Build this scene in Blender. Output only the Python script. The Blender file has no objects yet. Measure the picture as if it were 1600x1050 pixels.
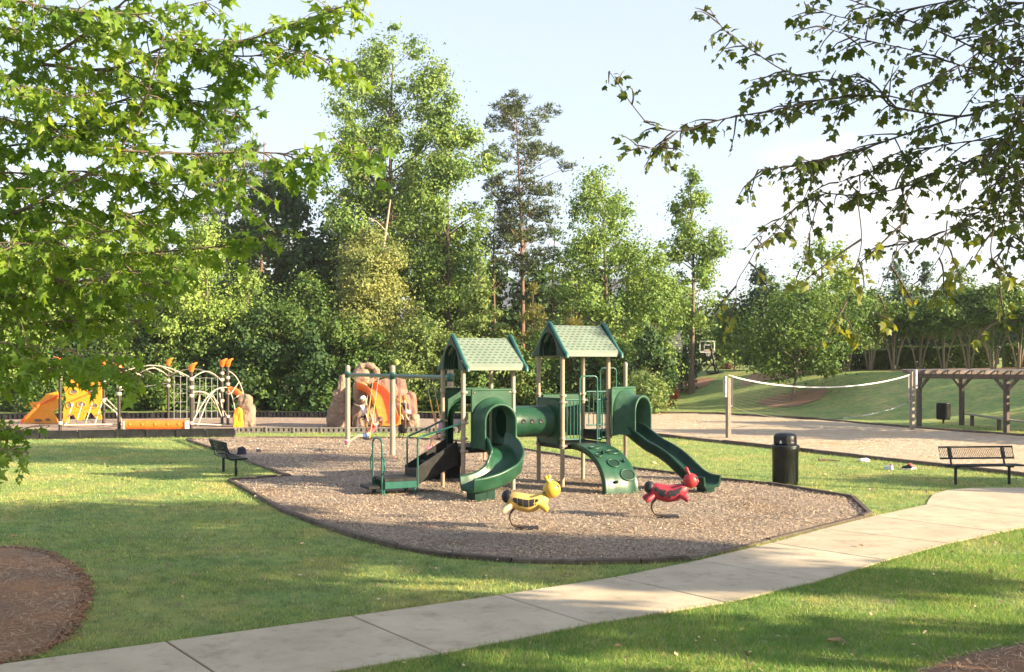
import bpy, math, random
import numpy as np
from mathutils import Vector, Matrix

random.seed(7)
RNG = np.random.default_rng(7)
SC = bpy.context.scene
COL = SC.collection
R = math.radians

# ------------------------------------------------------------------ camera, world, sun, exposure
CAM_H = 2.8
cam_d = bpy.data.cameras.new('camera')
cam_d.sensor_width = 36.0
cam_d.lens = 1650 / 1600 * 36.0
cam_d.shift_y = 45 / 1600
cam_d.clip_start = 0.1
cam_d.clip_end = 3000
cam = bpy.data.objects.new('camera', cam_d)
cam.location = (0, 0, CAM_H)
cam.rotation_euler = (R(90), 0, 0)
COL.objects.link(cam)
SC.camera = cam

SUN_EL = R(18.5)
SUN_AZ = R(111)                      # clockwise from +Y (the view direction)
SUN_DIR = Vector((math.sin(SUN_AZ) * math.cos(SUN_EL), math.cos(SUN_AZ) * math.cos(SUN_EL), math.sin(SUN_EL)))
world = bpy.data.worlds.new('World')
SC.world = world
world.use_nodes = True
nt = world.node_tree
nt.nodes.clear()
w_out = nt.nodes.new('ShaderNodeOutputWorld')
bg = nt.nodes.new('ShaderNodeBackground')
bg.inputs['Strength'].default_value = 0.115
bg2 = nt.nodes.new('ShaderNodeBackground')          # pale veil and cumulus cloud
bg2.inputs['Color'].default_value = (0.81, 0.86, 1.0, 1)
bg2.inputs['Strength'].default_value = 0.162
bg3 = nt.nodes.new('ShaderNodeBackground')
bg3.inputs['Color'].default_value = (1.0, 0.985, 0.97, 1)
bg3.inputs['Strength'].default_value = 0.225
sky = nt.nodes.new('ShaderNodeTexSky')
sky.sky_type = 'NISHITA'
sky.sun_disc = False
sky.sun_elevation = SUN_EL
sky.sun_rotation = SUN_AZ
sky.altitude = 200
sky.air_density = 1.0
sky.dust_density = 1.5
sky.ozone_density = 1.0
nt.links.new(sky.outputs[0], bg.inputs['Color'])
m1 = nt.nodes.new('ShaderNodeMixShader')
m1.inputs[0].default_value = 0.80
nt.links.new(bg.outputs[0], m1.inputs[1])
nt.links.new(bg2.outputs[0], m1.inputs[2])
tc = nt.nodes.new('ShaderNodeTexCoord')
mp = nt.nodes.new('ShaderNodeMapping')
mp.inputs['Scale'].default_value = (1.0, 1.0, 2.6)
mp.inputs['Location'].default_value = (0.35, 0.1, 0.25)
nt.links.new(tc.outputs['Generated'], mp.inputs[0])
nz = nt.nodes.new('ShaderNodeTexNoise')
nz.inputs['Scale'].default_value = 2.6
nz.inputs['Detail'].default_value = 7
nz.inputs['Roughness'].default_value = 0.55
nt.links.new(mp.outputs[0], nz.inputs['Vector'])
sepw = nt.nodes.new('ShaderNodeSeparateXYZ')
nt.links.new(tc.outputs['Generated'], sepw.inputs[0])
# clouds gather low in the sky, all the way round the horizon
lowr = nt.nodes.new('ShaderNodeMapRange')
lowr.inputs['From Min'].default_value = 0.34
lowr.inputs['From Max'].default_value = 0.04
lowr.inputs['To Min'].default_value = -0.16
lowr.inputs['To Max'].default_value = 0.14
nt.links.new(sepw.outputs['Z'], lowr.inputs['Value'])
addw = nt.nodes.new('ShaderNodeMath'); addw.operation = 'ADD'
nt.links.new(nz.outputs['Fac'], addw.inputs[0]); nt.links.new(lowr.outputs[0], addw.inputs[1])
rw = nt.nodes.new('ShaderNodeMapRange')
rw.inputs['From Min'].default_value = 0.53
rw.inputs['From Max'].default_value = 0.66
nt.links.new(addw.outputs[0], rw.inputs['Value'])
m2 = nt.nodes.new('ShaderNodeMixShader')
nt.links.new(rw.outputs[0], m2.inputs[0])
nt.links.new(m1.outputs[0], m2.inputs[1])
nt.links.new(bg3.outputs[0], m2.inputs[2])
nt.links.new(m2.outputs[0], w_out.inputs['Surface'])

sun_d = bpy.data.lights.new('sun', 'SUN')
sun_d.energy = 3.3
sun_d.angle = R(0.6)
sun_d.color = (1.0, 0.82, 0.55)
sun = bpy.data.objects.new('sun', sun_d)
sun.rotation_euler = SUN_DIR.to_track_quat('Z', 'Y').to_euler()
sun.location = (40, -40, 40)
COL.objects.link(sun)

SC.view_settings.view_transform = 'Standard'
SC.view_settings.look = 'None'
SC.view_settings.gamma = 1.0
SC.view_settings.exposure = 2.5
SC.view_settings.use_curve_mapping = False
SC.cycles.max_bounces = 6
SC.cycles.diffuse_bounces = 3
SC.cycles.transparent_max_bounces = 4
SC.cycles.use_denoising = True

# ------------------------------------------------------------------ places
F_PX = 1650.0
HZ = 570.0

def sstep(t):
    t = np.clip(t, 0, 1)
    return t * t * (3 - 2 * t)

def hgt(X, Y):
    """terrain height: flat park, then a bank rising beyond the sand court"""
    X = np.asarray(X, float); Y = np.asarray(Y, float)
    d = (X - 11.8) * 0.916 + (Y - 60) * 0.4
    h = 2.4 * sstep((d - 3.5) / 12.5) + 0.02 * np.clip(d - 18, 0, 200)
    return h * sstep((X - 6) / 3)

def gp(px, py, z=0.0):
    """the point on the ground that the photograph shows at a pixel"""
    Y = 5.0
    prev = Y
    while Y < 250:
        X = (px - 800) * Y / F_PX
        zr = CAM_H - (py - HZ) * Y / F_PX
        if zr <= float(hgt(X, Y)) + z:
            break
        prev = Y
        Y += 0.25
    lo, hi = prev, Y
    for _ in range(20):
        m = (lo + hi) / 2
        X = (px - 800) * m / F_PX
        zr = CAM_H - (py - HZ) * m / F_PX
        if zr <= float(hgt(X, m)) + z: hi = m
        else: lo = m
    X = (px - 800) * hi / F_PX
    return Vector((X, hi, float(hgt(X, hi)) + z))

def at(px, py, Y):
    return Vector(((px - 800) * Y / F_PX, Y, CAM_H - (py - HZ) * Y / F_PX))

# ------------------------------------------------------------------ mesh helpers
class MB:
    def __init__(self):
        self.v = []; self.f = []; self.s = []
    def _add(self, vs, fs, smooth=False):
        o = len(self.v)
        self.v.extend([tuple(p) for p in vs])
        self.f.extend([tuple(i + o for i in f) for f in fs])
        self.s.extend([smooth] * len(fs))
        return self
    def box(self, c, s, rz=0.0, m=None, bev=0.0):
        hx, hy, hz = s[0] / 2, s[1] / 2, s[2] / 2
        b = min(bev, hx * .9, hy * .9, hz * .9)
        if b > 0:
            vs = []; fs = []
            idx = {}
            for sx in (-1, 1):
                for sy in (-1, 1):
                    for sz in (-1, 1):
                        for k, p in enumerate(((hx, hy - b, hz - b), (hx - b, hy, hz - b), (hx - b, hy - b, hz))):
                            idx[(sx, sy, sz, k)] = len(vs)
                            vs.append((sx * p[0], sy * p[1], sz * p[2]))
            I = lambda *a: idx[a]
            for s_ in (-1, 1):
                fs.append((I(s_, -1, -1, 0), I(s_, 1, -1, 0), I(s_, 1, 1, 0), I(s_, -1, 1, 0))[::s_])
                fs.append((I(-1, s_, -1, 1), I(-1, s_, 1, 1), I(1, s_, 1, 1), I(1, s_, -1, 1))[::s_])
                fs.append((I(-1, -1, s_, 2), I(1, -1, s_, 2), I(1, 1, s_, 2), I(-1, 1, s_, 2))[::s_])
            for a in (-1, 1):
                for c_ in (-1, 1):
                    fs.append((I(a, c_, -1, 0), I(a, c_, -1, 1), I(a, c_, 1, 1), I(a, c_, 1, 0)))
                    fs.append((I(a, -1, c_, 0), I(a, -1, c_, 2), I(a, 1, c_, 2), I(a, 1, c_, 0)))
                    fs.append((I(-1, a, c_, 1), I(-1, a, c_, 2), I(1, a, c_, 2), I(1, a, c_, 1)))
            for sx in (-1, 1):
                for sy in (-1, 1):
                    for sz in (-1, 1):
                        fs.append(tuple(I(sx, sy, sz, k) for k in range(3)))
        else:
            vs = [(sx * hx, sy * hy, sz * hz) for sx in (-1, 1) for sy in (-1, 1) for sz in (-1, 1)]
            fs = [(0, 1, 3, 2), (4, 6, 7, 5), (0, 4, 5, 1), (2, 3, 7, 6), (0, 2, 6, 4), (1, 5, 7, 3)]
        M = m if m is not None else Matrix.Rotation(rz, 3, 'Z')
        C = Vector(c)
        return self._add([M @ Vector(p) + C for p in vs], fs)
    def beam(self, a, b, w, h, up=(0, 0, 1), bev=0.0):
        a = Vector(a); b = Vector(b); d = b - a; L = d.length
        if L < 1e-6: return self
        x = d / L
        y = Vector(up).cross(x)
        if y.length < 1e-4: y = Vector((0, 1, 0)).cross(x)
        y.normalize(); z = x.cross(y)
        M = Matrix((x, y, z)).transposed()
        return self.box((a + b) / 2, (L, w, h), m=M, bev=bev)
    def tube(self, pts, r, n=8, caps=True, closed=False, smooth=True):
        pts = [Vector(p) for p in pts]
        k = len(pts)
        rs = r if hasattr(r, '__len__') else [r] * k
        T = []
        for i in range(k):
            if closed:
                d = pts[(i + 1) % k] - pts[i - 1]
            else:
                d = pts[min(i + 1, k - 1)] - pts[max(i - 1, 0)]
            T.append(d.normalized() if d.length > 1e-9 else Vector((0, 0, 1)))
        ref = Vector((0, 0, 1)) if abs(T[0].z) < 0.9 else Vector((1, 0, 0))
        nrm = (ref - T[0] * ref.dot(T[0])).normalized()
        vs = []
        for i in range(k):
            nrm = nrm - T[i] * nrm.dot(T[i])
            if nrm.length < 1e-6:
                nrm = T[i].orthogonal()
            nrm.normalize()
            bn = T[i].cross(nrm)
            for j in range(n):
                a = 2 * math.pi * j / n
                vs.append(pts[i] + (nrm * math.cos(a) + bn * math.sin(a)) * rs[i])
        fs = []
        for i in range(k if closed else k - 1):
            i2 = (i + 1) % k
            for j in range(n):
                j2 = (j + 1) % n
                fs.append((i * n + j, i * n + j2, i2 * n + j2, i2 * n + j))
        self._add(vs, fs, smooth)
        if caps and not closed:
            self._add([vs[j] for j in range(n)][::-1], [tuple(range(n))])
            self._add([vs[(k - 1) * n + j] for j in range(n)], [tuple(range(n))])
        return self
    def lathe(self, prof, c=(0, 0, 0), n=16, m=None, smooth=True):
        vs = []
        for (r, z) in prof:
            for j in range(n):
                a = 2 * math.pi * j / n
                vs.append(Vector((r * math.cos(a), r * math.sin(a), z)))
        C = Vector(c)
        vs = [(m @ p if m is not None else p) + C for p in vs]
        fs = []
        for i in range(len(prof) - 1):
            for j in range(n):
                j2 = (j + 1) % n
                fs.append((i * n + j, i * n + j2, (i + 1) * n + j2, (i + 1) * n + j))
        return self._add(vs, fs, smooth)
    def ell(self, c, r, n=12, k=8, m=None):
        prof = [(max(1e-4, math.sin(math.pi * i / k)), -math.cos(math.pi * i / k)) for i in range(k + 1)]
        S = Matrix.Diagonal(Vector(r if hasattr(r, '__len__') else (r, r, r)))
        M = (m @ S) if m is not None else S
        return self.lathe(prof, c, n, M)
    def prism(self, poly, vec, smooth=False):
        """extrude a planar polygon (3-D points) along vec"""
        n = len(poly)
        a = [Vector(p) for p in poly]; V = Vector(vec)
        vs = a + [p + V for p in a]
        fs = [tuple(range(n))[::-1], tuple(range(n, 2 * n))]
        fs += [(i, (i + 1) % n, n + (i + 1) % n, n + i) for i in range(n)]
        return self._add(vs, fs, smooth)
    def sweep(self, sections, closed_sec=True, caps=True, smooth=True):
        """loft between lists of points of equal length"""
        k = len(sections); n = len(sections[0])
        vs = [Vector(p) for s_ in sections for p in s_]
        fs = []
        for i in range(k - 1):
            for j in range(n if closed_sec else n - 1):
                j2 = (j + 1) % n
                fs.append((i * n + j, i * n + j2, (i + 1) * n + j2, (i + 1) * n + j))
        self._add(vs, fs, smooth)
        if caps and closed_sec:
            self._add([vs[j] for j in range(n)][::-1], [tuple(range(n))])
            self._add([vs[(k - 1) * n + j] for j in range(n)], [tuple(range(n))])
        return self
    def build(self, name, material, parent=None, world=True, auto=True):
        me = bpy.data.meshes.new(name)
        off = WL.get(parent.name, Vector()) if (parent is not None and world) else Vector()
        me.from_pydata([(p[0] - off[0], p[1] - off[1], p[2] - off[2]) for p in self.v], [], self.f)
        me.polygons.foreach_set('use_smooth', self.s)
        me.materials.append(material)
        me.update()
        return link(name, me, parent, off)

WL = {}
def link(name, data, parent=None, off=Vector()):
    o = bpy.data.objects.new(name, data)
    COL.objects.link(o)
    if parent is not None:
        o.parent = parent
    WL[o.name] = Vector(off)
    return o

def root(name, loc, label=None, cat=None, group=None, kind=None, rz=0.0, local=False):
    """an Empty at a thing's base; with local=True its parts are given in its own frame"""
    o = bpy.data.objects.new(name, None)
    COL.objects.link(o)
    o.location = loc
    o.rotation_euler = (0, 0, rz)
    o.empty_display_size = 0.2
    WL[o.name] = Vector() if local else Vector(loc)
    tag(o, label, cat, group, kind)
    return o

def tag(o, label=None, cat=None, group=None, kind=None):
    if label: o['label'] = label
    if cat: o['category'] = cat
    if group: o['group'] = group
    if kind: o['kind'] = kind
    return o

def solo(mb, name, material, loc, label=None, cat=None, group=None, kind=None):
    """a thing that is one mesh, origin at its base"""
    me = bpy.data.meshes.new(name)
    me.from_pydata([(p[0] - loc[0], p[1] - loc[1], p[2] - loc[2]) for p in mb.v], [], mb.f)
    me.polygons.foreach_set('use_smooth', mb.s)
    me.materials.append(material)
    o = link(name, me)
    o.location = loc
    return tag(o, label, cat, group, kind)

def copy_tree(o, parent=None):
    c = o.copy()
    COL.objects.link(c)
    c.parent = parent
    WL[c.name] = Vector()
    for ch in [x for x in bpy.data.objects if x.parent == o]:
        copy_tree(ch, c)
    return c

def np_mesh(name, verts, faces, material, parent=None, off=(0, 0, 0), smooth=False):
    """verts (n,3) and faces (m,k) arrays -> one mesh object"""
    verts = np.asarray(verts, np.float32) - np.asarray(off, np.float32)
    faces = np.asarray(faces, np.int32)
    m, k = faces.shape
    me = bpy.data.meshes.new(name)
    me.vertices.add(len(verts)); me.vertices.foreach_set('co', verts.ravel())
    me.loops.add(m * k); me.loops.foreach_set('vertex_index', faces.ravel())
    me.polygons.add(m)
    me.polygons.foreach_set('loop_start', np.arange(0, m * k, k, dtype=np.int32))
    me.polygons.foreach_set('loop_total', np.full(m, k, np.int32))
    me.polygons.foreach_set('use_smooth', np.full(m, smooth))
    me.materials.append(material)
    me.update(calc_edges=True)
    o = link(name, me, parent, off)
    return o

def bez(pts, n=8):
    """Catmull-Rom through points"""
    P = [Vector(p) for p in pts]
    P = [P[0] * 2 - P[1]] + P + [P[-1] * 2 - P[-2]]
    out = []
    for i in range(1, len(P) - 2):
        for k in range(n):
            t = k / n
            a, b, c, d = P[i - 1], P[i], P[i + 1], P[i + 2]
            out.append(0.5 * ((2 * b) + (c - a) * t + (2 * a - 5 * b + 4 * c - d) * t * t + (3 * b - a - 3 * c + d) * t ** 3))
    out.append(P[-2].copy())
    return out

# ------------------------------------------------------------------ materials
def newmat(name):
    m = bpy.data.materials.new(name)
    m.use_nodes = True
    t = m.node_tree
    t.nodes.clear()
    out = t.nodes.new('ShaderNodeOutputMaterial')
    p = t.nodes.new('ShaderNodeBsdfPrincipled')
    t.links.new(p.outputs[0], out.inputs[0])
    return m, t, p, out

def N(t, kind, **kw):
    n = t.nodes.new(kind)
    for k, v in kw.items():
        if k in n.inputs: n.inputs[k].default_value = v
        else: setattr(n, k, v)
    return n

def ramp(t, fac, stops):
    r = t.nodes.new('ShaderNodeValToRGB')
    e = r.color_ramp.elements
    while len(e) < len(stops): e.new(0.5)
    for i, (p, c) in enumerate(stops):
        e[i].position = p
        e[i].color = (c[0], c[1], c[2], 1)
    t.links.new(fac, r.inputs[0])
    return r.outputs[0]

def mixc(t, a, b, fac, mode='MIX'):
    m = t.nodes.new('ShaderNodeMix')
    m.data_type = 'RGBA'; m.blend_type = mode
    for sock, v in ((m.inputs[0], fac), (m.inputs[6], a), (m.inputs[7], b)):
        if hasattr(v, 'is_linked'): t.links.new(v, sock)
        elif isinstance(v, tuple): sock.default_value = (v[0], v[1], v[2], 1)
        else: sock.default_value = v
    return m.outputs[2]

def noise(t, scale, detail=4, rough=0.55, vec=None, stretch=None):
    n = N(t, 'ShaderNodeTexNoise', Scale=scale, Detail=detail, Roughness=rough)
    if vec is None:
        vec = t.nodes.new('ShaderNodeNewGeometry').outputs['Position']
    if stretch:
        mpn = t.nodes.new('ShaderNodeMapping')
        mpn.inputs['Scale'].default_value = stretch
        t.links.new(vec, mpn.inputs[0]); vec = mpn.outputs[0]
    t.links.new(vec, n.inputs['Vector'])
    return n.outputs['Fac']

def bump(t, p, h, strength=0.3, dist=0.02):
    b = N(t, 'ShaderNodeBump', Strength=strength, Distance=dist)
    t.links.new(h, b.inputs['Height'])
    t.links.new(b.outputs[0], p.inputs['Normal'])

def objc(t):
    return t.nodes.new('ShaderNodeTexCoord').outputs['Object']

def simple(name, col, rough=0.4, var=0.12, scale=6.0, metallic=0.0, spec=0.5, b=0.05, dirt=0.15):
    m, t, p, o = newmat(name)
    v = objc(t)
    n = noise(t, scale, 5, 0.6, v)
    dark = tuple(c * (1 - var) for c in col)
    lite = tuple(min(1, c * (1 + var) + 0.01) for c in col)
    c = ramp(t, n, [(0.3, dark), (0.7, lite)])
    if dirt:
        n2 = noise(t, scale * 0.35, 6, 0.7, v)
        f = ramp(t, n2, [(0.52, (0, 0, 0)), (0.75, (dirt, dirt, dirt))])
        c = mixc(t, c, (0.16, 0.13, 0.10), f)
    t.links.new(c, p.inputs['Base Color'])
    n3 = noise(t, scale * 4, 4, 0.6, v)
    rr = N(t, 'ShaderNodeMapRange')
    rr.inputs['To Min'].default_value = max(0.05, rough - 0.1)
    rr.inputs['To Max'].default_value = min(1, rough + 0.14)
    t.links.new(n3, rr.inputs['Value'])
    t.links.new(rr.outputs[0], p.inputs['Roughness'])
    p.inputs['Metallic'].default_value = metallic
    p.inputs['Specular IOR Level'].default_value = spec
    if b:
        bump(t, p, noise(t, scale * 12, 3, 0.6, v), b, 0.01)
    return m

def wood(name, col, dark, rough=0.85, grain=(1, 1, 1)):
    m, t, p, o = newmat(name)
    v = objc(t)
    n = noise(t, 5, 6, 0.65, v, grain)
    c = ramp(t, n, [(0.25, dark), (0.5, col), (0.8, tuple(min(1, x * 1.35) for x in col))])
    oi = t.nodes.new('ShaderNodeObjectInfo')
    hs = N(t, 'ShaderNodeHueSaturation')
    mr = N(t, 'ShaderNodeMapRange'); mr.inputs['To Min'].default_value = 0.72; mr.inputs['To Max'].default_value = 1.2
    t.links.new(oi.outputs['Random'], mr.inputs['Value'])
    t.links.new(mr.outputs[0], hs.inputs['Value']); t.links.new(c, hs.inputs['Color'])
    t.links.new(hs.outputs[0], p.inputs['Base Color'])
    p.inputs['Roughness'].default_value = rough
    p.inputs['Specular IOR Level'].default_value = 0.2
    bump(t, p, noise(t, 22, 5, 0.7, v, grain), 0.5, 0.015)
    return m

def leafmat(name, c1, c2, c3, trans=0.4, rough=0.55, spec=0.25, tint=(1.25, 1.2, 0.55)):
    """leaf blades: each leaf its own shade, light passes through"""
    m, t, p, o = newmat(name)
    g = t.nodes.new('ShaderNodeNewGeometry')
    c = ramp(t, g.outputs['Random Per Island'], [(0.0, c1), (0.5, c2), (1.0, c3)])
    n = noise(t, 0.5, 3, 0.6)
    c = mixc(t, c, ramp(t, n, [(0.35, (0.72, 0.82, 0.8)), (0.65, (1.2, 1.12, 0.95))]), 1.0, 'MULTIPLY')
    t.links.new(c, p.inputs['Base Color'])
    p.inputs['Roughness'].default_value = rough
    p.inputs['Specular IOR Level'].default_value = spec
    tr = t.nodes.new('ShaderNodeBsdfTranslucent')
    t.links.new(mixc(t, c, tint, 1.0, 'MULTIPLY'), tr.inputs['Color'])
    mx = t.nodes.new('ShaderNodeMixShader')
    mx.inputs[0].default_value = trans
    t.links.new(p.outputs[0], mx.inputs[1]); t.links.new(tr.outputs[0], mx.inputs[2])
    t.links.new(mx.outputs[0], o.inputs[0])
    return m

def lawn_color(t):
    pos = t.nodes.new('ShaderNodeNewGeometry').outputs['Position']
    a = noise(t, 0.55, 6, 0.6, pos)
    b_ = noise(t, 3.2, 5, 0.65, pos)
    c = ramp(t, a, [(0.3, (0.1761, 0.2698, 0.0956)), (0.5, (0.2464, 0.3146, 0.1043)), (0.7, (0.3754, 0.3505, 0.1347))])
    d = ramp(t, b_, [(0.33, (0.62, 0.7, 0.7)), (0.5, (1.0, 1.0, 1.0)), (0.72, (1.32, 1.18, 1.05))])
    c = mixc(t, c, d, 1.0, 'MULTIPLY')
    s = noise(t, 1.7, 6, 0.75, pos)
    f = ramp(t, s, [(0.53, (0, 0, 0)), (0.70, (0.70, 0.70, 0.70))])
    return mixc(t, c, (0.3120, 0.2574, 0.1435), f), pos

M = {}
# ground
m, t, p, o = newmat('lawn')
c, pos = lawn_color(t)
t.links.new(c, p.inputs['Base Color'])
p.inputs['Roughness'].default_value = 0.9
p.inputs['Specular IOR Level'].default_value = 0.1
bump(t, p, noise(t, 45, 5, 0.75, pos, (1, 0.6, 1)), 0.9, 0.03)
M['lawn'] = m
m, t, p, o = newmat('grass_blades')
c, pos = lawn_color(t)
g = t.nodes.new('ShaderNodeNewGeometry')
rb = ramp(t, g.outputs['Random Per Island'], [(0.0, (0.6, 0.72, 0.6)), (0.55, (1.1, 1.15, 1.0)), (0.88, (1.55, 1.4, 1.2)), (1.0, (2.7, 2.1, 2.4))])
c = mixc(t, c, rb, 1.0, 'MULTIPLY')
t.links.new(c, p.inputs['Base Color'])
p.inputs['Roughness'].default_value = 0.55
p.inputs['Specular IOR Level'].default_value = 0.25
tr = t.nodes.new('ShaderNodeBsdfTranslucent'); t.links.new(c, tr.inputs['Color'])
mx = t.nodes.new('ShaderNodeMixShader'); mx.inputs[0].default_value = 0.35
t.links.new(p.outputs[0], mx.inputs[1]); t.links.new(tr.outputs[0], mx.inputs[2]); t.links.new(mx.outputs[0], o.inputs[0])
M['blade'] = m
M['straw_blade'] = leafmat('dry_grass', (0.44, 0.40, 0.16), (0.34, 0.36, 0.11), (0.52, 0.46, 0.22), 0.35, tint=(1.1, 1.05, .8))
M['lush_blade'] = leafmat('lush_grass', (0.1129, 0.2340, 0.0506), (0.1528, 0.2973, 0.0633), (0.2191, 0.3479, 0.0822), 0.35, tint=(1.5274, 1.3915, 0.8855))
m, t, p, o = newmat('mulch')
pos = t.nodes.new('ShaderNodeNewGeometry').outputs['Position']
vo = N(t, 'ShaderNodeTexVoronoi', Scale=26.0); vo.inputs['Randomness'].default_value = 1.0
t.links.new(pos, vo.inputs['Vector'])
a = noise(t, 34, 5, 0.8, pos)
c = ramp(t, a, [(0.25, (0.2120, 0.1612, 0.1328)), (0.45, (0.3323, 0.2624, 0.2149)), (0.62, (0.4241, 0.3416, 0.2855)), (0.8, (0.5655, 0.4646, 0.3850))])
sx = t.nodes.new('ShaderNodeSeparateColor'); t.links.new(vo.outputs['Color'], sx.inputs[0])
c = mixc(t, c, ramp(t, sx.outputs[0], [(0.0, (0.6, 0.6, 0.62)), (1.0, (1.3, 1.26, 1.2))]), 1.0, 'MULTIPLY')
b2 = noise(t, 0.7, 5, 0.65, pos)
c = mixc(t, c, ramp(t, b2, [(0.3, (0.80, 0.70, 0.60)), (0.5, (1, 1, 1)), (0.7, (1.06, 1.06, 1.08))]), 1.0, 'MULTIPLY')
t.links.new(c, p.inputs['Base Color'])
p.inputs['Roughness'].default_value = 0.95; p.inputs['Specular IOR Level'].default_value = 0.1
bump(t, p, a, 1.0, 0.05)
M['mulch'] = m
M['chip'] = leafmat('wood_chip', (0.2480, 0.1917, 0.1525), (0.3857, 0.3129, 0.2587), (0.5509, 0.4528, 0.3687), 0.0, 0.9, 0.1)
m, t, p, o = newmat('bed_mulch')
pos = t.nodes.new('ShaderNodeNewGeometry').outputs['Position']
a = noise(t, 30, 6, 0.8, pos, (1, 2.2, 1))
c = ramp(t, a, [(0.25, (0.1658, 0.1149, 0.0868)), (0.5, (0.3822, 0.2586, 0.1821)), (0.75, (0.6370, 0.4429, 0.3035))])
b2 = noise(t, 1.1, 5, 0.6, pos)
c = mixc(t, c, ramp(t, b2, [(0.35, (0.85, 0.85, 0.88)), (0.68, (1.30, 1.0, 0.80))]), 1.0, 'MULTIPLY')  # warm patches paint sunlit spots into the bed colour
t.links.new(c, p.inputs['Base Color']); p.inputs['Roughness'].default_value = 0.95
p.inputs['Specular IOR Level'].default_value = 0.1
bump(t, p, a, 1.0, 0.04)
M['bed'] = m
M['straw'] = leafmat('pine_straw', (0.2200, 0.1535, 0.1196), (0.4180, 0.2878, 0.2104), (0.7040, 0.5115, 0.3816), 0.0, 0.85, 0.1)
m, t, p, o = newmat('sand')
pos = t.nodes.new('ShaderNodeNewGeometry').outputs['Position']
a = noise(t, 2.2, 7, 0.72, pos)
c = ramp(t, a, [(0.28, (0.3316, 0.2327, 0.1533)), (0.5, (0.4686, 0.3780, 0.2723)), (0.72, (0.5487, 0.4652, 0.3556))])
b2 = noise(t, 0.5, 4, 0.6, pos, (1, 1, 1))
c = mixc(t, c, ramp(t, b2, [(0.55, (1, 1, 1)), (0.72, (1.0, 0.80, 0.60))]), 1.0, 'MULTIPLY')
t.links.new(c, p.inputs['Base Color']); p.inputs['Roughness'].default_value = 0.95
p.inputs['Specular IOR Level'].default_value = 0.1
bump(t, p, noise(t, 5, 5, 0.65, pos), 1.0, 0.12)
M['sand'] = m
m, t, p, o = newmat('concrete')
pos = t.nodes.new('ShaderNodeNewGeometry').outputs['Position']
a = noise(t, 1.2, 7, 0.65, pos)
c = ramp(t, a, [(0.3, (0.3966, 0.3283, 0.2413)), (0.5, (0.4847, 0.4054, 0.3016)), (0.7, (0.5553, 0.4710, 0.3562))])
f = noise(t, 90, 4, 0.8, pos)
c = mixc(t, c, ramp(t, f, [(0.3, (0.78, 0.78, 0.78)), (0.5, (1, 1, 1)), (0.7, (1.12, 1.12, 1.12))]), 1.0, 'MULTIPLY')
s = noise(t, 2.6, 6, 0.75, pos)
c = mixc(t, c, (0.17, 0.112, 0.066), ramp(t, s, [(0.52, (0, 0, 0)), (0.72, (0.45, 0.45, 0.45))]))
oi = t.nodes.new('ShaderNodeObjectInfo')
c = mixc(t, c, ramp(t, oi.outputs['Random'], [(0, (0.93, 0.93, 0.93)), (1, (1.05, 1.05, 1.04))]), 1.0, 'MULTIPLY')
t.links.new(c, p.inputs['Base Color']); p.inputs['Roughness'].default_value = 0.88
p.inputs['Specular IOR Level'].default_value = 0.25
w_ = N(t, 'ShaderNodeTexWave', Scale=38.0, Distortion=2.5, Detail=3.0)
mpw = t.nodes.new('ShaderNodeMapping'); mpw.inputs['Rotation'].default_value = (0, 0, .53); t.links.new(pos, mpw.inputs[0]); t.links.new(mpw.outputs[0], w_.inputs['Vector'])
hh_ = t.nodes.new('ShaderNodeMath'); hh_.operation = 'ADD'; t.links.new(f, hh_.inputs[0]); t.links.new(w_.outputs['Fac'], hh_.inputs[1])
bump(t, p, hh_.outputs[0], 0.35, 0.006)
M['concrete'] = m
# timber and bark
M['timber'] = wood('weathered_timber', (0.1265, 0.0981, 0.0791), (0.0538, 0.0392, 0.0316))
M['post_wood'] = wood('grey_post', (0.2465, 0.2167, 0.1827), (0.1360, 0.1105, 0.0850), grain=(6, 6, 0.8))
M['pergola'] = wood('pergola_wood', (0.135, 0.108, 0.095), (0.07, 0.054, 0.047), grain=(3, 3, 1))
M['pale_wood'] = wood('pale_timber', (0.50, 0.45, 0.40), (0.33, 0.28, 0.24), grain=(3, 3, 1))
M['bark'] = wood('grey_bark', (0.165, 0.125, 0.095), (0.06, 0.045, 0.036), grain=(5, 5, 0.9))
M['bark_dark'] = wood('dark_bark', (0.075, 0.058, 0.048), (0.03, 0.024, 0.02), grain=(5, 5, 0.9))
M['bark_pale'] = wood('smooth_tan_bark', (0.2940, 0.2310, 0.1750), (0.1820, 0.1330, 0.0980), grain=(4, 4, 0.7))
M['bark_pine'] = wood('pine_bark', (0.16, 0.098, 0.075), (0.065, 0.042, 0.034), grain=(5, 5, 1.2))
# play equipment
M['green'] = simple('green_plastic', (0.0093, 0.0585, 0.0290), 0.34, 0.24, 3, spec=0.38, b=0.04, dirt=0.12)
M['green_dark'] = simple('dark_green_plastic', (0.0061, 0.0337, 0.0224), 0.38, 0.24, 3, spec=0.18, b=0.04, dirt=0.06)
M['green_panel'] = simple('mid_green_plastic', (0.0187, 0.0725, 0.0398), 0.42, 0.24, 3, spec=0.28, b=0.04, dirt=0.12)
M['sage'] = simple('sage_plastic', (0.1610, 0.1958, 0.1523), 0.5, 0.08, 3, b=0.05, dirt=0.22)
M['hollow'] = simple('shadow_green', (0.006, 0.030, 0.020), 0.6, 0.1, 3, spec=0.15, b=0, dirt=0)
M['slot'] = simple('slot_green', (0.045, 0.115, 0.075), 0.6, 0.08, 3, b=0, dirt=0)
M['teal_metal'] = simple('teal_painted_steel', (0.0084, 0.0875, 0.0665), 0.32, 0.10, 5, b=0.02, dirt=0.10)
M['tan_metal'] = simple('tan_painted_steel', (0.3116, 0.2553, 0.1856), 0.42, 0.08, 3, b=0.02, dirt=0.18)
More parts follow.
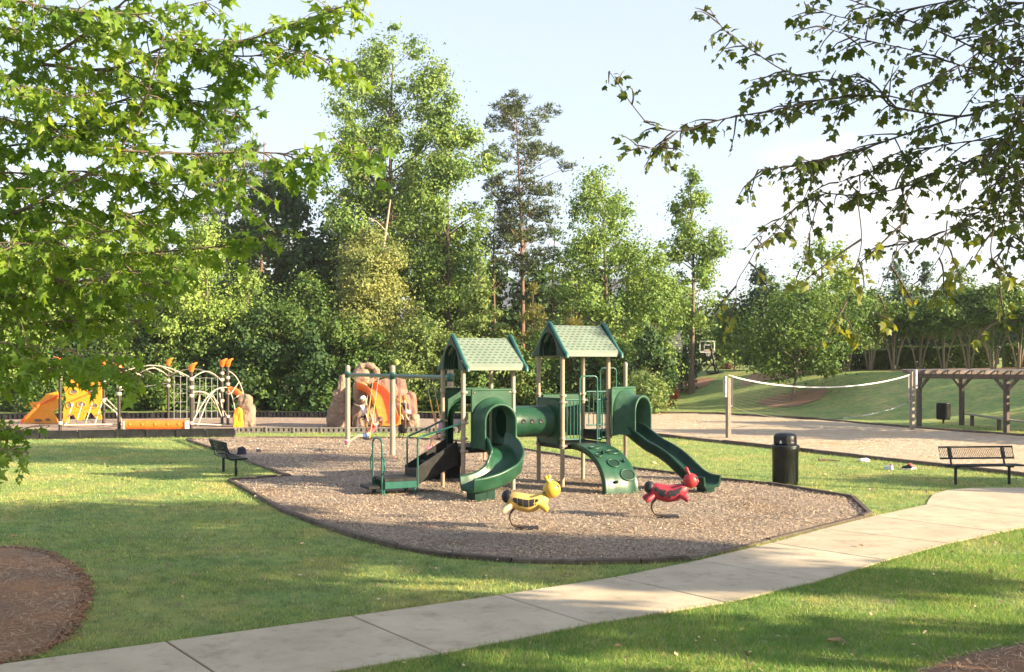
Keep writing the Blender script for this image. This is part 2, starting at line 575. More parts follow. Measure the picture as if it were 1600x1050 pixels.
M['pale_metal'] = simple('pale_painted_steel', (0.62, 0.58, 0.52), 0.4, 0.08, 3, b=0.02, dirt=0.15)
M['black'] = simple('black_coated_steel', (0.0101, 0.0095, 0.0095), 0.5, 0.2, 8, spec=0.25, b=0.08, dirt=0.25)
M['black_plastic'] = simple('black_plastic', (0.0120, 0.0126, 0.0144), 0.45, 0.2, 5, spec=0.3, b=0.05, dirt=0.3)
M['bench'] = simple('dark_teal_coating', (0.0058, 0.0106, 0.0125), 0.4, 0.2, 8, spec=0.3, b=0.05, dirt=0.08)
M['can'] = simple('trash_can_plastic', (0.0048, 0.0082, 0.0077), 0.38, 0.2, 4, spec=0.32, b=0.04, dirt=0.1)
M['grey_plastic'] = simple('plain_grey_plastic', (0.1680, 0.1480, 0.1320), 0.7, 0.2, 5, b=0.1, dirt=0.3)
M['brown_post'] = simple('brown_painted_steel', (0.028, 0.018, 0.016), 0.4, 0.15, 5, b=0.02, dirt=0.1)
M['cream_tube'] = simple('cream_painted_steel', (0.4769, 0.4046, 0.3179), 0.4, 0.08, 5, b=0.02, dirt=0.12)
M['orange'] = simple('orange_plastic', (0.85, 0.155, 0.012), 0.38, 0.08, 4, b=0.03, dirt=0.06)
M['amber'] = simple('amber_plastic', (0.82, 0.32, 0.015), 0.4, 0.08, 4, b=0.03, dirt=0.08)
M['yellow'] = simple('yellow_plastic', (0.60, 0.37, 0.035), 0.42, 0.06, 8, b=0.02, dirt=0.05)
M['yellow_body'] = simple('pale_yellow_plastic', (0.5950, 0.3995, 0.1105), 0.55, 0.08, 8, b=0.02, dirt=0.14)
M['cream'] = simple('cream_plastic', (0.62, 0.50, 0.30), 0.5, 0.08, 8, b=0.02, dirt=0.15)
M['red'] = simple('red_plastic', (0.26, 0.012, 0.030), 0.5, 0.12, 8, b=0.02, dirt=0.06)
M['red_bright'] = simple('bright_red_plastic', (0.38, 0.018, 0.024), 0.48, 0.08, 8, b=0.02, dirt=0.04)
M['spot'] = simple('charcoal_print', (0.0176, 0.0160, 0.0224), 0.5, 0.1, 8, spec=0.25, b=0, dirt=0.05)
M['steel'] = simple('spring_steel', (0.07, 0.045, 0.035), 0.5, 0.25, 10, metallic=0.5, b=0.1, dirt=0.3)
M['chain'] = simple('chain_coating', (0.66, 0.36, 0.06), 0.5, 0.1, 10, b=0, dirt=0.1)
M['rope'] = simple('grey_rope', (0.34, 0.35, 0.34), 0.8, 0.1, 10, b=0, dirt=0.1)
M['net_cord'] = simple('dark_net_cord', (0.10, 0.10, 0.085), 0.8, 0.1, 10, b=0, dirt=0.1)
M['tape'] = simple('white_net_tape', (0.78, 0.76, 0.72), 0.7, 0.05, 6, b=0.02, dirt=0.12)
M['white'] = simple('white_paint', (0.72, 0.72, 0.72), 0.5, 0.05, 6, b=0.02, dirt=0.08)
M['glass'] = simple('dark_window_glass', (0.02, 0.025, 0.03), 0.08, 0.2, 2, b=0, dirt=0.05)
m, t, p, o = newmat('cast_rock')
v = objc(t)
a = noise(t, 1.6, 7, 0.68, v)
c = ramp(t, a, [(0.3, (0.15, 0.10, 0.070)), (0.5, (0.25, 0.172, 0.122)), (0.72, (0.35, 0.26, 0.19))])
t.links.new(c, p.inputs['Base Color']); p.inputs['Roughness'].default_value = 0.85
bump(t, p, noise(t, 6, 6, 0.7, v), 0.8, 0.08)
M['rock'] = m
m, t, p, o = newmat('pink_cast_rock')
v = objc(t)
a = noise(t, 1.6, 7, 0.68, v)
c = ramp(t, a, [(0.3, (0.15, 0.075, 0.055)), (0.5, (0.25, 0.130, 0.095)), (0.72, (0.34, 0.21, 0.16))])
t.links.new(c, p.inputs['Base Color']); p.inputs['Roughness'].default_value = 0.85
bump(t, p, noise(t, 6, 6, 0.7, v), 0.8, 0.08)
M['rock_pink'] = m
# people
M['skin'] = simple('skin', (0.52, 0.30, 0.21), 0.55, 0.05, 6, b=0, dirt=0)
M['pink'] = simple('pink_cloth', (0.72, 0.12, 0.14), 0.8, 0.1, 14, b=0.1, dirt=0)
M['denim'] = simple('blue_denim', (0.05, 0.11, 0.23), 0.85, 0.2, 14, b=0.1, dirt=0)
M['purple'] = simple('violet_cloth', (0.32, 0.17, 0.42), 0.8, 0.1, 14, b=0.1, dirt=0)
M['dark_cloth'] = simple('dark_cloth', (0.022, 0.022, 0.032), 0.85, 0.2, 14, b=0.1, dirt=0)
M['navy'] = simple('navy_cloth', (0.0150, 0.0170, 0.0425), 0.85, 0.2, 14, b=0.1, dirt=0)
M['white_cloth'] = simple('white_cloth', (0.72, 0.71, 0.70), 0.85, 0.05, 14, b=0.1, dirt=0)
M['blue_cloth'] = simple('blue_cloth', (0.10, 0.17, 0.35), 0.85, 0.1, 14, b=0.1, dirt=0)
M['pink_shoe'] = simple('pink_shoe', (0.75, 0.22, 0.30), 0.6, 0.1, 14, b=0, dirt=0.1)
M['hair_brown'] = simple('brown_hair', (0.075, 0.042, 0.026), 0.6, 0.3, 20, b=0.1, dirt=0)
M['hair_dark'] = simple('dark_hair', (0.015, 0.012, 0.012), 0.55, 0.3, 20, b=0.1, dirt=0)
M['hair_blond'] = simple('blond_hair', (0.55, 0.38, 0.18), 0.6, 0.2, 20, b=0.1, dirt=0)
M['hair_red'] = simple('auburn_hair', (0.30, 0.13, 0.05), 0.6, 0.2, 20, b=0.1, dirt=0)
M['eye'] = simple('eye_dark', (0.02, 0.02, 0.02), 0.3, 0.1, 20, b=0, dirt=0)
M['lip'] = simple('lips', (0.45, 0.16, 0.14), 0.5, 0.1, 20, b=0, dirt=0)
# house
M['siding'] = simple('grey_siding', (0.1500, 0.1620, 0.1740), 0.7, 0.05, 1, b=0.02, dirt=0.05)
M['shingle'] = simple('slate_grey_shingle', (0.10, 0.115, 0.15), 0.85, 0.2, 2, b=0.2, dirt=0.05)
# foliage
M['lf_lime'] = leafmat('lime_leaf', (0.1548, 0.2508, 0.0559), (0.2244, 0.3200, 0.0760), (0.3018, 0.3892, 0.1102), 0.27)
M['lf_mid'] = leafmat('mid_green_leaf', (0.0625, 0.1265, 0.0330), (0.0969, 0.1696, 0.0413), (0.1531, 0.2127, 0.0523), 0.27)
M['lf_poplar'] = leafmat('poplar_leaf', (0.1072, 0.1961, 0.0541), (0.1714, 0.2652, 0.0707), (0.2435, 0.3212, 0.0875), 0.27)
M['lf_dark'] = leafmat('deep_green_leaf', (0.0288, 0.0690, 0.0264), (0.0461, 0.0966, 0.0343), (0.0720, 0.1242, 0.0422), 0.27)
M['lf_olive'] = leafmat('olive_leaf', (0.1665, 0.1978, 0.0688), (0.2459, 0.2716, 0.0946), (0.3252, 0.3352, 0.1289), 0.27)
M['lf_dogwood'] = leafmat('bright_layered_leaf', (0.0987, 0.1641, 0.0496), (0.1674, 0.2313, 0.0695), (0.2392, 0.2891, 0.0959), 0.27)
M['lf_pine'] = leafmat('pine_needle', (0.0459, 0.0756, 0.0415), (0.0783, 0.1053, 0.0518), (0.1350, 0.1512, 0.0674), 0.18, 0.5)
M['lf_pine_gold'] = leafmat('young_pine_needle', (0.1089, 0.1138, 0.0363), (0.1815, 0.1746, 0.0508), (0.2541, 0.2340, 0.0750), 0.22, 0.5)
M['lf_cedar'] = leafmat('blue_green_needle', (0.0264, 0.0624, 0.0432), (0.0420, 0.0888, 0.0576), (0.0660, 0.1176, 0.0696), 0.2, 0.55)
M['lf_hedge'] = leafmat('hedge_leaf', (0.0358, 0.0797, 0.0220), (0.0619, 0.1128, 0.0275), (0.1031, 0.1581, 0.0385), 0.27)
M['lf_crape'] = leafmat('crape_myrtle_leaf', (0.0728, 0.1460, 0.0377), (0.1193, 0.2031, 0.0494), (0.1904, 0.2571, 0.0668), 0.27)
M['lf_gum'] = leafmat('sweetgum_leaf', (0.1125, 0.2049, 0.0342), (0.1757, 0.2870, 0.0455), (0.2693, 0.3688, 0.0646), 0.55, 0.42, 0.3, (1.4, 1.3, 0.5))
M['lf_maple'] = leafmat('maple_leaf', (0.0462, 0.0759, 0.0198), (0.0682, 0.1012, 0.0242), (0.1155, 0.1403, 0.0330), 0.40, 0.45, 0.3, (1.5, 1.3, 0.45))
M['lf_maple_sunlit'] = leafmat('sunlit_maple_leaf', (0.13, 0.16, 0.03), (0.18, 0.20, 0.04), (0.25, 0.25, 0.06), 0.5, 0.45, 0.3, (1.4, 1.2, 0.5))  # sunlight on the low sprigs, put into a paler leaf colour
M['lf_red'] = leafmat('azalea_bloom', (0.45, 0.05, 0.03), (0.55, 0.10, 0.05), (0.30, 0.06, 0.04), 0.3)
M['lf_burgundy'] = leafmat('burgundy_leaf', (0.12, 0.035, 0.04), (0.17, 0.06, 0.06), (0.10, 0.06, 0.04), 0.3)

# ------------------------------------------------------------------ the ground
def pip(poly, X, Y):
    """points inside a polygon"""
    inside = np.zeros(X.shape, bool)
    n = len(poly)
    for i in range(n):
        x1, y1 = poly[i][0], poly[i][1]
        x2, y2 = poly[(i + 1) % n][0], poly[(i + 1) % n][1]
        if y1 == y2: continue
        c = ((y1 > Y) != (y2 > Y)) & (X < (x2 - x1) * (Y - y1) / (y2 - y1) + x1)
        inside ^= c
    return inside

gx = np.concatenate([np.array([-380, -240, -160]), np.arange(-100, 0, 5), np.arange(0, 70, 1.25), np.arange(70, 160, 6), np.array([200, 280, 380])])
gy = np.concatenate([np.array([-200, -120, -80]), np.arange(-50, 40, 5), np.arange(40, 110, 1.25), np.arange(110, 200, 8), np.array([240, 320, 420])])
GX, GY = np.meshgrid(gx, gy)
GZ = hgt(GX, GY)
nx, ny = len(gx), len(gy)
vv = np.stack([GX.ravel(), GY.ravel(), GZ.ravel()], 1)
ii = np.arange(nx * ny).reshape(ny, nx)
ff = np.stack([ii[:-1, :-1].ravel(), ii[:-1, 1:].ravel(), ii[1:, 1:].ravel(), ii[1:, :-1].ravel()], 1)
lawn = np_mesh('lawn', vv, ff, M['lawn'], smooth=True)
tag(lawn, kind='structure')

def sheet(name, poly, z, material, kind='structure', rough=0.0, step=0.5):
    """a flat sheet cut to a polygon, with a gently uneven surface when rough > 0"""
    import bmesh
    bm = bmesh.new()
    vs = [bm.verts.new((p[0], p[1], z)) for p in poly]
    bm.faces.new(vs)
    if rough > 0:
        xs = [p[0] for p in poly]; ys = [p[1] for p in poly]
        for ax, lo, hi in ((0, min(xs), max(xs)), (1, min(ys), max(ys))):
            k = lo + step
            while k < hi:
                co = (k, 0, 0) if ax == 0 else (0, k, 0)
                no = (1, 0, 0) if ax == 0 else (0, 1, 0)
                bmesh.ops.bisect_plane(bm, geom=bm.verts[:] + bm.edges[:] + bm.faces[:], plane_co=co, plane_no=no)
                k += step
        from mathutils import noise as mn
        for v in bm.verts:
            if not v.is_boundary:
                v.co.z += rough * (mn.noise(v.co * 0.55) + 0.6 * mn.noise(v.co * 1.7)) + rough * 0.6
    bmesh.ops.recalc_face_normals(bm, faces=bm.faces[:])
    for f in bm.faces:
        if f.normal.z < 0: f.normal_flip()
        f.smooth = True
    me = bpy.data.meshes.new(name)
    bm.to_mesh(me); bm.free()
    me.materials.append(material)
    o = link(name, me)
    return tag(o, kind=kind)

def draped(name, cx, cy, rx, ry, material, rz=0.0, dz=0.012, n=40, k=6, wob=0.08):
    """an uneven patch lying on the terrain"""
    vs = [(cx, cy, float(hgt(cx, cy)) + dz)]; fs = []
    for i in range(1, k + 1):
        for j in range(n):
            a = 2 * math.pi * j / n
            w = 1 + wob * math.sin(3 * a + 1) + wob * .6 * math.sin(7 * a + 2)
            x, y = math.cos(a) * rx * w * i / k, math.sin(a) * ry * w * i / k
            X, Y = cx + x * math.cos(rz) - y * math.sin(rz), cy + x * math.sin(rz) + y * math.cos(rz)
            vs.append((X, Y, float(hgt(X, Y)) + dz))
    for j in range(n): fs.append((0, 1 + j, 1 + (j + 1) % n))
    for i in range(k - 1):
        for j in range(n):
            a, b = 1 + i * n + j, 1 + i * n + (j + 1) % n
            fs.append((a, a + n, b + n, b))
    me = bpy.data.meshes.new(name); me.from_pydata(vs, [], fs)
    me.polygons.foreach_set('use_smooth', [True] * len(fs))
    me.materials.append(material)
    return tag(link(name, me), kind='structure')

# ------------------------------------------------------------------ pavement of concrete slabs
JP = [((550, 965), (690, 1025)), ((780, 932), (925, 978)), ((959.5, 904), (1135, 944)), ((1091, 877.5), (1280, 910.6)),
      ((1206, 850), (1385, 877.5)), ((1285, 828), (1482, 851)), ((1364, 808), (1565, 833)), ((1446, 790), (1650, 816))]
J = [(gp(*a).to_2d(), gp(*b).to_2d()) for a, b in JP]
J1 = (gp(260, 1005).to_2d(), gp(260, 1005).to_2d() + Vector((1.11, -1.52)))
J.insert(0, J1)
d0 = J[1][0] - J[0][0]
for k in range(4):
    J.insert(0, (J[0][0] - d0, J[0][1] - d0))
pav = root('pavement', (0, 0, 0), kind='structure')
PAVE_POLY = [j[0] for j in J] + [j[1] for j in J[::-1]]
def slab(poly, z0=-0.05, z1=0.024):
    mb = MB()
    n = len(poly)
    c = sum((Vector(p) for p in poly), Vector((0, 0))) / n
    ins = []
    for p in poly:
        d = Vector(p) - c
        ins.append(Vector(p) - d.normalized() * 0.018)
    ins2 = [p - (p - c).normalized() * 0.012 for p in ins]
    vs = [(p.x, p.y, z0) for p in ins] + [(p.x, p.y, z1 - 0.006) for p in ins] + [(p.x, p.y, z1) for p in ins2]
    fs = [tuple(range(2 * n, 3 * n))]
    for k in (0, 1):
        fs += [(k * n + i, k * n + (i + 1) % n, (k + 1) * n + (i + 1) % n, (k + 1) * n + i) for i in range(n)]
    mb._add(vs, fs)
    return mb.build('slab', M['concrete'], pav)
def edge_pts(a, b, prev, nxt):
    return [a, b]
for i in range(len(J) - 1):
    (a, b), (c, d) = J[i], J[i + 1]
    slab([a, b, d, c])
pad = [J[-1][0], J[-1][1]] + [gp(*q).to_2d() for q in ((1850, 800), (1830, 778), (1740, 766), (1620, 763.5), (1520, 763.5), (1478, 767), (1456, 774), (1450, 781))]
slab(pad)
PAVE_POLY = PAVE_POLY
PAD_POLY = pad
# dark soil shows in the joints
sheet('pavement_bed', [(p.x, p.y) for p in PAVE_POLY], 0.004, M['bed'])

# ------------------------------------------------------------------ wood chip pit with timber edging
pit_px = [(292, 688), (452, 745), (358, 752), (400, 775), (442, 800), (500, 822), (560, 842), (620, 857), (700, 871), (800, 879),
          (900, 881.5), (1000, 880.5), (1076, 876), (1200, 846.5), (1346, 810), (1359, 805), (1333, 780), (1200, 758), (1100, 748), (996, 734.5),
          (900, 718), (811, 702), (720, 691), (640, 686), (400, 685)]
PIT = [gp(*q).to_2d() for q in pit_px]
sheet('wood_chip_bed', PIT, 0.012, M['mulch'], rough=0.022, step=0.7)

def timbers(name, pts, label, group=None, h=0.13, w=0.14, closed=False, skip=(), L0=2.4, low=()):
    rt = root(name, (pts[0][0], pts[0][1], 0), label, 'edging', group)
    n = len(pts)
    for i in range(n if closed else n - 1):
        if i in skip: continue
        a, b = Vector((*pts[i], 0)), Vector((*pts[(i + 1) % n], 0))
        L = (b - a).length
        k = max(1, round(L / L0))
        hh = 0.05 if i in low else h
        for j in range(k):
            p = a.lerp(b, j / k); q = a.lerp(b, (j + 1) / k)
            dd = (q - p).normalized() * 0.006
            zz = hh + random.uniform(-.015, .015)
            za = Vector((0, 0, zz / 2 - 0.02)); 
            mb = MB().beam(p + dd + za + Vector((0, 0, random.uniform(-.008, .008))), q - dd + za, w, zz + 0.04, bev=0.012)
            mb.build('timber', M['timber'], rt)
    return rt
timbers('timber_edging', PIT, 'low weathered timber edging around the wood chip play pit', closed=True, low=(12, 13), h=.075, w=.10)

# ------------------------------------------------------------------ sand court
sand_px = [(893, 676), (1000, 678.5), (1210, 701), (1345, 715.5), (1476, 729.5), (1600, 744), (1700, 757), (1900, 715), (1760, 697), (1600, 682), (1427, 669.5),
           (1281, 656.5), (1124, 647.5), (1000, 646), (893, 648)]
SAND = [gp(*q).to_2d() for q in sand_px]
sheet('sand_court', SAND, 0.010, M['sand'], rough=0.04, step=0.8)
timbers('sand_edging', SAND, 'long timber edging around the pale sand volleyball court', closed=True, h=0.11, w=0.15)

# ------------------------------------------------------------------ far play area: chips and black plastic border panels
far_px = [(-150, 690), (0, 687.5), (180, 684.5), (367, 682.5), (371, 676.5), (500, 676.5), (715, 676.5), (730, 655), (520, 653), (390, 652.5), (200, 654.5), (-150, 657)]
FAR = [gp(*q).to_2d() for q in far_px]
sheet('far_chip_bed', FAR, 0.012, M['mulch'], rough=0.02, step=1.2)

def border_panel_mesh(name, material, H=.24, pk=.05):
    L = 1.19
    mb = MB()
    mb.box((0, pk, H / 2), (L, 0.02, H))
    mb.box((0, 0.0, H - 0.03), (L, 0.12, 0.06), bev=0.008)
    mb.box((0, 0.0, 0.03), (L, 0.12, 0.06), bev=0.008)
    for k in range(6):
        mb.box((-L / 2 + 0.03 + k * (L - 0.06) / 5, 0.0, H / 2), (0.13 if k % 5 else 0.14, 0.11, H - 0.12))
    mb.box((-L / 2 + .05, -0.075, H / 2), (0.07, 0.03, H + .02), bev=0.005)
    me = bpy.data.meshes.new(name)
    me.from_pydata(mb.v, [], mb.f); me.materials.append(material)
    return me
BP1 = border_panel_mesh('black_border_panel', M['black_plastic'], .33, -.04)
BP2 = border_panel_mesh('grey_border_panel', M['grey_plastic'])  # grey colour stands for black panels lit by the sun
def border(name, idx, label, me):
    rt = root(name, (FAR[idx[0]].x, FAR[idx[0]].y, 0), label, 'edging', 'plastic borders of the far play area')
    for i0, i1 in zip(idx[:-1], idx[1:]):
        a, b = FAR[i0], FAR[i1]
        L = (b - a).length
        k = max(1, round(L / 1.22))
        for j in range(k):
            p = a.lerp(b, (j + .5) / k)
            o = link('border_panel', me, rt)
            o.location = (p.x - FAR[idx[0]].x, p.y - FAR[idx[0]].y, random.uniform(-.012, .01))
            o.rotation_euler = (0, 0, math.atan2(b.y - a.y, b.x - a.x) + random.uniform(-.01, .01))
            o.scale = (L / k / 1.22, 1, 1)
border('plastic_border', [0, 1, 2, 3], 'black plastic border in front of the orange and yellow climbing frame', BP1)
border('plastic_border', [4, 5, 6], 'black plastic border coloured a sunlit grey in front of the climbing rocks', BP2)
border('plastic_border', [6, 7], 'short end run of plastic border behind the green swing frame', BP1)
border('plastic_border', [7, 8, 9, 10, 11], 'black plastic border along the wood behind the far play area', BP1)

# ------------------------------------------------------------------ planting beds
BED_L = [gp(*q).to_2d() for q in ((0, 856), (40, 858), (80, 868), (112, 886), (130, 908), (135, 930), (126, 955), (112, 980), (98, 1000), (60, 1022), (0, 1040), (-200, 1050), (-420, 1010), (-470, 940), (-350, 880), (-150, 858))]
sheet('left_mulch_bed', BED_L, 0.010, M['bed'], rough=0.03, step=0.35)
BED_R = [gp(*q).to_2d() for q in ((1432, 1056), (1470, 1038), (1520, 1022), (1560, 1014), (1600, 1008), (1680, 1002), (1800, 1005), (1900, 1030), (1900, 1150), (1700, 1200), (1500, 1150), (1420, 1080))]
sheet('right_mulch_bed', BED_R, 0.010, M['bed'], rough=0.03, step=0.35)
# brown strips on the bank
P = gp(1238, 626); draped('bank_mulch_patch', P.x + .1, P.y + .3, 2.0, 2.4, M['bed'], dz=0.05)
P = gp(1066, 606); draped('tree_mulch_ring', P.x + .6, P.y, 1.7, 2.4, M['bed'], dz=0.06)
def strip(name, pts, w, material, dz=0.05):
    P = bez(pts, 10)
    vs, fs = [], []
    for i, p in enumerate(P):
        d = (P[min(i + 1, len(P) - 1)] - P[max(i - 1, 0)]); d.z = 0; d.normalize()
        n_ = Vector((-d.y, d.x, 0))
        for k in range(5):
            q = p + n_ * w * (k / 4 - .5) * (1 + .12 * math.sin(i * 1.3))
            vs.append((q.x, q.y, float(hgt(q.x, q.y)) + dz))
    for i in range(len(P) - 1):
        for k in range(4):
            a = i * 5 + k
            fs.append((a, a + 1, a + 6, a + 5))
    me = bpy.data.meshes.new(name); me.from_pydata(vs, [], fs); me.materials.append(material)
    me.polygons.foreach_set('use_smooth', [True] * len(fs))
    return tag(link(name, me), kind='structure')
strip('hedge_mulch_strip', [(17, 77, 0), (22, 74.6, 0), (30, 72.6, 0), (40, 70.6, 0), (50, 69, 0)], 4.0, M['bed'])

# ------------------------------------------------------------------ grass, chips, straw: real blades and chips near the camera
def scatter(n, y0, y1, xa=0.53, xb=2.0):
    """points over the ground, denser near the camera"""
    Y = y0 * (y1 / y0) ** RNG.random(n)
    X = (RNG.random(n) * 2 - 1) * (xa * Y + xb)
    return X, Y
def blades(name, n, y0, y1, hmean, wmean, material, keep, grow=0.5, lean=0.55):
    X, Y = scatter(n, y0, y1)
    k = keep(X, Y)
    X, Y = X[k], Y[k]
    n = len(X)
    s = (Y / 11.0) ** grow
    Z = hgt(X, Y)
    a = RNG.random(n) * 2 * np.pi
    w = wmean * s * RNG.uniform(.6, 1.3, n)
    h = hmean * s ** .5 * RNG.uniform(.5, 1.4, n)
    lx, ly = RNG.normal(0, lean, n) * h, RNG.normal(0, lean, n) * h
    b = np.stack([X, Y, Z], 1)
    d = np.stack([np.cos(a) * w / 2, np.sin(a) * w / 2, np.zeros(n)], 1)
    tip = b + np.stack([lx, ly, h], 1)
    V = np.empty((n, 3, 3)); V[:, 0] = b - d; V[:, 1] = b + d; V[:, 2] = tip
    o = np_mesh(name, V.reshape(-1, 3), np.arange(n * 3).reshape(n, 3), material)
    return tag(o, kind='stuff')
pit_np = [(p.x, p.y) for p in PIT]; sand_np = [(p.x, p.y) for p in SAND]
pave_np = [(p.x, p.y) for p in PAVE_POLY]; pad_np = [(p.x, p.y) for p in PAD_POLY]
bl_np = [(p.x, p.y) for p in BED_L]; br_np = [(p.x, p.y) for p in BED_R]; far_np = [(p.x, p.y) for p in FAR]
def on_lawn(X, Y):
    bad = pip(pit_np, X, Y)
    for q in (sand_np, pave_np, pad_np, bl_np, br_np, far_np): bad |= pip(q, X, Y)
    return ~bad
def vnoise(X, Y, f, seed=0):
    """cheap smooth value noise"""
    x = X * f + seed * 17.3; y = Y * f + seed * 9.1
    xi, yi = np.floor(x).astype(int), np.floor(y).astype(int)
    u, v = sstep(x - xi), sstep(y - yi)
    h = lambda i, j: ((np.sin(i * 127.1 + j * 311.7 + seed) * 43758.5453) % 1.0)
    return (h(xi, yi) * (1 - u) + h(xi + 1, yi) * u) * (1 - v) + (h(xi, yi + 1) * (1 - u) + h(xi + 1, yi + 1) * u) * v
def thin(X, Y):
    return on_lawn(X, Y) & (vnoise(X, Y, 1.1, 3) * .6 + vnoise(X, Y, 4, 5) * .4 > RNG.random(len(X)) * .62)
blades('grass', 520000, 8.2, 48, 0.040, 0.0085, M['blade'], thin)
# longer, paler grass on the right-hand side of the pavement
near_line = np.array([[j[1].x, j[1].y] for j in J])
def right_side(X, Y):
    yl = np.interp(X, near_line[:, 0], near_line[:, 1])
    return on_lawn(X, Y) & (Y < yl) & (X > -1.2) & (vnoise(X, Y, .9, 8) > .25)
blades('long_grass', 230000, 8.0, 24, 0.058, 0.0085, M['lush_blade'], right_side, 0.4, 0.6)
def dry_spots(X, Y):
    yl = np.interp(X, near_line[:, 0], near_line[:, 1])
    e = np.exp(-np.abs(Y - yl) / .5) * .45
    return on_lawn(X, Y) & (Y < yl) & (X > -1.2) & (vnoise(X, Y, 1.3, 11) + e > .80)
blades('dry_grass', 60000, 8.0, 20, 0.075, 0.007, M['straw_blade'], dry_spots, 0.3, 0.5)
blades('straw_flecks', 60000, 8.2, 34, 0.030, 0.008, M['straw_blade'], lambda X, Y: on_lawn(X, Y) & (vnoise(X, Y, .8, 21) * .6 + vnoise(X, Y, 3, 22) * .4 > .55), 0.5, 0.9)
def edge_tufts(X, Y):
    """the fringe of grass that overhangs the pavement's edges"""
    d = np.full(len(X), 9.9)
    for side in (0, 1):
        for i in range(len(J) - 1):
            a, b = J[i][side], J[i + 1][side]
            dx, dy = b.x - a.x, b.y - a.y
            tt = np.clip(((X - a.x) * dx + (Y - a.y) * dy) / (dx * dx + dy * dy), 0, 1)
            d = np.minimum(d, np.hypot(X - a.x - tt * dx, Y - a.y - tt * dy))
    return on_lawn(X, Y) & (d < .09 + .1 * vnoise(X, Y, 2.5, 4))
blades('edge_grass', 260000, 8.0, 26, 0.055, 0.008, M['blade'], edge_tufts, 0.4, 0.8)

def chips(name, n, y0, y1, length, width, material, keep, z0=0.03, flat=0.35):
    X, Y = scatter(n, y0, y1)
    k = keep(X, Y)
    X, Y = X[k], Y[k]
    n = len(X)
    s = (Y / 16.0) ** .6
    a = RNG.random(n) * 2 * np.pi
    L = length * s * RNG.uniform(.4, 1.3, n); W = width * s * RNG.uniform(.5, 1.4, n)
    tz = RNG.normal(0, flat, n); bz = RNG.normal(0, flat, n)
    T = np.stack([np.cos(a), np.sin(a), tz], 1) * (L / 2)[:, None]
    B = np.stack([-np.sin(a), np.cos(a), bz], 1) * (W / 2)[:, None]
    C = np.stack([X, Y, z0 + RNG.random(n) * .025], 1)
    V = np.empty((n, 4, 3)); V[:, 0] = C - T - B; V[:, 1] = C + T - B; V[:, 2] = C + T + B; V[:, 3] = C - T + B
    o = np_mesh(name, V.reshape(-1, 3), np.arange(n * 4).reshape(n, 4), material)
    return tag(o, kind='stuff')
chips('wood_chips', 290000, 14, 40, 0.031, 0.0105, M['chip'], lambda X, Y: pip(pit_np, X, Y), 0.028)
chips('left_pine_straw', 90000, 8.2, 17, 0.12, 0.0055, M['straw'], lambda X, Y: pip(bl_np, X, Y), 0.03, 0.22)
chips('right_pine_straw', 60000, 7.0, 11.5, 0.13, 0.006, M['straw'], lambda X, Y: pip(br_np, X, Y), 0.03, 0.28)

# crumbled soil along the spade-cut rim of the left bed
def rim_clods(name, poly, n, material):
    a = np.array([[p.x, p.y] for p in poly]); b = np.roll(a, -1, 0)
    L = np.linalg.norm(b - a, axis=1); i = RNG.choice(len(a), n, p=L / L.sum()); u_ = RNG.random(n)
    C = a[i] + (b[i] - a[i]) * u_[:, None] + RNG.normal(0, .05, (n, 2))
    k = (C[:, 1] > 8.5) & (np.abs(C[:, 0]) < .53 * C[:, 1] + 1.5)
    C = C[k]; n = len(C)
    r = RNG.uniform(.008, .032, n)
    oct_ = np.array([[1, 0, 0], [-1, 0, 0], [0, 1, 0], [0, -1, 0], [0, 0, .8], [0, 0, -.8]], float)
    V = oct_[None] * r[:, None, None] * RNG.uniform(.6, 1.4, (n, 6, 1))
    V[:, :, 0] += C[:, 0:1]; V[:, :, 1] += C[:, 1:2]; V[:, :, 2] += RNG.uniform(.0, .04, (n, 1))
    f = np.array([[0, 2, 4], [2, 1, 4], [1, 3, 4], [3, 0, 4], [2, 0, 5], [1, 2, 5], [3, 1, 5], [0, 3, 5]])
    F = (f[None] + (np.arange(n) * 6)[:, None, None]).reshape(-1, 3)
    return tag(np_mesh(name, V.reshape(-1, 3), F, material), kind='stuff')
rim_clods('bed_rim_soil', BED_L, 2600, M['bed'])
chips('leaf_litter', 900, 8.5, 30, 0.055, 0.035, M['straw'], lambda X, Y: on_lawn(X, Y), 0.03, 0.4)
chips('pavement_grit', 500, 8.5, 24, 0.03, 0.015, M['straw'], lambda X, Y: pip(pave_np, X, Y), 0.028, 0.1)

# ------------------------------------------------------------------ the green play structure (local frame: a along the towers, b away from the camera)
PS_A = (-1.06, 22.95, 0.0)
PS_RZ = math.atan2(.427, .904)
ps = root('play_structure', PS_A, 'big green and tan play structure of two roofed towers joined by a tube, with slides', 'play structure', rz=PS_RZ, local=True)
def ps_part(mb, name, mat, parent=ps): return mb.build(name, mat, parent, world=False)
S = 1.2                    # side of a deck
T2 = 2.44                  # where the second tower starts
DZ = 1.0

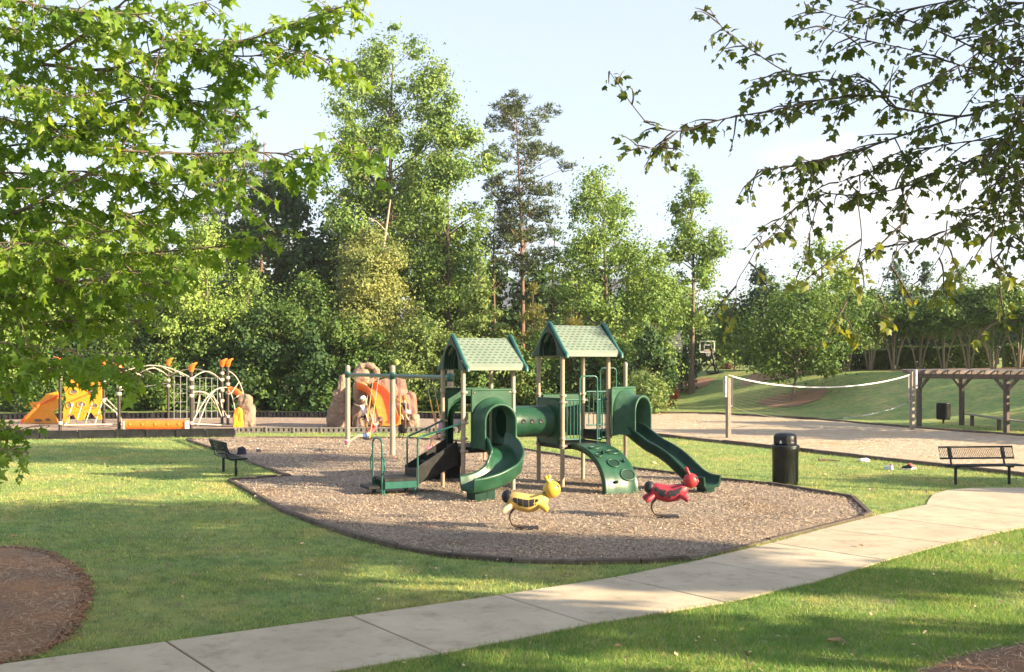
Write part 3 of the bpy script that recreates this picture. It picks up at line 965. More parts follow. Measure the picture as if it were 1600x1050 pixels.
def clamp(post, a, b, z, ang):
    mb = MB().lathe([(.058, -.035), (.066, -.03), (.066, .03), (.058, .035)], (a, b, z), 14)
    mb.box((a + .075 * math.cos(ang), b + .075 * math.sin(ang), z), (.07, .03, .05), rz=ang, bev=.006)
    return ps_part(mb, 'clamp', M['tan_metal'], post)
def post(a, b, z1, r=0.050, cl=(), cap=False):
    mb = MB().tube([(a, b, -.1), (a, b, z1)], r, 16)
    if cap:
        mb.lathe([(r + .004, -.06), (r + .006, 0), (r * .8, .035), (r * .3, .055), (.001, .06)], (a, b, z1), 14)
    o = ps_part(mb, 'post', M['tan_metal'])
    for z, g in cl: clamp(o, a, b, z, g)
    return o
for a0, zt, rows in ((0, 2.9, (0.92, 1.19, 1.53, 2.2)), (T2, 3.15, (0.95, 1.12, 1.95, 2.1))):
    for (da, db) in ((0, 0), (S, 0), (0, S), (S, S)):
        post(a0 + da, db, zt, cl=[(z, (0.2 if k % 2 else -0.5) + (math.pi if da and k % 3 == 0 else 0)) for k, z in enumerate(rows)])
post(T2 + 2 * S, S, 2.82, cl=[(1.25, 3.6), (2.1, 3.6)], cap=True)

def deck(poly, z, name='deck'):
    mb = MB()
    mb.prism([(p[0], p[1], z - .07) for p in poly], (0, 0, .07))
    n = len(poly)
    for i in range(n):
        p, q = poly[i], poly[(i + 1) % n]
        mb.beam((p[0], p[1], z - .06), (q[0], q[1], z - .06), .05, .13, bev=.012)
    return ps_part(mb, name, M['black'])
e = .04
deck([(e, e), (S - e, e), (S - e, S - e), (e, S - e)], DZ)
deck([(T2 + e, e), (T2 + S - e, e), (T2 + S - e, S - e), (T2 + e, S - e)], DZ)
deck([(T2 + S + .06, .1), (T2 + 2 * S - .05, S - .05), (T2 + S + .06, S - .05)], 1.24)
# step riser between the second tower's two decks
ps_part(MB().box((T2 + S - .01, .72, 1.14), (.03, .85, .24), bev=.01), 'step_riser', M['green_dark'])

# roofs: two sloping panels with a shell underneath, moulded end boards with an arched cut-out
def roof(a0, a1, ze, zr):
    bm_, bw = S / 2, 0.80
    th = .05
    def sec(a, grow=0.0, dz=0.0):
        pts = []
        for (s, z) in ((-bw - grow, ze), (-bw - grow, ze + .07), (-bw * .93, ze + .14), (0, zr), (bw * .93, ze + .14), (bw + grow, ze + .07), (bw + grow, ze), (bw * .9, ze + .06), (0, zr - .11), (-bw * .9, ze + .06)):
            pts.append((a, bm_ + s, z + dz))
        return pts
    mb = MB().sweep([sec(a0 + .05), sec(a1 - .05)], smooth=False)
    r = ps_part(mb, 'roof', M['sage'])
    for k, aa in enumerate((a0 - .03, a1 - .08)):
        # end board: gable outline outside, arch inside, built as a ring of quads and given depth
        n = 24
        outer, inner = [], []
        for i in range(n + 1):
            t_ = i / n
            ang = math.pi * (1 - t_)
            inner.append((bm_ + .44 * math.cos(ang), ze + .02 + (.46 * (zr - ze) / .62) * math.sin(ang) ** .9))
            if t_ < .5:
                f = t_ / .5
                outer.append((bm_ - (bw + .035) * (1 - f), ze - .015 + (zr - ze + .06) * f))
            else:
                f = (t_ - .5) / .5
                outer.append((bm_ + (bw + .035) * f, ze - .015 + (zr - ze + .06) * (1 - f)))
        mb = MB()
        A0, A1 = aa, aa + .11
        vs, fs = [], []
        for A_ in (A0, A1):
            for q in outer: vs.append((A_, q[0], q[1]))
            for q in inner: vs.append((A_, q[0], q[1]))
        m_ = n + 1
        for i in range(n):
            fs.append((i, i + 1, m_ + i + 1, m_ + i))
            fs.append((2 * m_ + i + 1, 2 * m_ + i, 3 * m_ + i, 3 * m_ + i + 1))
            fs.append((i + 1, i, 2 * m_ + i, 2 * m_ + i + 1))
            fs.append((m_ + i, m_ + i + 1, 3 * m_ + i + 1, 3 * m_ + i))
        for i in (0, n):
            fs.append((i, m_ + i, 3 * m_ + i, 2 * m_ + i))
        mb._add(vs, fs)
        eb = ps_part(mb, 'end_board', M['green_dark'], r)
        # raised rounded edge along both slopes and a stepped inner arch
        A_ = (A0 + A1) / 2
        mb = MB()
        mb.tube([(A_, bm_ - bw - .05, ze - .03), (A_, bm_ - bw - .045, ze + .06), (A_, bm_ - bw * .9, ze + .13), (A_, bm_ - .05, zr + .035), (A_, bm_, zr + .06),
                 (A_, bm_ + .05, zr + .035), (A_, bm_ + bw * .9, ze + .13), (A_, bm_ + bw + .045, ze + .06), (A_, bm_ + bw + .05, ze - .03)], .042, 10)
        ps_part(mb, 'rim', M['teal_roof'], r)
        for st in (.40, .35):
            ins = A0 + .13 + (.44 - st) if k == 0 else A1 - .13 - (.44 - st)
            mb = MB()
            arc = [(ins, bm_ + st * math.cos(math.pi * i / 20), ze + .03 + (st * (zr - ze) / .62) * math.sin(math.pi * i / 20) ** .9) for i in range(21)]
            mb.tube(arc, .035, 8)
            ps_part(mb, 'arch_step', M['green_dark'], r)
    # dark vault under the roof
    secs = []
    for A_ in (a0 + .10, a1 - .10):
        secs.append([(A_, bm_ + q * math.cos(math.pi * i / 16), ze + .03 + (q * (zr - ze) / .62) * math.sin(math.pi * i / 16) ** .9) for q, rng_ in ((.43, range(17)), (.46, range(16, -1, -1))) for i in rng_])
    ps_part(MB().sweep(secs), 'vault', M['green_dark'], r)
    # moulded shingle slots, in staggered rows on both slopes
    mb = MB()
    sl = Vector((0, bw * .93, zr - ze - .14)); Ls = sl.length; sl.normalize()
    for side in (-1, 1):
        d = Vector((0, side * bw * .93, ze + .14 - zr)); L = d.length; d.normalize()
        nrm = Vector((0, side * (zr - ze - .14), bw * .93)).normalized()
        Mx = Matrix((Vector((1, 0, 0)), d, nrm)).transposed()
        rows = 10
        for rr_ in range(rows):
            cnt = 9
            for c_ in range(cnt):
                a_ = a0 + .14 + (a1 - a0 - .28) * (c_ + (.5 if rr_ % 2 else 0)) / (cnt - .5)
                p = Vector((a_, bm_, zr)) + d * (L * (rr_ + .55) / rows) + nrm * .001
                mb.box(p, (.070, .030, .010), m=Mx)
    so = ps_part(mb, 'shingle_slots', M['slot'], r); so['kind'] = 'stuff'
    return r
M['teal_roof'] = simple('teal_roof_trim', (0.022, 0.115, 0.095), 0.45, 0.1, 3, b=0.03, dirt=0.12)
roof(-.02, 1.44, 2.68, 3.40)
roof(T2 - .04, T2 + 1.44, 2.99, 3.72)

# moulded hood panels: a plate whose stepped arch stands proud of it
def arch(w, zb, zs, zt, n=20):
    """bottom left, up, over and down; w half width, zs spring line"""
    pts = [(-w, zb), (-w, (zb + zs) / 2), (-w, zs)]
    for i in range(1, n):
        a = math.pi * (1 - i / n)
        pts.append((w * math.cos(a), zs + (zt - zs) * math.sin(a)))
    pts += [(w, zs), (w, (zb + zs) / 2), (w, zb)]
    return pts
def hood(name, origin, xdir, out, width, z0, z1, hw, zt, depth, mat, plate_mat=None, frame=True):
    """origin: centre of the plate at deck level; xdir along the plate, out = way it faces"""
    X_, O_ = Vector(xdir).normalized(), Vector(out).normalized()
    C = Vector(origin)
    P3 = lambda s, z, d: C + X_ * s + O_ * d + Vector((0, 0, z))
    stages = [(hw + .13, zt + .16, 0.0), (hw + .11, zt + .145, .07), (hw + .07, zt + .095, .09), (hw + .06, zt + .085, .17), (hw + .03, zt + .045, .19),
              (hw + .02, zt + .03, depth - .03), (hw + .03, zt + .045, depth), (hw + .01, zt + .01, depth + .012), (hw - .02, zt - .02, depth), (hw - .02, zt - .02, -.03)]
    secs = []
    for (w, t_, d) in stages:
        zs = t_ - w
        secs.append([P3(s, z, d) for s, z in arch(w, z0, zs, t_)])
    mb = MB().sweep(secs, closed_sec=False, caps=False)
    # the plate round the arch
    w0, t0 = stages[0][0], stages[0][1]
    A_ = arch(w0, z0, t0 - w0, t0)
    n = len(A_)
    hw_, top = width / 2, z1
    B_ = []
    for (s, z) in A_:
        k = len(B_)
        if k < 3: B_.append((-hw_, z if k else z0))
        elif k >= n - 3: B_.append((hw_, z if k < n - 1 else z0))
        else:
            ang = math.pi * (1 - (k - 2) / (n - 5))
            cx, sz = math.cos(ang), math.sin(ang)
            zc = t0 - w0
            tt = min(hw_ / abs(cx) if abs(cx) > 1e-6 else 9, (top - zc) / sz if sz > 1e-6 else 9)
            B_.append((cx * tt, zc + sz * tt))
    for d in (0.0, -.035):
        vs = [P3(s, z, d) for s, z in A_] + [P3(s, z, d) for s, z in B_]
        fs = [(i, i + 1, n + i + 1, n + i) for i in range(n - 1)]
        mb._add(vs, fs)
    rim_ = [(-hw_, z0), (-hw_, top), (hw_, top), (hw_, z0)]
    vs = [P3(s, z, .012) for s, z in rim_] + [P3(s, z, -.047) for s, z in rim_]
    o = ps_part(mb, name, mat)
    mb2 = MB()
    for i in range(3):
        p, q = rim_[i], rim_[i + 1]
        mb2.tube([P3(p[0], p[1], -.016), P3(q[0], q[1], -.016)], .03, 8)
    ps_part(mb2, 'panel_rim', mat, o)
    for s_, z_ in ((-hw_ + .05, top - .06), (hw_ - .05, top - .06), (-hw_ + .05, z0 + .1), (hw_ - .05, z0 + .1)):
        ps_part(MB().ell(P3(s_, z_, .006), (.016, .016, .016), 8, 6), 'bolt', M['tan_metal'], o)
    return o
hood('hood_panel', (.69, -.03, 0), (1, 0, 0), (0, -1, 0), .98, .98, 2.25, .36, 1.93, .42, M['green_panel'])
hood('hood_panel', (.60, S + .03, 0), (1, 0, 0), (0, 1, 0), 1.06, .98, 2.25, .36, 1.93, .34, M['green_panel'])

# moulded slides
def slide(path, name, mat, wid=.30, wall=.27, ups=None, th=.035):
    P = path
    secs = []
    for i, p in enumerate(P):
        d = (P[min(i + 1, len(P) - 1)] - P[max(i - 1, 0)]).normalized()
        side = d.cross(Vector((0, 0, 1))).normalized()
        up = side.cross(d).normalized()
        w = wid; hh = wall if not callable(wall) else wall(i / (len(P) - 1))
        prof = [(-w - .07, hh - .03), (-w - .055, hh + .01), (-w - .02, hh + .012), (-w - .005, hh - .02), (-w + .01, .09), (-w + .07, .015), (0, 0), (w - .07, .015), (w - .01, .09),
                (w + .005, hh - .02), (w + .02, hh + .012), (w + .055, hh + .01), (w + .07, hh - .03), (w + .055, hh - .05), (w + .04, .02), (w - .03, -.055), (0, -.06), (-w + .03, -.055), (-w - .04, .02), (-w - .055, hh - .05)]
        secs.append([p + side * s + up * z for s, z in prof])
    return ps_part(MB().sweep(secs), name, mat)
c1 = bez([(.69, .02, 1.0), (.70, -.25, .98), (.71, -.52, .86), (.66, -.80, .66), (.46, -1.06, .47), (.14, -1.20, .335), (-.20, -1.26, .265), (-.44, -1.27, .25)], 6)
s1 = slide(c1, 'curved_slide', M['green'], .31, lambda t: .30 - .06 * t)
ps_part(MB().box((-.22, -1.26, .10), (.30, .42, .26), bev=.02), 'slide_foot', M['green_dark'], s1)
ps_part(MB().box((.05, -1.22, .12), (.20, .30, .24), bev=.02), 'slide_foot', M['green_dark'], s1)

# second slide: hood on the slanting face of the upper deck, wavy chute to the right
w2l = lambda X, Y: ((X - PS_A[0]) * .904 + (Y - PS_A[1]) * .427, -(X - PS_A[0]) * .427 + (Y - PS_A[1]) * .904)
ha, hb = T2 + 1.62 * S, .40 * S
ha, hb = w2l(2.62, 24.72)
ea, eb_ = w2l(4.36, 22.98)
dirv = Vector((ea - ha, eb_ - hb, 0)).normalized()
hd = Vector((.80, -.60, 0))                       # world direction the hood faces
hl = Vector((hd.x * .904 + hd.y * .427, -hd.x * .427 + hd.y * .904, 0))
hood('hood_panel', (ha, hb, 0), (-hl.y, hl.x, 0), hl, 1.04, 1.2, 2.26, .36, 2.06, .52, M['green_panel'])
Lw = Vector((ea - ha, eb_ - hb)).length
prof = [(-.02, 1.24), (.10, 1.22), (.22, 1.06), (.34, .90), (.46, .79), (.58, .64), (.70, .43), (.80, .27), (.90, .19), (1.0, .175)]
c2 = bez([Vector((ha, hb, 0)) + dirv * (t_ * Lw) + Vector((0, 0, z)) for t_, z in prof], 5)
s2 = slide(c2, 'wave_slide', M['green_dark'], .27, lambda t: .21 - .02 * t)
ps_part(MB().box(Vector((ha, hb, .09)) + dirv * (Lw * .93), (.26, .34, .2), rz=math.atan2(dirv.y, dirv.x), bev=.02), 'slide_foot', M['green_dark'], s2)

# tube between the towers, with its two square end panels
ends = []
for a_, th_ in ((S + .03, .05), (T2 - .03, .05)):
    ring = []
    mb = MB()
    n = 28
    for A_ in (a_ - th_ / 2, a_ + th_ / 2):
        vs = [(A_, .6 + .36 * math.cos(2 * math.pi * i / n), 1.5 + .36 * math.sin(2 * math.pi * i / n)) for i in range(n)]
        for i in range(n):
            c_, s_ = math.cos(2 * math.pi * i / n), math.sin(2 * math.pi * i / n)
            k = .52 / max(abs(c_), abs(s_))
            vs.append((A_, .6 + c_ * k, 1.5 + s_ * k))
        mb._add(vs, [(i, (i + 1) % n, n + (i + 1) % n, n + i) for i in range(n)])
    for q in ((.08, .98), (.08, 2.02), (1.12, 2.02), (1.12, .98)): ring.append((a_, q[0], q[1]))
    mb.tube(ring, .035, 8, closed=True)
    ps_part(mb, 'tube_end_panel', M['green_panel'])
mb = MB()
prof = [(.37, S + .03), (.385, S + .08), (.40, S + .1), (.37, S + .14), (.365, (S + T2) / 2 - .03), (.385, (S + T2) / 2 - .02), (.385, (S + T2) / 2 + .02), (.365, (S + T2) / 2 + .03), (.37, T2 - .14), (.40, T2 - .1), (.385, T2 - .08), (.37, T2 - .03)]
prof = [(.365, S + .03), (.365, S + .10), (.36, S + .14), (.36, T2 - .14), (.375, T2 - .12), (.375, T2 - .03)]
MA = Matrix(((0, 0, 1), (0, 1, 0), (-1, 0, 0)))
mb.lathe(prof, (0, .6, 1.5), 32, MA)
mb.lathe([(r_ - .015, z_) for r_, z_ in prof[::-1]], (0, .6, 1.5), 32, MA)
tube_o = ps_part(mb, 'tunnel', M['green'])
for a_ in (1.58, 1.80, 2.02):
    zz = 1.52; rr_ = .362
    ang = math.radians(3)
    mb = MB().lathe([(.001, .004), (.040, .004), (.052, .012), (.060, .0)], (a_, .6 - rr_ * math.cos(ang), zz), 14, Matrix(((1, 0, 0), (0, 0, -1), (0, 1, 0))))
    ps_part(mb, 'port_hole', M['spot'], tube_o)

# arching climbers: a bowed plate from deck to ground with foot holds
def arch_climber(a0, a1, b0, b1, z1, mat, name, holds, flare=.05):
    n, th = 18, .06
    P = lambda s, t_, off: None
    def pt(s, t_, off=0.0):
        ang = t_ * math.pi / 2
        sb = math.sin(ang) ** .92; cz = math.cos(ang) ** .85 if t_ < 1 else 0
        b_ = b0 + (b1 - b0) * sb
        z_ = z1 * cz
        nb, nz = (1 if b1 > b0 else -1) * math.sin(ang) * 1.0, math.cos(ang) * 1.2
        l = math.hypot(nb, nz)
        w = (a1 - a0) / 2 + flare * t_
        return Vector(((a0 + a1) / 2 + s * w, b_ + nb / l * off, z_ + nz / l * off))
    secs = []
    for i in range(n + 1):
        t_ = i / n
        secs.append([pt(-1, t_, -.10), pt(-1, t_, .02), pt(-.96, t_, .035), pt(-.8, t_, .0), pt(-.3, t_, .01), pt(.3, t_, .01), pt(.8, t_, 0), pt(.96, t_, .035), pt(1, t_, .02), pt(1, t_, -.10), pt(.93, t_, -.10), pt(.9, t_, -.03), pt(0, t_, -.03), pt(-.9, t_, -.03), pt(-.93, t_, -.10)])
    o = ps_part(MB().sweep(secs), name, mat)
    for (s, t_, w, h, kind) in holds:
        c_ = pt(s, t_, .014)
        ea_ = Vector((1, 0, 0)); eb2 = (pt(s, t_ + .01) - pt(s, t_ - .01)).normalized()
        nn = ea_.cross(eb2).normalized()
        if nn.z < 0: nn = -nn
        if kind == 'hole':
            mb = MB()
            k = 18
            ring = [c_ + ea_ * w * math.cos(2 * math.pi * i / k) + eb2 * h * math.sin(2 * math.pi * i / k) for i in range(k)]
            mb.tube([q + nn * .006 for q in ring], .016, 6, closed=True)
            ho = ps_part(mb, 'foot_hold', mat, o)
            mb = MB()
            inn = [c_ + nn * .004 + ea_ * (w - .005) * math.cos(2 * math.pi * i / k) + eb2 * (h - .005) * math.sin(2 * math.pi * i / k) for i in range(k)]
            mb._add(inn + [c_ + nn * .001], [(i, (i + 1) % k, k) for i in range(k)])
            ps_part(mb, 'hold_hollow', M['hollow'] if mat is not M['black_plastic'] else M['black'], o)
        else:
            Mx = Matrix((ea_, eb2, nn)).transposed()
            ps_part(MB().ell(c_ + nn * .02, (w, h, .045), 10, 6, Mx), 'knob', M['green_dark'], o)
    return o
arch_climber(2.66, 3.38, -.02, -1.62, .98, M['green'], 'arch_climber',
             [(-.25, .22, .15, .075, 'hole'), (.45, .36, .16, .09, 'hole'), (-.62, .42, .085, .06, 'hole'), (-.05, .58, .14, .12, 'hole'), (.50, .77, .17, .13, 'hole'),
              (-.25, .38, .035, .05, 'k'), (.62, .56, .045, .035, 'k'), (-.30, .86, .05, .035, 'k')], .06)
arch_climber(.22, .98, S + .02, S + 1.55, .97, M['black_plastic'], 'rear_climber', [(-.3, .35, .14, .08, 'hole'), (.3, .55, .14, .09, 'hole'), (-.2, .75, .14, .1, 'hole')], .04)

# barrier on the second tower's front with the tall grab loop over the climber
def barrier(a0, a1, b_, z0, z1, n, mat=M['teal_metal']):
    o = ps_part(MB().tube([(a0, b_, z1), (a1, b_, z1)], .02, 8), 'barrier', mat)
    ps_part(MB().tube([(a0, b_, z0), (a1, b_, z0)], .02, 8), 'bottom_rail', mat, o)
    for i in range(n):
        a_ = a0 + (a1 - a0) * (i + .5) / n
        ps_part(MB().tube([(a_, b_, z0), (a_, b_, z1)], .013, 6), 'picket', mat, o)
    return o
barrier(T2 + .06, T2 + .42, -.02, 1.10, 2.0, 4)
barrier(T2 + .90, T2 + 1.15, -.02, 1.10, 2.0, 3)
def loop(a0, a1, b_, z0, z1, r=.02, rad=.09, mat=M['teal_metal'], name='grab_loop'):
    pts = [(a0, b_, z0), (a0, b_, z1 - rad)]
    for i in range(1, 6): 
        g = math.pi - math.pi / 2 * i / 5
        pts.append((a0 + rad + rad * math.cos(g), b_, z1 - rad + rad * math.sin(g)))
    for i in range(0, 6):
        g = math.pi / 2 - math.pi / 2 * i / 5
        pts.append((a1 - rad + rad * math.cos(g), b_, z1 - rad + rad * math.sin(g)))
    pts.append((a1, b_, z0))
    return ps_part(MB().tube(pts, r, 8), name, mat)
loop(T2 + .43, T2 + .89, -.03, 1.02, 2.54)
barrier(T2 + S + .1, T2 + 2 * S - .08, S, 1.34, 2.15, 8)
loop(T2 + S + .5, T2 + S + .95, S + .03, 1.26, 2.72)
# solid panel with a bubble window at the second tower's back
mb = MB().box((T2 + .6, S + .02, 1.60), (1.04, .05, 1.0), bev=.02)
bp = ps_part(mb, 'back_panel', M['green_panel'])
ps_part(MB().ell((T2 + .62, S - .01, 1.62), (.2, .10, .2), 18, 10), 'bubble_window', M['grey_plastic'], bp)

# transfer platform, steps and hand rails on the left
st = MB()
st.box((-1.36, .57, .34), (.74, .72, .09), bev=.02)
plat = ps_part(st, 'transfer_platform', M['black'])
ps_part(MB().box((-1.36, .215, .235), (.72, .05, .15), bev=.01), 'platform_bracket', M['teal_metal'], plat)
ps_part(MB().box((-1.36, .925, .235), (.72, .05, .15), bev=.01), 'platform_bracket', M['teal_metal'], plat)
ps_part(MB().box((-1.90, .57, .19), (.32, .60, .07), bev=.015), 'low_step', M['black'], plat)
for bb in (.27, .87):
    ps_part(MB().tube([(-1.72, bb, -.1), (-1.72, bb, .30)], .03, 8), 'platform_leg', M['teal_metal'], plat)
    ps_part(MB().tube([(-1.02, bb, -.1), (-1.02, bb, .30)], .03, 8), 'platform_leg', M['teal_metal'], plat)
stair = ps_part(MB().prism([(-1.0, .235, .20), (-1.0, .235, .58), (-.05, .235, 1.13), (-.02, .235, 1.0), (-.02, .235, .62)], (0, .035, 0)).prism([(-1.0, .92, .20), (-1.0, .92, .58), (-.05, .92, 1.13), (-.02, .92, 1.0), (-.02, .92, .62)], (0, .035, 0)), 'stair', M['black'])
for k, (aa, zz) in enumerate(((-.84, .535), (-.52, .69), (-.20, .845))):
    ps_part(MB().box((aa, .595, zz - .03), (.33, .65, .06), bev=.01), 'tread', M['black'], stair)
    ps_part(MB().box((aa - .16, .595, zz - .10), (.02, .65, .14)), 'riser', M['black'], stair)
for (bb, pb) in ((.245, -.02), (.915, S - .05)):
    mb = MB().tube(bez([(-.96, bb, -.1), (-.96, bb, .6), (-.96, bb, 1.14), (-.90, bb, 1.23), (-.78, bb, 1.28), (-.35, (bb + pb) / 2, 1.42), (-.03, pb, 1.54)], 5), .021, 8)
    ps_part(mb, 'hand_rail', M['teal_metal'])
for bb in (.25, .89):
    pass
# tall transfer loop with a D handle each side
pts = []
a_ = -1.76
for q in ((.26, -.1), (.26, .6), (.26, 1.06), (.31, 1.17), (.42, 1.215), (.575, 1.225), (.73, 1.215), (.84, 1.17), (.89, 1.06), (.89, .6), (.89, -.1)):
    pts.append((a_, q[0], q[1]))
tl = ps_part(MB().tube(bez(pts, 5), .022, 8), 'transfer_loop', M['teal_metal'])
for bb, sg in ((.26, -1), (.89, 1)):
    arc = [(a_, bb + sg * .18 * math.sin(math.pi * i / 12) ** .55, .46 + .40 * i / 12) for i in range(13)]
    ps_part(MB().tube(arc, .016, 8), 'side_handle', M['teal_metal'], tl)

# ------------------------------------------------------------------ swing frame and swings
s0, s2p = Vector((-5.715, 36.75, 0)), Vector((-1.66, 28.45, 0))
sw = root('swing_set', s0, 'three post swing frame with a green top beam and tan posts', 'swing frame')
for k in range(3):
    p = s0.lerp(s2p, k / 2)
    mb = MB().tube([p + Vector((0, 0, -.1)), p + Vector((0, 0, 2.68))], .085, 14)
    mb.lathe([(.087, 0), (.085, .05), (.06, .095), (.001, .115)], p + Vector((0, 0, 2.68)), 14)
    po = mb.build('post', M['tan_metal'], sw)
    mb = MB().lathe([(.09, -.11), (.105, -.10), (.105, .10), (.09, .11)], p + Vector((0, 0, 2.46)), 14)
    mb.build('beam_collar', M['teal_metal'], po)
bd = (s2p - s0).normalized()
MB().tube([s0 - bd * .12 + Vector((0, 0, 2.46)), s2p + bd * .12 + Vector((0, 0, 2.46))], .058, 12).build('beam', M['teal_metal'], sw)
FW = Vector((-bd.y * -1, 0, 0))
SWF = Vector((bd.y, -bd.x, 0)).normalized()            # swing direction, towards the left of the picture
if SWF.x > 0: SWF = -SWF
def hanging(name, s, seat_off, seat_z, label, kind='belt', lean=0.0):
    base = s0.lerp(s2p, s)
    q = base + SWF * seat_off + Vector((0, 0, seat_z))
    rt = root(name, (q.x, q.y, seat_z), label, 'swing', 'swings hanging from the green beam')
    for sg in (-1, 1):
        a_ = base + bd * .26 * sg + Vector((0, 0, 2.40)); b_ = q + bd * .24 * sg
        m_ = a_.lerp(b_, .35)
        ch = MB().tube([a_, m_], .009, 5).build('chain', M['rope'], rt)
        MB().tube([m_, b_], .015, 6).build('chain_sleeve', M['chain'], ch)
        MB().lathe([(.03, -.03), (.03, .04)], a_ + Vector((0, 0, .03)), 8).build('hanger', M['steel'], ch)
    if kind == 'belt':
        secs = []
        for i in range(9):
            u_ = -1 + 2 * i / 8
            c_ = q + bd * .24 * u_ + Vector((0, 0, -.06 * (1 - u_ * u_)))
            secs.append([c_ + SWF * w + Vector((0, 0, h)) for w, h in ((-.08, -.008), (.08, -.008), (.08, .008), (-.08, .008))])
        MB().sweep(secs).build('seat', M['black_plastic'], rt)
    else:
        mb = MB()
        prof = [(.03, -.16), (.10, -.15), (.135, -.06), (.14, .06), (.13, .10), (.115, .10), (.115, -.04), (.08, -.12), (.001, -.13)]
        mb.lathe(prof, q, 16)
        se = mb.build('seat', M['black_plastic'], rt)
        for sg in (-1, 1):
            MB().tube([q + bd * .05 * sg + SWF * .1 + Vector((0, 0, -.13)), q + bd * .05 * sg + SWF * .14 + Vector((0, 0, -.26)), q + bd * .09 * sg + SWF * .05 + Vector((0, 0, -.30)), q + bd * .1 * sg + Vector((0, 0, -.14))], .014, 6).build('leg_loop', M['black_plastic'], se)
    return q
SW1 = hanging('swing', .33, .30, .46, 'swing under the leaning child in pink, nearest the far left post')
SW2 = hanging('swing', .60, .0, .90, 'empty black bucket swing behind the middle post of the frame', 'bucket')
SW3 = hanging('swing', .83, -.38, .72, 'swing under the child in violet, beside the green roofed tower')

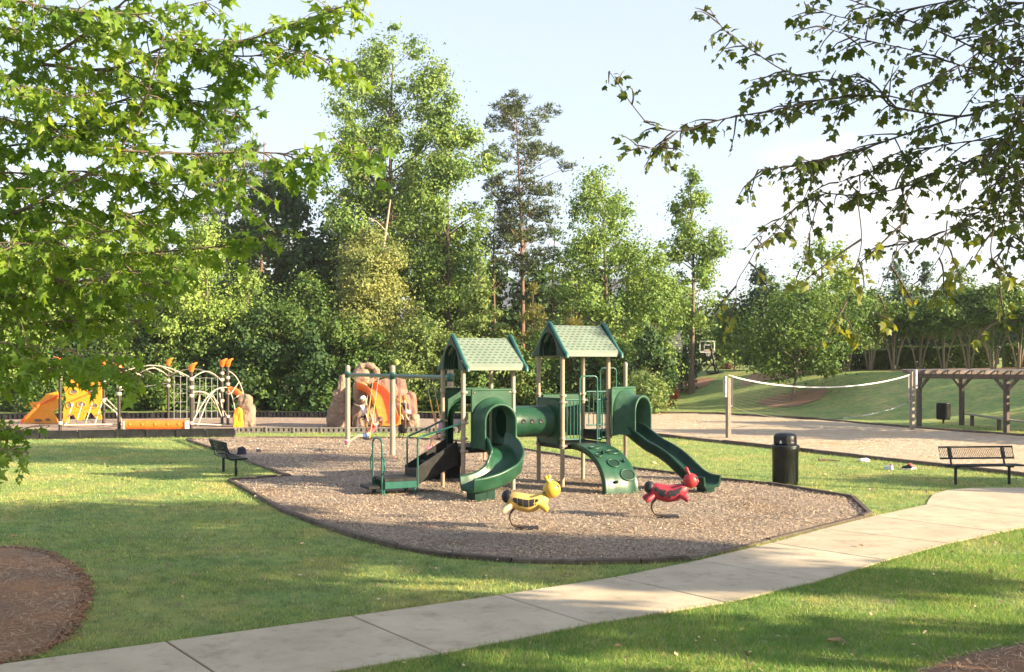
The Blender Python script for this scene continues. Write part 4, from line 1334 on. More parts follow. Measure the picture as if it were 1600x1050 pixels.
# ------------------------------------------------------------------ spring riders
def rider(name, px, py, body_mat, rump, head_mat, label, yellow):
    g = gp(px, py)
    rt = root(name, g, label, 'spring rider', 'spring riders in the wood chips')
    G = lambda x, y, z: Vector((g.x + x, g.y + y, z))
    # x right (forward), z up; the body is a sagging banana
    path = [(-.30, .56), (-.22, .53), (-.10, .485), (.03, .465), (.16, .485), (.27, .54), (.335, .60)]
    rad = [.095, .135, .154, .158, .152, .126, .08]
    P = bez([G(x, -.03 * x, z) for x, z in path], 4)
    RR = np.interp(np.linspace(0, 1, len(P)), np.linspace(0, 1, len(rad)), rad)
    b = MB().tube(P, list(RR), 20).build('body', body_mat, rt)
    MB().ell(G(-.315, .01, .575), (.10, .115, .115), 16, 10).build('rump', M['spot'], rt)
    hr = .148 if yellow else .135
    hc = G(.43, -.02, .70)
    hd_ = MB().ell(hc, (hr * 1.02, hr * .95, hr), 18, 12).build('head', head_mat, rt)
    MB().ell(hc + Vector((hr * .85, -.06, -.005)), (.025, .025, .03), 8, 6).build('nose', head_mat, hd_)
    for sg in (-1, 1):
        MB().ell(hc + Vector((hr * .62, sg * .075, .055)), (.035, .02, .03), 8, 6).build('eye', M['spot'], hd_)
        if yellow:
            MB().tube([hc + Vector((-.03, sg * .05, hr * .75)), hc + Vector((-.065 + .03 * sg, sg * .07, hr * 1.28))], [.035, .028], 8).build('antenna', head_mat, hd_)
            MB().ell(hc + Vector((-.068 + .03 * sg, sg * .07, hr * 1.38)), (.037, .035, .036), 10, 8).build('antenna_tip', head_mat, hd_)
        else:
            MB().tube([hc + Vector((-.02, sg * .035, hr * .7)), hc + Vector((-.075, sg * .04, hr * 1.55))], [.026, .02], 8).build('antenna', head_mat, hd_)
            MB().ell(hc + Vector((-.078, sg * .04, hr * 1.58)), (.030, .03, .036), 10, 8).build('antenna_tip', head_mat, hd_)
        # feet
        foot = M['cream'] if yellow else M['red']
        MB().tube(bez([G(-.26, sg * .12, .44), G(-.34, sg * .18, .39), G(-.40, sg * .2, .345)], 3), [.04, .043, .047, .05, .05, .047, .04], 10).build('hind_foot', foot, rt)
        MB().tube(bez([G(.22, sg * .12, .44), G(.30, sg * .18, .40), G(.36, sg * .2, .365)], 3), [.042, .042, .045, .048, .05, .05, .04], 10).build('fore_foot', M['yellow'] if yellow else M['red'], rt)
        # hand grip behind the head
        MB().tube([G(.30, sg * .06, .64), G(.30, sg * .2, .66)], .018, 8).build('hand_grip', M['spot'], rt)
    # printed side panels follow the flank
    def flank(x0, x1, z0, z1, side, n=6, round_l=False, round_r=False):
        vs, fs = [], []
        for i in range(n + 1):
            for k in range(5):
                u_ = x0 + (x1 - x0) * i / n
                v_ = z0 + (z1 - z0) * k / 4
                if round_l: u_ = max(u_, x0 + (x1 - x0) * .55 * abs(k / 2 - 1) ** 2.2)
                if round_r: u_ = min(u_, x1 - (x1 - x0) * .55 * abs(k / 2 - 1) ** 2.2)
                zc = np.interp(u_, [p[0] for p in path], [p[1] for p in path])
                r_ = np.interp(u_, [p[0] for p in path], rad)
                ang = v_
                vs.append(G(u_, side * (r_ + .004) * math.cos(ang), zc + (r_ + .004) * math.sin(ang)))
        for i in range(n):
            for k in range(4):
                a = i * 5 + k
                fs.append((a, a + 1, a + 6, a + 5))
        return MB()._add(vs, fs, True)
    for side in (-1, 1):
        if yellow:
            xs = [-.235, -.150, -.055, .045, .14, .215]
            for i in range(5):
                flank(xs[i] + .006, xs[i + 1] - .006, -.32 + .08 * (i in (0, 4)), .46 - .05 * (i in (0, 4)), side, 5, i == 0, i == 4).build('window_print', M['spot'], b)
        else:
            for (x_, z_, r_) in ((-.20, .25, .045), (-.12, -.05, .075), (-.06, .28, .03), (.01, -.12, .035), (.05, .12, .06), (.12, -.1, .035), (.15, .22, .05), (.20, -.02, .03), (.225, .35, .035), (-.22, .05, .03), (.03, -.35, .022)):
                k = 12
                vs = []
                for i in range(k):
                    u_ = x_ + r_ * math.cos(2 * math.pi * i / k); v_ = z_ + r_ * 6 * math.sin(2 * math.pi * i / k)
                    zc = np.interp(u_, [p[0] for p in path], [p[1] for p in path]); rr2 = np.interp(u_, [p[0] for p in path], rad)
                    vs.append(G(u_, side * (rr2 + .006) * math.cos(v_), zc + (rr2 + .006) * math.sin(v_)))
                zc = np.interp(x_, [p[0] for p in path], [p[1] for p in path]); rr2 = np.interp(x_, [p[0] for p in path], rad)
                vs.append(G(x_, side * (rr2 + .008) * math.cos(z_), zc + (rr2 + .008) * math.sin(z_)))
                MB()._add(vs, [(i, (i + 1) % k, k) for i in range(k)], True).build('spot', M['spot'], b)
    # the C-shaped leaf spring and its base plate
    sp = bez([G(-.20, 0, .37), G(-.26, 0, .30), G(-.27, 0, .20), G(-.22, 0, .10), G(-.12, 0, .07), G(.02, 0, .06)], 5)
    secs = [[p + Vector((0, .035, .008)), p + Vector((0, -.035, .008)), p + Vector((0, -.035, -.008)), p + Vector((0, .035, -.008))] for p in sp]
    secs = []
    for i, p in enumerate(sp):
        d = (sp[min(i + 1, len(sp) - 1)] - sp[max(i - 1, 0)]).normalized()
        nn = Vector((0, 1, 0)).cross(d).normalized() * .017
        yy = Vector((0, .04, 0))
        secs.append([p + yy + nn, p - yy + nn, p - yy - nn, p + yy - nn])
    MB().sweep(secs).build('spring', M['steel'], rt)
    MB().box(G(.06, 0, .045), (.30, .22, .05), bev=.01).build('base_plate', M['spot'], rt)
    return rt
rider('spring_rider', 822, 829, M['yellow_body'], None, M['yellow'], 'yellow spring rider with a round head and dark window stripes', True)
rider('spring_rider', 1042, 811, M['red'], None, M['red_bright'], 'red spring rider shaped like a ladybird with dark spots', False)

# ------------------------------------------------------------------ bins
def lid_bin(px, py):
    g = gp(px, py)
    rt = root('trash_can', g, 'tall dark green trash can with a domed lid on the lawn', 'trash can')
    MB().lathe([(.001, .0), (.285, .0), (.29, .03), (.305, .80), (.318, .82), (.318, .87), (.30, .88)], g, 28).build('body', M['can'], rt)
    lid = MB()
    lid.lathe([(.325, .86), (.33, .90), (.30, .925), (.265, .935), (.262, 1.02), (.258, 1.12), (.23, 1.175), (.15, 1.20), (.001, 1.21)], g, 28)
    lo = lid.build('lid', M['can'], rt)
    # the opening: a dark flap set in a squared hood on the side facing left
    aim = math.radians(232)
    d = Vector((math.cos(aim), math.sin(aim), 0)); s_ = Vector((-d.y, d.x, 0))
    Mx = Matrix((s_, d, Vector((0, 0, 1)))).transposed()
    MB().box(g + d * .235 + Vector((0, 0, 1.045)), (.37, .075, .215), m=Mx, bev=.03).build('flap_frame', M['can'], lo)
    MB().box(g + d * .272 + Vector((0, 0, 1.04)), (.30, .012, .165), m=Mx, bev=.004).build('flap', M['spot'], lo)
    MB().prism([g + d * .281 + s_ * -.02 + Vector((0, 0, .965)), g + d * .281 + s_ * .045 + Vector((0, 0, .97)), g + d * .281 + s_ * .02 + Vector((0, 0, 1.03)), g + d * .281 + Vector((0, 0, 1.04))], d * .006).build('paper_scrap', M['white_cloth'], lo)
    for k in range(24):
        a_ = 2 * math.pi * k / 24
        q = g + Vector((math.cos(a_), math.sin(a_), 0)) * .292
        MB().box(q + Vector((0, 0, .42)) , (.012, .02, .72), rz=a_).build('rib', M['can'], rt)
lid_bin(1227, 756)
g = gp(1474, 662)
rt = root('litter_bin', g, 'round black litter bin on a short post under the pergola', 'litter bin')
MB().lathe([(.001, .20), (.29, .20), (.30, .24), (.30, .92), (.315, .93), (.315, .98), (.29, .99), (.27, .96), (.001, .90)], g, 24).build('drum', M['black_plastic'], rt)
MB().tube([g + Vector((0, 0, -.1)), g + Vector((0, 0, .24))], .05, 10).build('post', M['black_plastic'], rt)
for k in range(20):
    a_ = 2 * math.pi * k / 20
    MB().box(g + Vector((math.cos(a_) * .308, math.sin(a_) * .308, .57)), (.012, .04, .66), rz=a_).build('slat', M['black_plastic'], rt)

# ------------------------------------------------------------------ benches (coated steel, mesh seat and back)
def bench(loc, rz, label):
    rt = root('park_bench', loc, label, 'bench', 'dark coated steel park benches', rz=rz, local=True)
    L = 1.83
    def part(mb, n, p=rt, m=M['bench']): return mb.build(n, m, p, world=False)
    # x along the bench, +y the way a sitter faces
    def panel(name, y0, z0, y1, z1, nx=34):
        d = Vector((0, y1 - y0, z1 - z0)); W = d.length; d.normalize()
        mb = MB()
        c = [(-L / 2, y0, z0), (L / 2, y0, z0), (L / 2, y1, z1), (-L / 2, y1, z1)]
        mb.tube(c, .022, 8, closed=True, smooth=True)
        o = part(mb, name)
        me_ = MB()
        O = Vector((-L / 2, y0, z0))
        k = int(L / .055)
        for i in range(-8, k + 8):
            for sg in (1, -1):
                x0 = i * .055; x1 = x0 + sg * W * .62
                t0, t1 = 0.0, 1.0
                xa, xb = x0, x1
                if xa < 0 or xa > L or xb < 0 or xb > L:
                    if xa == xb: continue
                    lo = (0 - xa) / (xb - xa); hi = (L - xa) / (xb - xa)
                    if lo > hi: lo, hi = hi, lo
                    t0, t1 = max(0, lo), min(1, hi)
                    if t0 >= t1: continue
                A_ = O + Vector((xa + (xb - xa) * t0, 0, 0)) + d * W * t0
                B_ = O + Vector((xa + (xb - xa) * t1, 0, 0)) + d * W * t1
                me_.beam(A_, B_, .007, .006)
        mo = part(me_, 'mesh', o); mo['kind'] = 'stuff'
        for x_ in (-.66, .66):
            part(MB().beam(O + Vector((L / 2 + x_, 0, 0)) , O + Vector((L / 2 + x_, 0, 0)) + d * W, .10, .012), 'stiffener', o)
        return o
    panel('backrest', -.20, .60, -.28, .86)
    panel('seat', -.15, .45, .24, .46)
    for x_ in (-.66, .66):
        arm = bez([(x_, .16, .43), (x_, .02, .425), (x_, -.10, .43), (x_, -.17, .48), (x_, -.20, .58), (x_, -.275, .83)], 4)
        part(MB().tube(arm, .024, 8), 'bracket')
        part(MB().tube([(x_, .03, -.1), (x_, .03, .43)], .034, 10), 'leg')
        part(MB().box((x_, .03, .42), (.10, .26, .03), bev=.006), 'seat_plate')
    return rt
pa, pb = gp(343, 736.5), gp(368, 746)
bd2 = (pb - pa).normalized()
bench((pa + pb) / 2 + Vector((0.02, 0.03, 0)), math.atan2(bd2.y, bd2.x) , 'dark bench on the lawn beside the left corner of the wood chip pit')
qa, qb = gp(1493, 757), gp(1575, 757)
bench((qa + qb) / 2, math.pi + math.radians(6), 'dark mesh bench at the round concrete pad near the sand court')

# ------------------------------------------------------------------ volleyball net
n0, n1 = gp(1138, 685.5), gp(1425, 672)
def net_post(p, zt, label, board_side):
    rt = root('net_post', p, label, 'net post', 'timber posts of the volleyball net')
    MB().box((p.x, p.y, zt / 2 - .1), (.16, .16, zt + .2), rz=.4, bev=.012).build('timber_post', M['post_wood'], rt)
    MB().box((p.x + board_side * .13, p.y - .03, zt - .33), (.10, .16, .80), rz=.4, bev=.01).build('pale_board', M['pale_wood'], rt)
    for zz in (zt - .15, zt - .6):
        MB().lathe([(.001, .012), (.018, .012), (.018, 0)], (p.x + board_side * .13, p.y - .125, zz), 8, Matrix(((1, 0, 0), (0, 0, -1), (0, 1, 0)))).build('bolt', M['steel'], rt)
net_post(n0, 2.30, 'left timber volleyball post with a pale board at its top', -1)
net_post(n1, 2.52, 'right timber volleyball post with a pale board, beside the pergola', 1)
nr = root('volleyball_net', (n0 + n1) / 2, 'sagging dark volleyball net with a white top tape across the sand', 'net')
def net_pt(s, v):
    """s along, v 0 top .. 1 bottom"""
    p = n0.lerp(n1, .02 + .96 * s)
    top = 2.36 - .47 * (1 - (2 * s - 1) ** 2) ** .9
    bot = 1.22 - .62 * (1 - (2 * s - 1) ** 2) ** .8 
    return Vector((p.x, p.y, top + (bot - top) * v))
K = 40
def band(v, h, name, mat, s0=0, s1=1):
    secs = []
    for i in range(K + 1):
        c = net_pt(s0 + (s1 - s0) * i / K, v)
        secs.append([c + Vector((0, .012, h / 2)), c + Vector((0, -.012, h / 2)), c + Vector((0, -.012, -h / 2)), c + Vector((0, .012, -h / 2))])
    return MB().sweep(secs).build(name, mat, nr)
band(0, .052, 'top_tape', M['tape'])
band(1, .022, 'bottom_cord', M['net_cord'])
band(1, .035, 'bottom_tape', M['tape'], .60, .985)
mb = MB()
for i in range(0, 97):
    s_ = i / 96
    mb.beam(net_pt(s_, 0), net_pt(s_, 1), .004, .004)
for k in range(1, 10):
    for i in range(24):
        mb.beam(net_pt(i / 24, k / 10), net_pt((i + 1) / 24, k / 10), .004, .004)
mo = mb.build('mesh', M['net_cord'], nr); mo['kind'] = 'stuff'
for s_ in (0, 1):
    MB().beam(net_pt(s_, 0), net_pt(s_, 1), .05, .03).build('side_tape', M['net_cord'] if s_ == 0 else M['pale_wood'], nr)
    q = n0 if s_ == 0 else n1
    for v in (0, 1):
        c = net_pt(s_, v)
        MB().tube([c, Vector((q.x, q.y, c.z + .06))], .008, 5).build('tie_rope', M['tape'], nr)

# ------------------------------------------------------------------ pergola
F0 = Vector((18.35, 47.6, 0)); AX = Vector((.40, -.916, 0)); DX = Vector((.9, .44, 0)).normalized()
pg = root('pergola', F0, 'weathered wooden pergola with a rafter top at the edge of the sand court', 'pergola')
SP = 4.75
for k in range(4):
    for dd in (0, 2.7):
        p = F0 + AX * SP * k + DX * dd
        po = MB().box((p.x, p.y, 1.13), (.18, .18, 2.28), rz=.42, bev=.01).build('post', M['pergola'], pg)
        for sg in (-1, 1):
            MB().beam(p + Vector((0, 0, 1.76)) + AX * .07 * sg, p + Vector((0, 0, 2.24)) + AX * .55 * sg, .09, .12).build('brace', M['pergola'], po)
for dd in (0, 2.7):
    for off in (-.11, .11):
        for k in range(3):
            a_ = F0 + AX * (SP * k - (.5 if k == 0 else -.004)) + DX * (dd + off); b_ = F0 + AX * (SP * (k + 1) + (.5 if k == 2 else -.004)) + DX * (dd + off)
            MB().beam(a_ + Vector((0, 0, 2.30)), b_ + Vector((0, 0, 2.30)), .05, .2, bev=.006).build('beam', M['pergola'], pg)
for k in range(24):
    c = F0 + AX * (-.45 + k * .65)
    tailz = Vector((0, 0, 2.485))
    MB().beam(c - DX * .55 + tailz, c + DX * 3.25 + tailz, .05, .16, bev=.006).build('rafter', M['pergola'], pg)
for j, dd in enumerate((-.45, 0.15, .75, 1.35, 1.95, 2.55, 3.1)):
    for k in range(4):
        a_ = F0 + AX * (-.55 + 3.75 * k + .005) + DX * dd; b_ = F0 + AX * (-.55 + 3.75 * (k + 1) - .005) + DX * dd
        MB().beam(a_ + Vector((0, 0, 2.588)), b_ + Vector((0, 0, 2.588)), .09, .04, bev=.004).build('slat', M['pale_wood'], pg)  # pale colour paints in the sun on the top slats
# plank bench behind it
b0, b1 = gp(1519, 666), gp(1561, 673)
bv = (b1 - b0).normalized()
pr = root('plank_bench', b0, 'low backless plank bench on square posts behind the pergola posts', 'bench')
for k in range(4):
    p = b0 + bv * (k * (b1 - b0).length)
    MB().box((p.x, p.y, .24), (.13, .13, .52), rz=.42, bev=.01).build('post', M['pergola'], pr)
for off in (-.09, .09):
    n_ = Vector((-bv.y, bv.x, 0)) * off
    MB().beam(b0 - bv * .5 + n_ + Vector((0, 0, .525)), b0 + bv * (3.3 * (b1 - b0).length) + n_ + Vector((0, 0, .525)), .165, .05, bev=.006).build('plank', M['post_wood'], pr)

# ------------------------------------------------------------------ far climbing frame, orange, yellow and cream
cf_o = Vector((-15, 44, 0))
cf = root('climbing_gym', cf_o, 'orange and yellow climbing frame with cream arches and dark posts, far left', 'climbing frame')
def cfpost(px, Y, top=3.05, rings=(2.75, 2.35), tilt=1):
    X = (px - 800) * Y / F_PX
    po = MB().tube([(X, Y, -.1), (X, Y, top - .2)], .07, 12).build('post', M['brown_post'], cf)
    # scooped orange cap
    secs = []
    for i, (r_, z_, dx) in enumerate(((.072, -.24, 0), (.085, -.18, 0), (.12, -.03, .02 * tilt), (.15, .06, .07 * tilt), (.13, .10, .09 * tilt))):
        secs.append([(X + dx + r_ * 1.25 * math.cos(2 * math.pi * k / 14), Y + r_ * math.sin(2 * math.pi * k / 14), top + z_ + tilt * .06 * math.cos(2 * math.pi * k / 14) * (i > 1)) for k in range(14)])
    MB().sweep(secs).build('cap', M['orange'], po)
    for z_ in rings:
        MB().lathe([(.075, -.07), (.10, -.06), (.10, .06), (.075, .07)], (X, Y, z_), 12).build('clamp', M['cream_tube'], po)
    return Vector((X, Y, 0))
pA = cfpost(94, 44.4, 3.0, (2.65, 2.25, .35), -1)
pB = cfpost(162, 47.8, 3.0, (2.0, 1.2), -1)
pC = cfpost(186, 43.6, 2.75, (1.9, 1.6), -1)
pD = cfpost(263, 55, 3.0, (2.0, 1.7), 1)
pE = cfpost(299, 44.4, 2.75, (2.2, 1.85, 1.5, .35), 1)
pF = cfpost(347, 50, 2.95, (2.4, 2.1, 1.6, 1.1), 1)
pG = cfpost(356, 49, 2.95, (2.2, 1.9, 1.5, .4), 1)
Vz = lambda p, z: Vector((p.x, p.y, z))
def arc3(a, b, rise, n=14, side=Vector((0, 0, 1))):
    return [a.lerp(b, i / n) + side * rise * math.sin(math.pi * i / n) for i in range(n + 1)]
def ctube(pts, r=.027, name='arch_tube', mat=None):
    return MB().tube(pts, r, 8).build(name, mat or M['cream_tube'], cf)
# monkey bars: two arched rails with hanging rungs
r1 = arc3(Vz(pC, 2.45), Vz(pE, 2.25), .42); r2 = arc3(at(215, 585, 47), Vz(pD, 2.2), .35)
ctube(r1); ctube(r2)
for i in (2, 4, 6, 8, 10, 12):
    MB().tube([r1[i], r2[min(i, 14)] * .0 + r1[i] + Vector((.25, .9, -.30))], .02, 6).build('rung', M['cream_tube'], cf)
ctube(arc3(Vz(pD, 2.2), Vz(pF, 2.1), .45)); ctube(arc3(Vz(pE, 2.2), Vz(pF, 2.0), .40))
# crossing bow legs between the two nearer posts
for (a, b, ri) in ((Vz(pE, 1.65), Vz(pG, .35), .45), (Vz(pG, 1.75), Vz(pE, .3), .5), (Vz(pE, 1.6), Vz(pF, .3), .5), (Vz(pF, 1.7), Vz(pE, .25) + Vector((.25, .1, 0)), .45)):
    ctube(arc3(a, b, ri))
ctube([at(312, 618, 45), at(306, 650, 45)], .03); ctube([at(333, 618, 46), at(346, 650, 47)], .03); ctube([at(343, 614, 49), at(349, 650, 49)], .03)
ctube([at(298, 662, 44.4), at(345, 664, 47)], .03, 'foot_rail')
# curved ladder on the right
l1 = bez([at(355, 578, 49), at(368, 588, 49), at(378, 607, 48.6), at(383, 632, 48.2), at(384, 654, 48)], 4)
l2 = bez([at(357, 610, 48), at(362, 618, 47.6), at(366, 634, 47.2), at(368, 664, 47)], 4)
ctube(l1); ctube(l2)
for k in range(1, 5):
    i = int(k * 3.2)
    MB().tube([l1[min(len(l1) - 1, i + 3)], l2[i]], .022, 6).build('rung', M['cream_tube'], cf)
ctube(bez([at(357, 609, 48.5), at(366, 610, 48.5), at(374, 616, 48.3), at(381, 627, 48)], 5), .15, 'slide_tube', M['orange'])
# rope net between the far posts
def ropes(x0, x1, y0, y1, Y, nx_, ny_):
    mb = MB()
    for i in range(nx_ + 1):
        x = x0 + (x1 - x0) * i / nx_
        mb.beam(at(x, y0, Y), at(x, y1, Y), .02, .02)
    for j in range(ny_ + 1):
        y = y0 + (y1 - y0) * j / ny_
        for i in range(nx_):
            mb.beam(at(x0 + (x1 - x0) * i / nx_, y + (i % 2) * 1.2, Y), at(x0 + (x1 - x0) * (i + 1) / nx_, y + ((i + 1) % 2) * 1.2, Y), .018, .018)
    o = mb.build('rope_net', M['rope'], cf)
    return o
ropes(272, 292, 587, 654, 54, 2, 5); ropes(303, 340, 590, 654, 53, 4, 5)
ctube([Vz(pC, 1.75), Vz(pD, 1.85), Vz(pE, 1.65)], .012, 'cable', M['rope'])
# ribbed orange roller between two white boards, near the ground
a, b = at(196, 664, 43.5), at(292, 664, 43.8)
lr = MB()
kk = 34
secs = []
for i in range(kk + 1):
    p = a.lerp(b, i / kk)
    secs.append([p + Vector((0, .21 * math.cos(2 * math.pi * j / 12) * (1 + .06 * math.sin(j * 2 + i * .9)), .21 * math.sin(2 * math.pi * j / 12) * (1 + .08 * (i % 6 == 0)))) for j in range(12)])
ro = lr.sweep(secs).build('roller', M['orange'], cf)
for q in (a, b):
    MB().box((q.x, q.y, .22), (.06, .5, .52), bev=.02).build('end_board', M['cream_tube'], ro)
for i in (3, 10, 17, 24, 30):
    p = a.lerp(b, i / kk)
    MB().ell(p + Vector((0, -.19, .03)), (.07, .05, .07), 8, 6).build('grip', M['orange'], ro)
# low balance rails
ctube([at(100, 664, 45), at(190, 663, 46)], .035, 'foot_rail'); ctube([at(160, 627, 47), at(182, 645, 47), at(187, 664, 46.8)], .03); ctube([at(165, 622, 48), at(186, 643, 48), at(190, 660, 47.6)], .03)
for x in (103, 118, 133, 148):
    ctube([at(x, 663, 46.5), at(x + 11, 630, 47.4)], .028, 'slanting_tube')
# yellow wavy climbing wall with oval openings, and the amber slide beside it
def wall_panel(outline, holes, Y, mat, name, parent=cf, th=.12):
    """plate given by its outline; oval hand holes are built as rimmed recesses"""
    mb = MB().prism([at(x, y, Y) for x, y in outline], (0, th, 0))
    o = mb.build(name, mat, parent)
    for (x, y, w, h) in holes:
        c = at(x, y, Y) + Vector((0, -.006, 0))
        k = 14
        ring = [c + Vector((w * math.cos(2 * math.pi * i / k), 0, h * math.sin(2 * math.pi * i / k))) for i in range(k)]
        MB().tube(ring, .025, 6, closed=True).build('hold_rim', mat, o)
        MB()._add([q + Vector((0, -.002, 0)) for q in ring] + [c], [(i, (i + 1) % k, k) for i in range(k)]).build('hold_hollow', M['grey_plastic'], o)
    return o
wall_panel([(98, 661), (99, 640), (104, 622), (100, 606), (110, 592), (122, 598), (132, 588), (146, 590), (157, 600), (159, 622), (155, 640), (159, 656), (150, 654), (143, 645), (135, 645), (130, 656), (120, 658), (115, 648), (108, 650), (106, 661)],
           [(115, 612, .18, .13), (127, 632, .2, .14), (145, 612, .16, .14), (108, 633, .12, .16), (148, 634, .14, .12)], 49, M['amber'], 'climbing_wall')
wall_panel([(60, 628), (72, 616), (88, 612), (96, 622), (92, 636), (82, 644), (88, 655), (90, 662), (34, 661), (38, 650), (52, 641), (48, 632), (40, 636), (44, 628)],
           [(60, 657, .22, .10), (75, 656, .14, .09)], 50, M['amber'], 'slide_panel')
ctube([at(33, 660, 49.6), at(62, 632, 49.6), at(90, 618, 50)], .07, 'slide_edge', M['orange'])

# small yellow-and-rock climber at the right end of the frame
def rock_mesh(c, size, seed, flat=.22, sub=3, squash=0.0):
    import bmesh
    from mathutils import noise as mn
    bm = bmesh.new()
    bmesh.ops.create_icosphere(bm, subdivisions=sub, radius=1.0)
    off = Vector((seed * 3.17, seed * 1.71, seed * 2.33))
    for v in bm.verts:
        p = v.co.copy()
        # towards a box, so faces are flat-ish and edges blunt
        mx_ = max(abs(p.x), abs(p.y), abs(p.z))
        p = p.lerp(p / mx_, .55)
        n1_ = mn.noise(p * 1.2 + off); n2_ = mn.noise(p * 3.1 + off)
        p *= 1 + flat * n1_ + flat * .45 * n2_
        p.x *= size[0] / 2 * (1 - squash * (p.z + 1) / 2); p.y *= size[1] / 2 * (1 - squash * (p.z + 1) / 2); p.z *= size[2] / 2
        v.co = p + Vector(c)
    mb = MB()
    bm.verts.index_update()
    mb._add([v.co.copy() for v in bm.verts], [tuple(v.index for v in f.verts) for f in bm.faces], False)
    bm.free()
    return mb
sc_o = at(385, 664, 47.5)
sr = root('stub_rock_climber', (sc_o.x, sc_o.y, 0), 'tan and yellow moulded rock at the right end of the climbing frame', 'climbing rock')
rock_mesh(at(386, 650, 47.5), (.75, .8, 1.15), 3, .25).build('rock', M['rock'], sr)
rock_mesh(at(384, 630, 47.5), (.62, .7, .8), 9, .25).build('rock', M['rock'], sr)
rock_mesh(at(373, 654, 47.2), (.55, .5, 1.0), 13, .25, squash=.35).build('rock', M['amber'], sr)

# ------------------------------------------------------------------ climbing rocks with an orange slide
RY = 47.2
rk_o = at(585, 667, RY)
rk = root('climbing_rocks', (rk_o.x, rk_o.y, 0), 'tan and pink climbing rocks with a holed top and orange slide, behind the swings', 'climbing rocks')
def rk_(px, py, w, h, seed, dy=0, mat='rock', d=1.0, flat=.16, sq=.12):
    Y = RY + dy
    return rock_mesh(at(px, py, Y), (w * Y / F_PX, d, h * Y / F_PX), seed, flat, 3, sq).build('rock', M[mat], rk)
for a_ in ((526, 656, 30, 34, 1), (529, 637, 27, 26, 2), (531, 620, 22, 24, 4), (536, 602, 15, 34, 5), (522, 650, 24, 30, 31, .6), (541, 650, 18, 42, 6, .1)):
    rk_(*a_)
for a_ in ((563, 648, 25, 50, 7), (563, 610, 24, 44, 8), (566, 588, 26, 24, 10), (580, 640, 22, 56, 11, .5)):
    rk_(*a_)
# the ring on top with its eye
c = at(573, 584, RY)
ring = [c + Vector((.46 * math.cos(2 * math.pi * i / 18), .0, .36 * math.sin(2 * math.pi * i / 18) + .02)) for i in range(18)]
MB().tube(ring, [.14 + .035 * math.sin(i * 2.3) for i in range(18)], 9, closed=True, smooth=False).build('rock_ring', M['rock'], rk)
for a_ in ((604, 612, 40, 40, 12, .3, 'rock_pink'), (622, 608, 32, 36, 14, .5, 'rock_pink'), (630, 640, 30, 50, 15, .3, 'rock_pink'), (640, 634, 24, 46, 16, .6, 'rock_pink'),
           (646, 658, 20, 24, 17, .0, 'rock'), (612, 655, 18, 26, 18, .7, 'rock_pink'), (628, 660, 26, 20, 19, .2, 'rock_pink')):
    rk_(*a_)
def chute(P, wid, wall, mat, name, parent, side0=None):
    secs = []
    for i, p in enumerate(P):
        d = (P[min(i + 1, len(P) - 1)] - P[max(i - 1, 0)]).normalized()
        side = d.cross(Vector((0, 0, 1))).normalized(); up = side.cross(d).normalized()
        w, hh = wid, wall
        prof = [(-w - .06, hh - .03), (-w - .05, hh + .02), (-w - .01, hh), (-w + .02, .10), (-w + .08, .01), (0, 0), (w - .08, .01), (w - .02, .10), (w + .01, hh), (w + .05, hh + .02), (w + .06, hh - .03), (w + .03, -.04), (0, -.07), (-w - .03, -.04)]
        secs.append([p + side * s + up * z for s, z in prof])
    return MB().sweep(secs).build(name, mat, parent)
cp = bez([at(570, 608, RY - .2), at(577, 609, RY - .5), at(589, 617, RY - .9), at(597, 632, RY - 1.4), at(602, 647, RY - 1.9), at(606, 660, RY - 2.4), at(609, 663, RY - 2.8)], 5)
chute(cp, .38, .28, M['orange'], 'slide', rk)
mb = MB()
MB().tube([cp[0] + Vector((0, -.3, .25))] + [p + Vector((-.42, -.05, .26)) for p in cp[4:-3]], .05, 8).build('slide_edge', M['amber'], rk)
MB().tube(bez([at(613, 618, RY - .2), at(622, 625, RY - .5), at(631, 630, RY - .6)], 4), .02, 6).build('climbing_rope', M['chain'], rk)

# ------------------------------------------------------------------ people
def skin_mesh(name, nodes, edges, root_i, mat, parent, origin, lev=2):
    me = bpy.data.meshes.new(name)
    me.from_pydata([tuple(n[0]) for n in nodes], edges, [])
    o = bpy.data.objects.new(name, me)
    COL.objects.link(o)
    sk = o.modifiers.new('Skin', 'SKIN')
    sk.use_smooth_shade = True
    ld = me.skin_vertices[0].data
    for i, n in enumerate(nodes):
        r_ = n[1]
        ld[i].radius = r_ if hasattr(r_, '__len__') else (r_, r_)
        ld[i].use_root = (i == root_i)
    ss = o.modifiers.new('Sub', 'SUBSURF'); ss.levels = lev; ss.render_levels = lev
    dg = bpy.context.evaluated_depsgraph_get()
    ev = o.evaluated_get(dg)
    m2_ = bpy.data.meshes.new_from_object(ev)
    bpy.data.objects.remove(o)
    m2_.name = name
    m2_.materials.clear(); m2_.materials.append(mat)
    m2_.polygons.foreach_set('use_smooth', [True] * len(m2_.polygons))
    no = link(name, m2_, parent, origin)
    return no

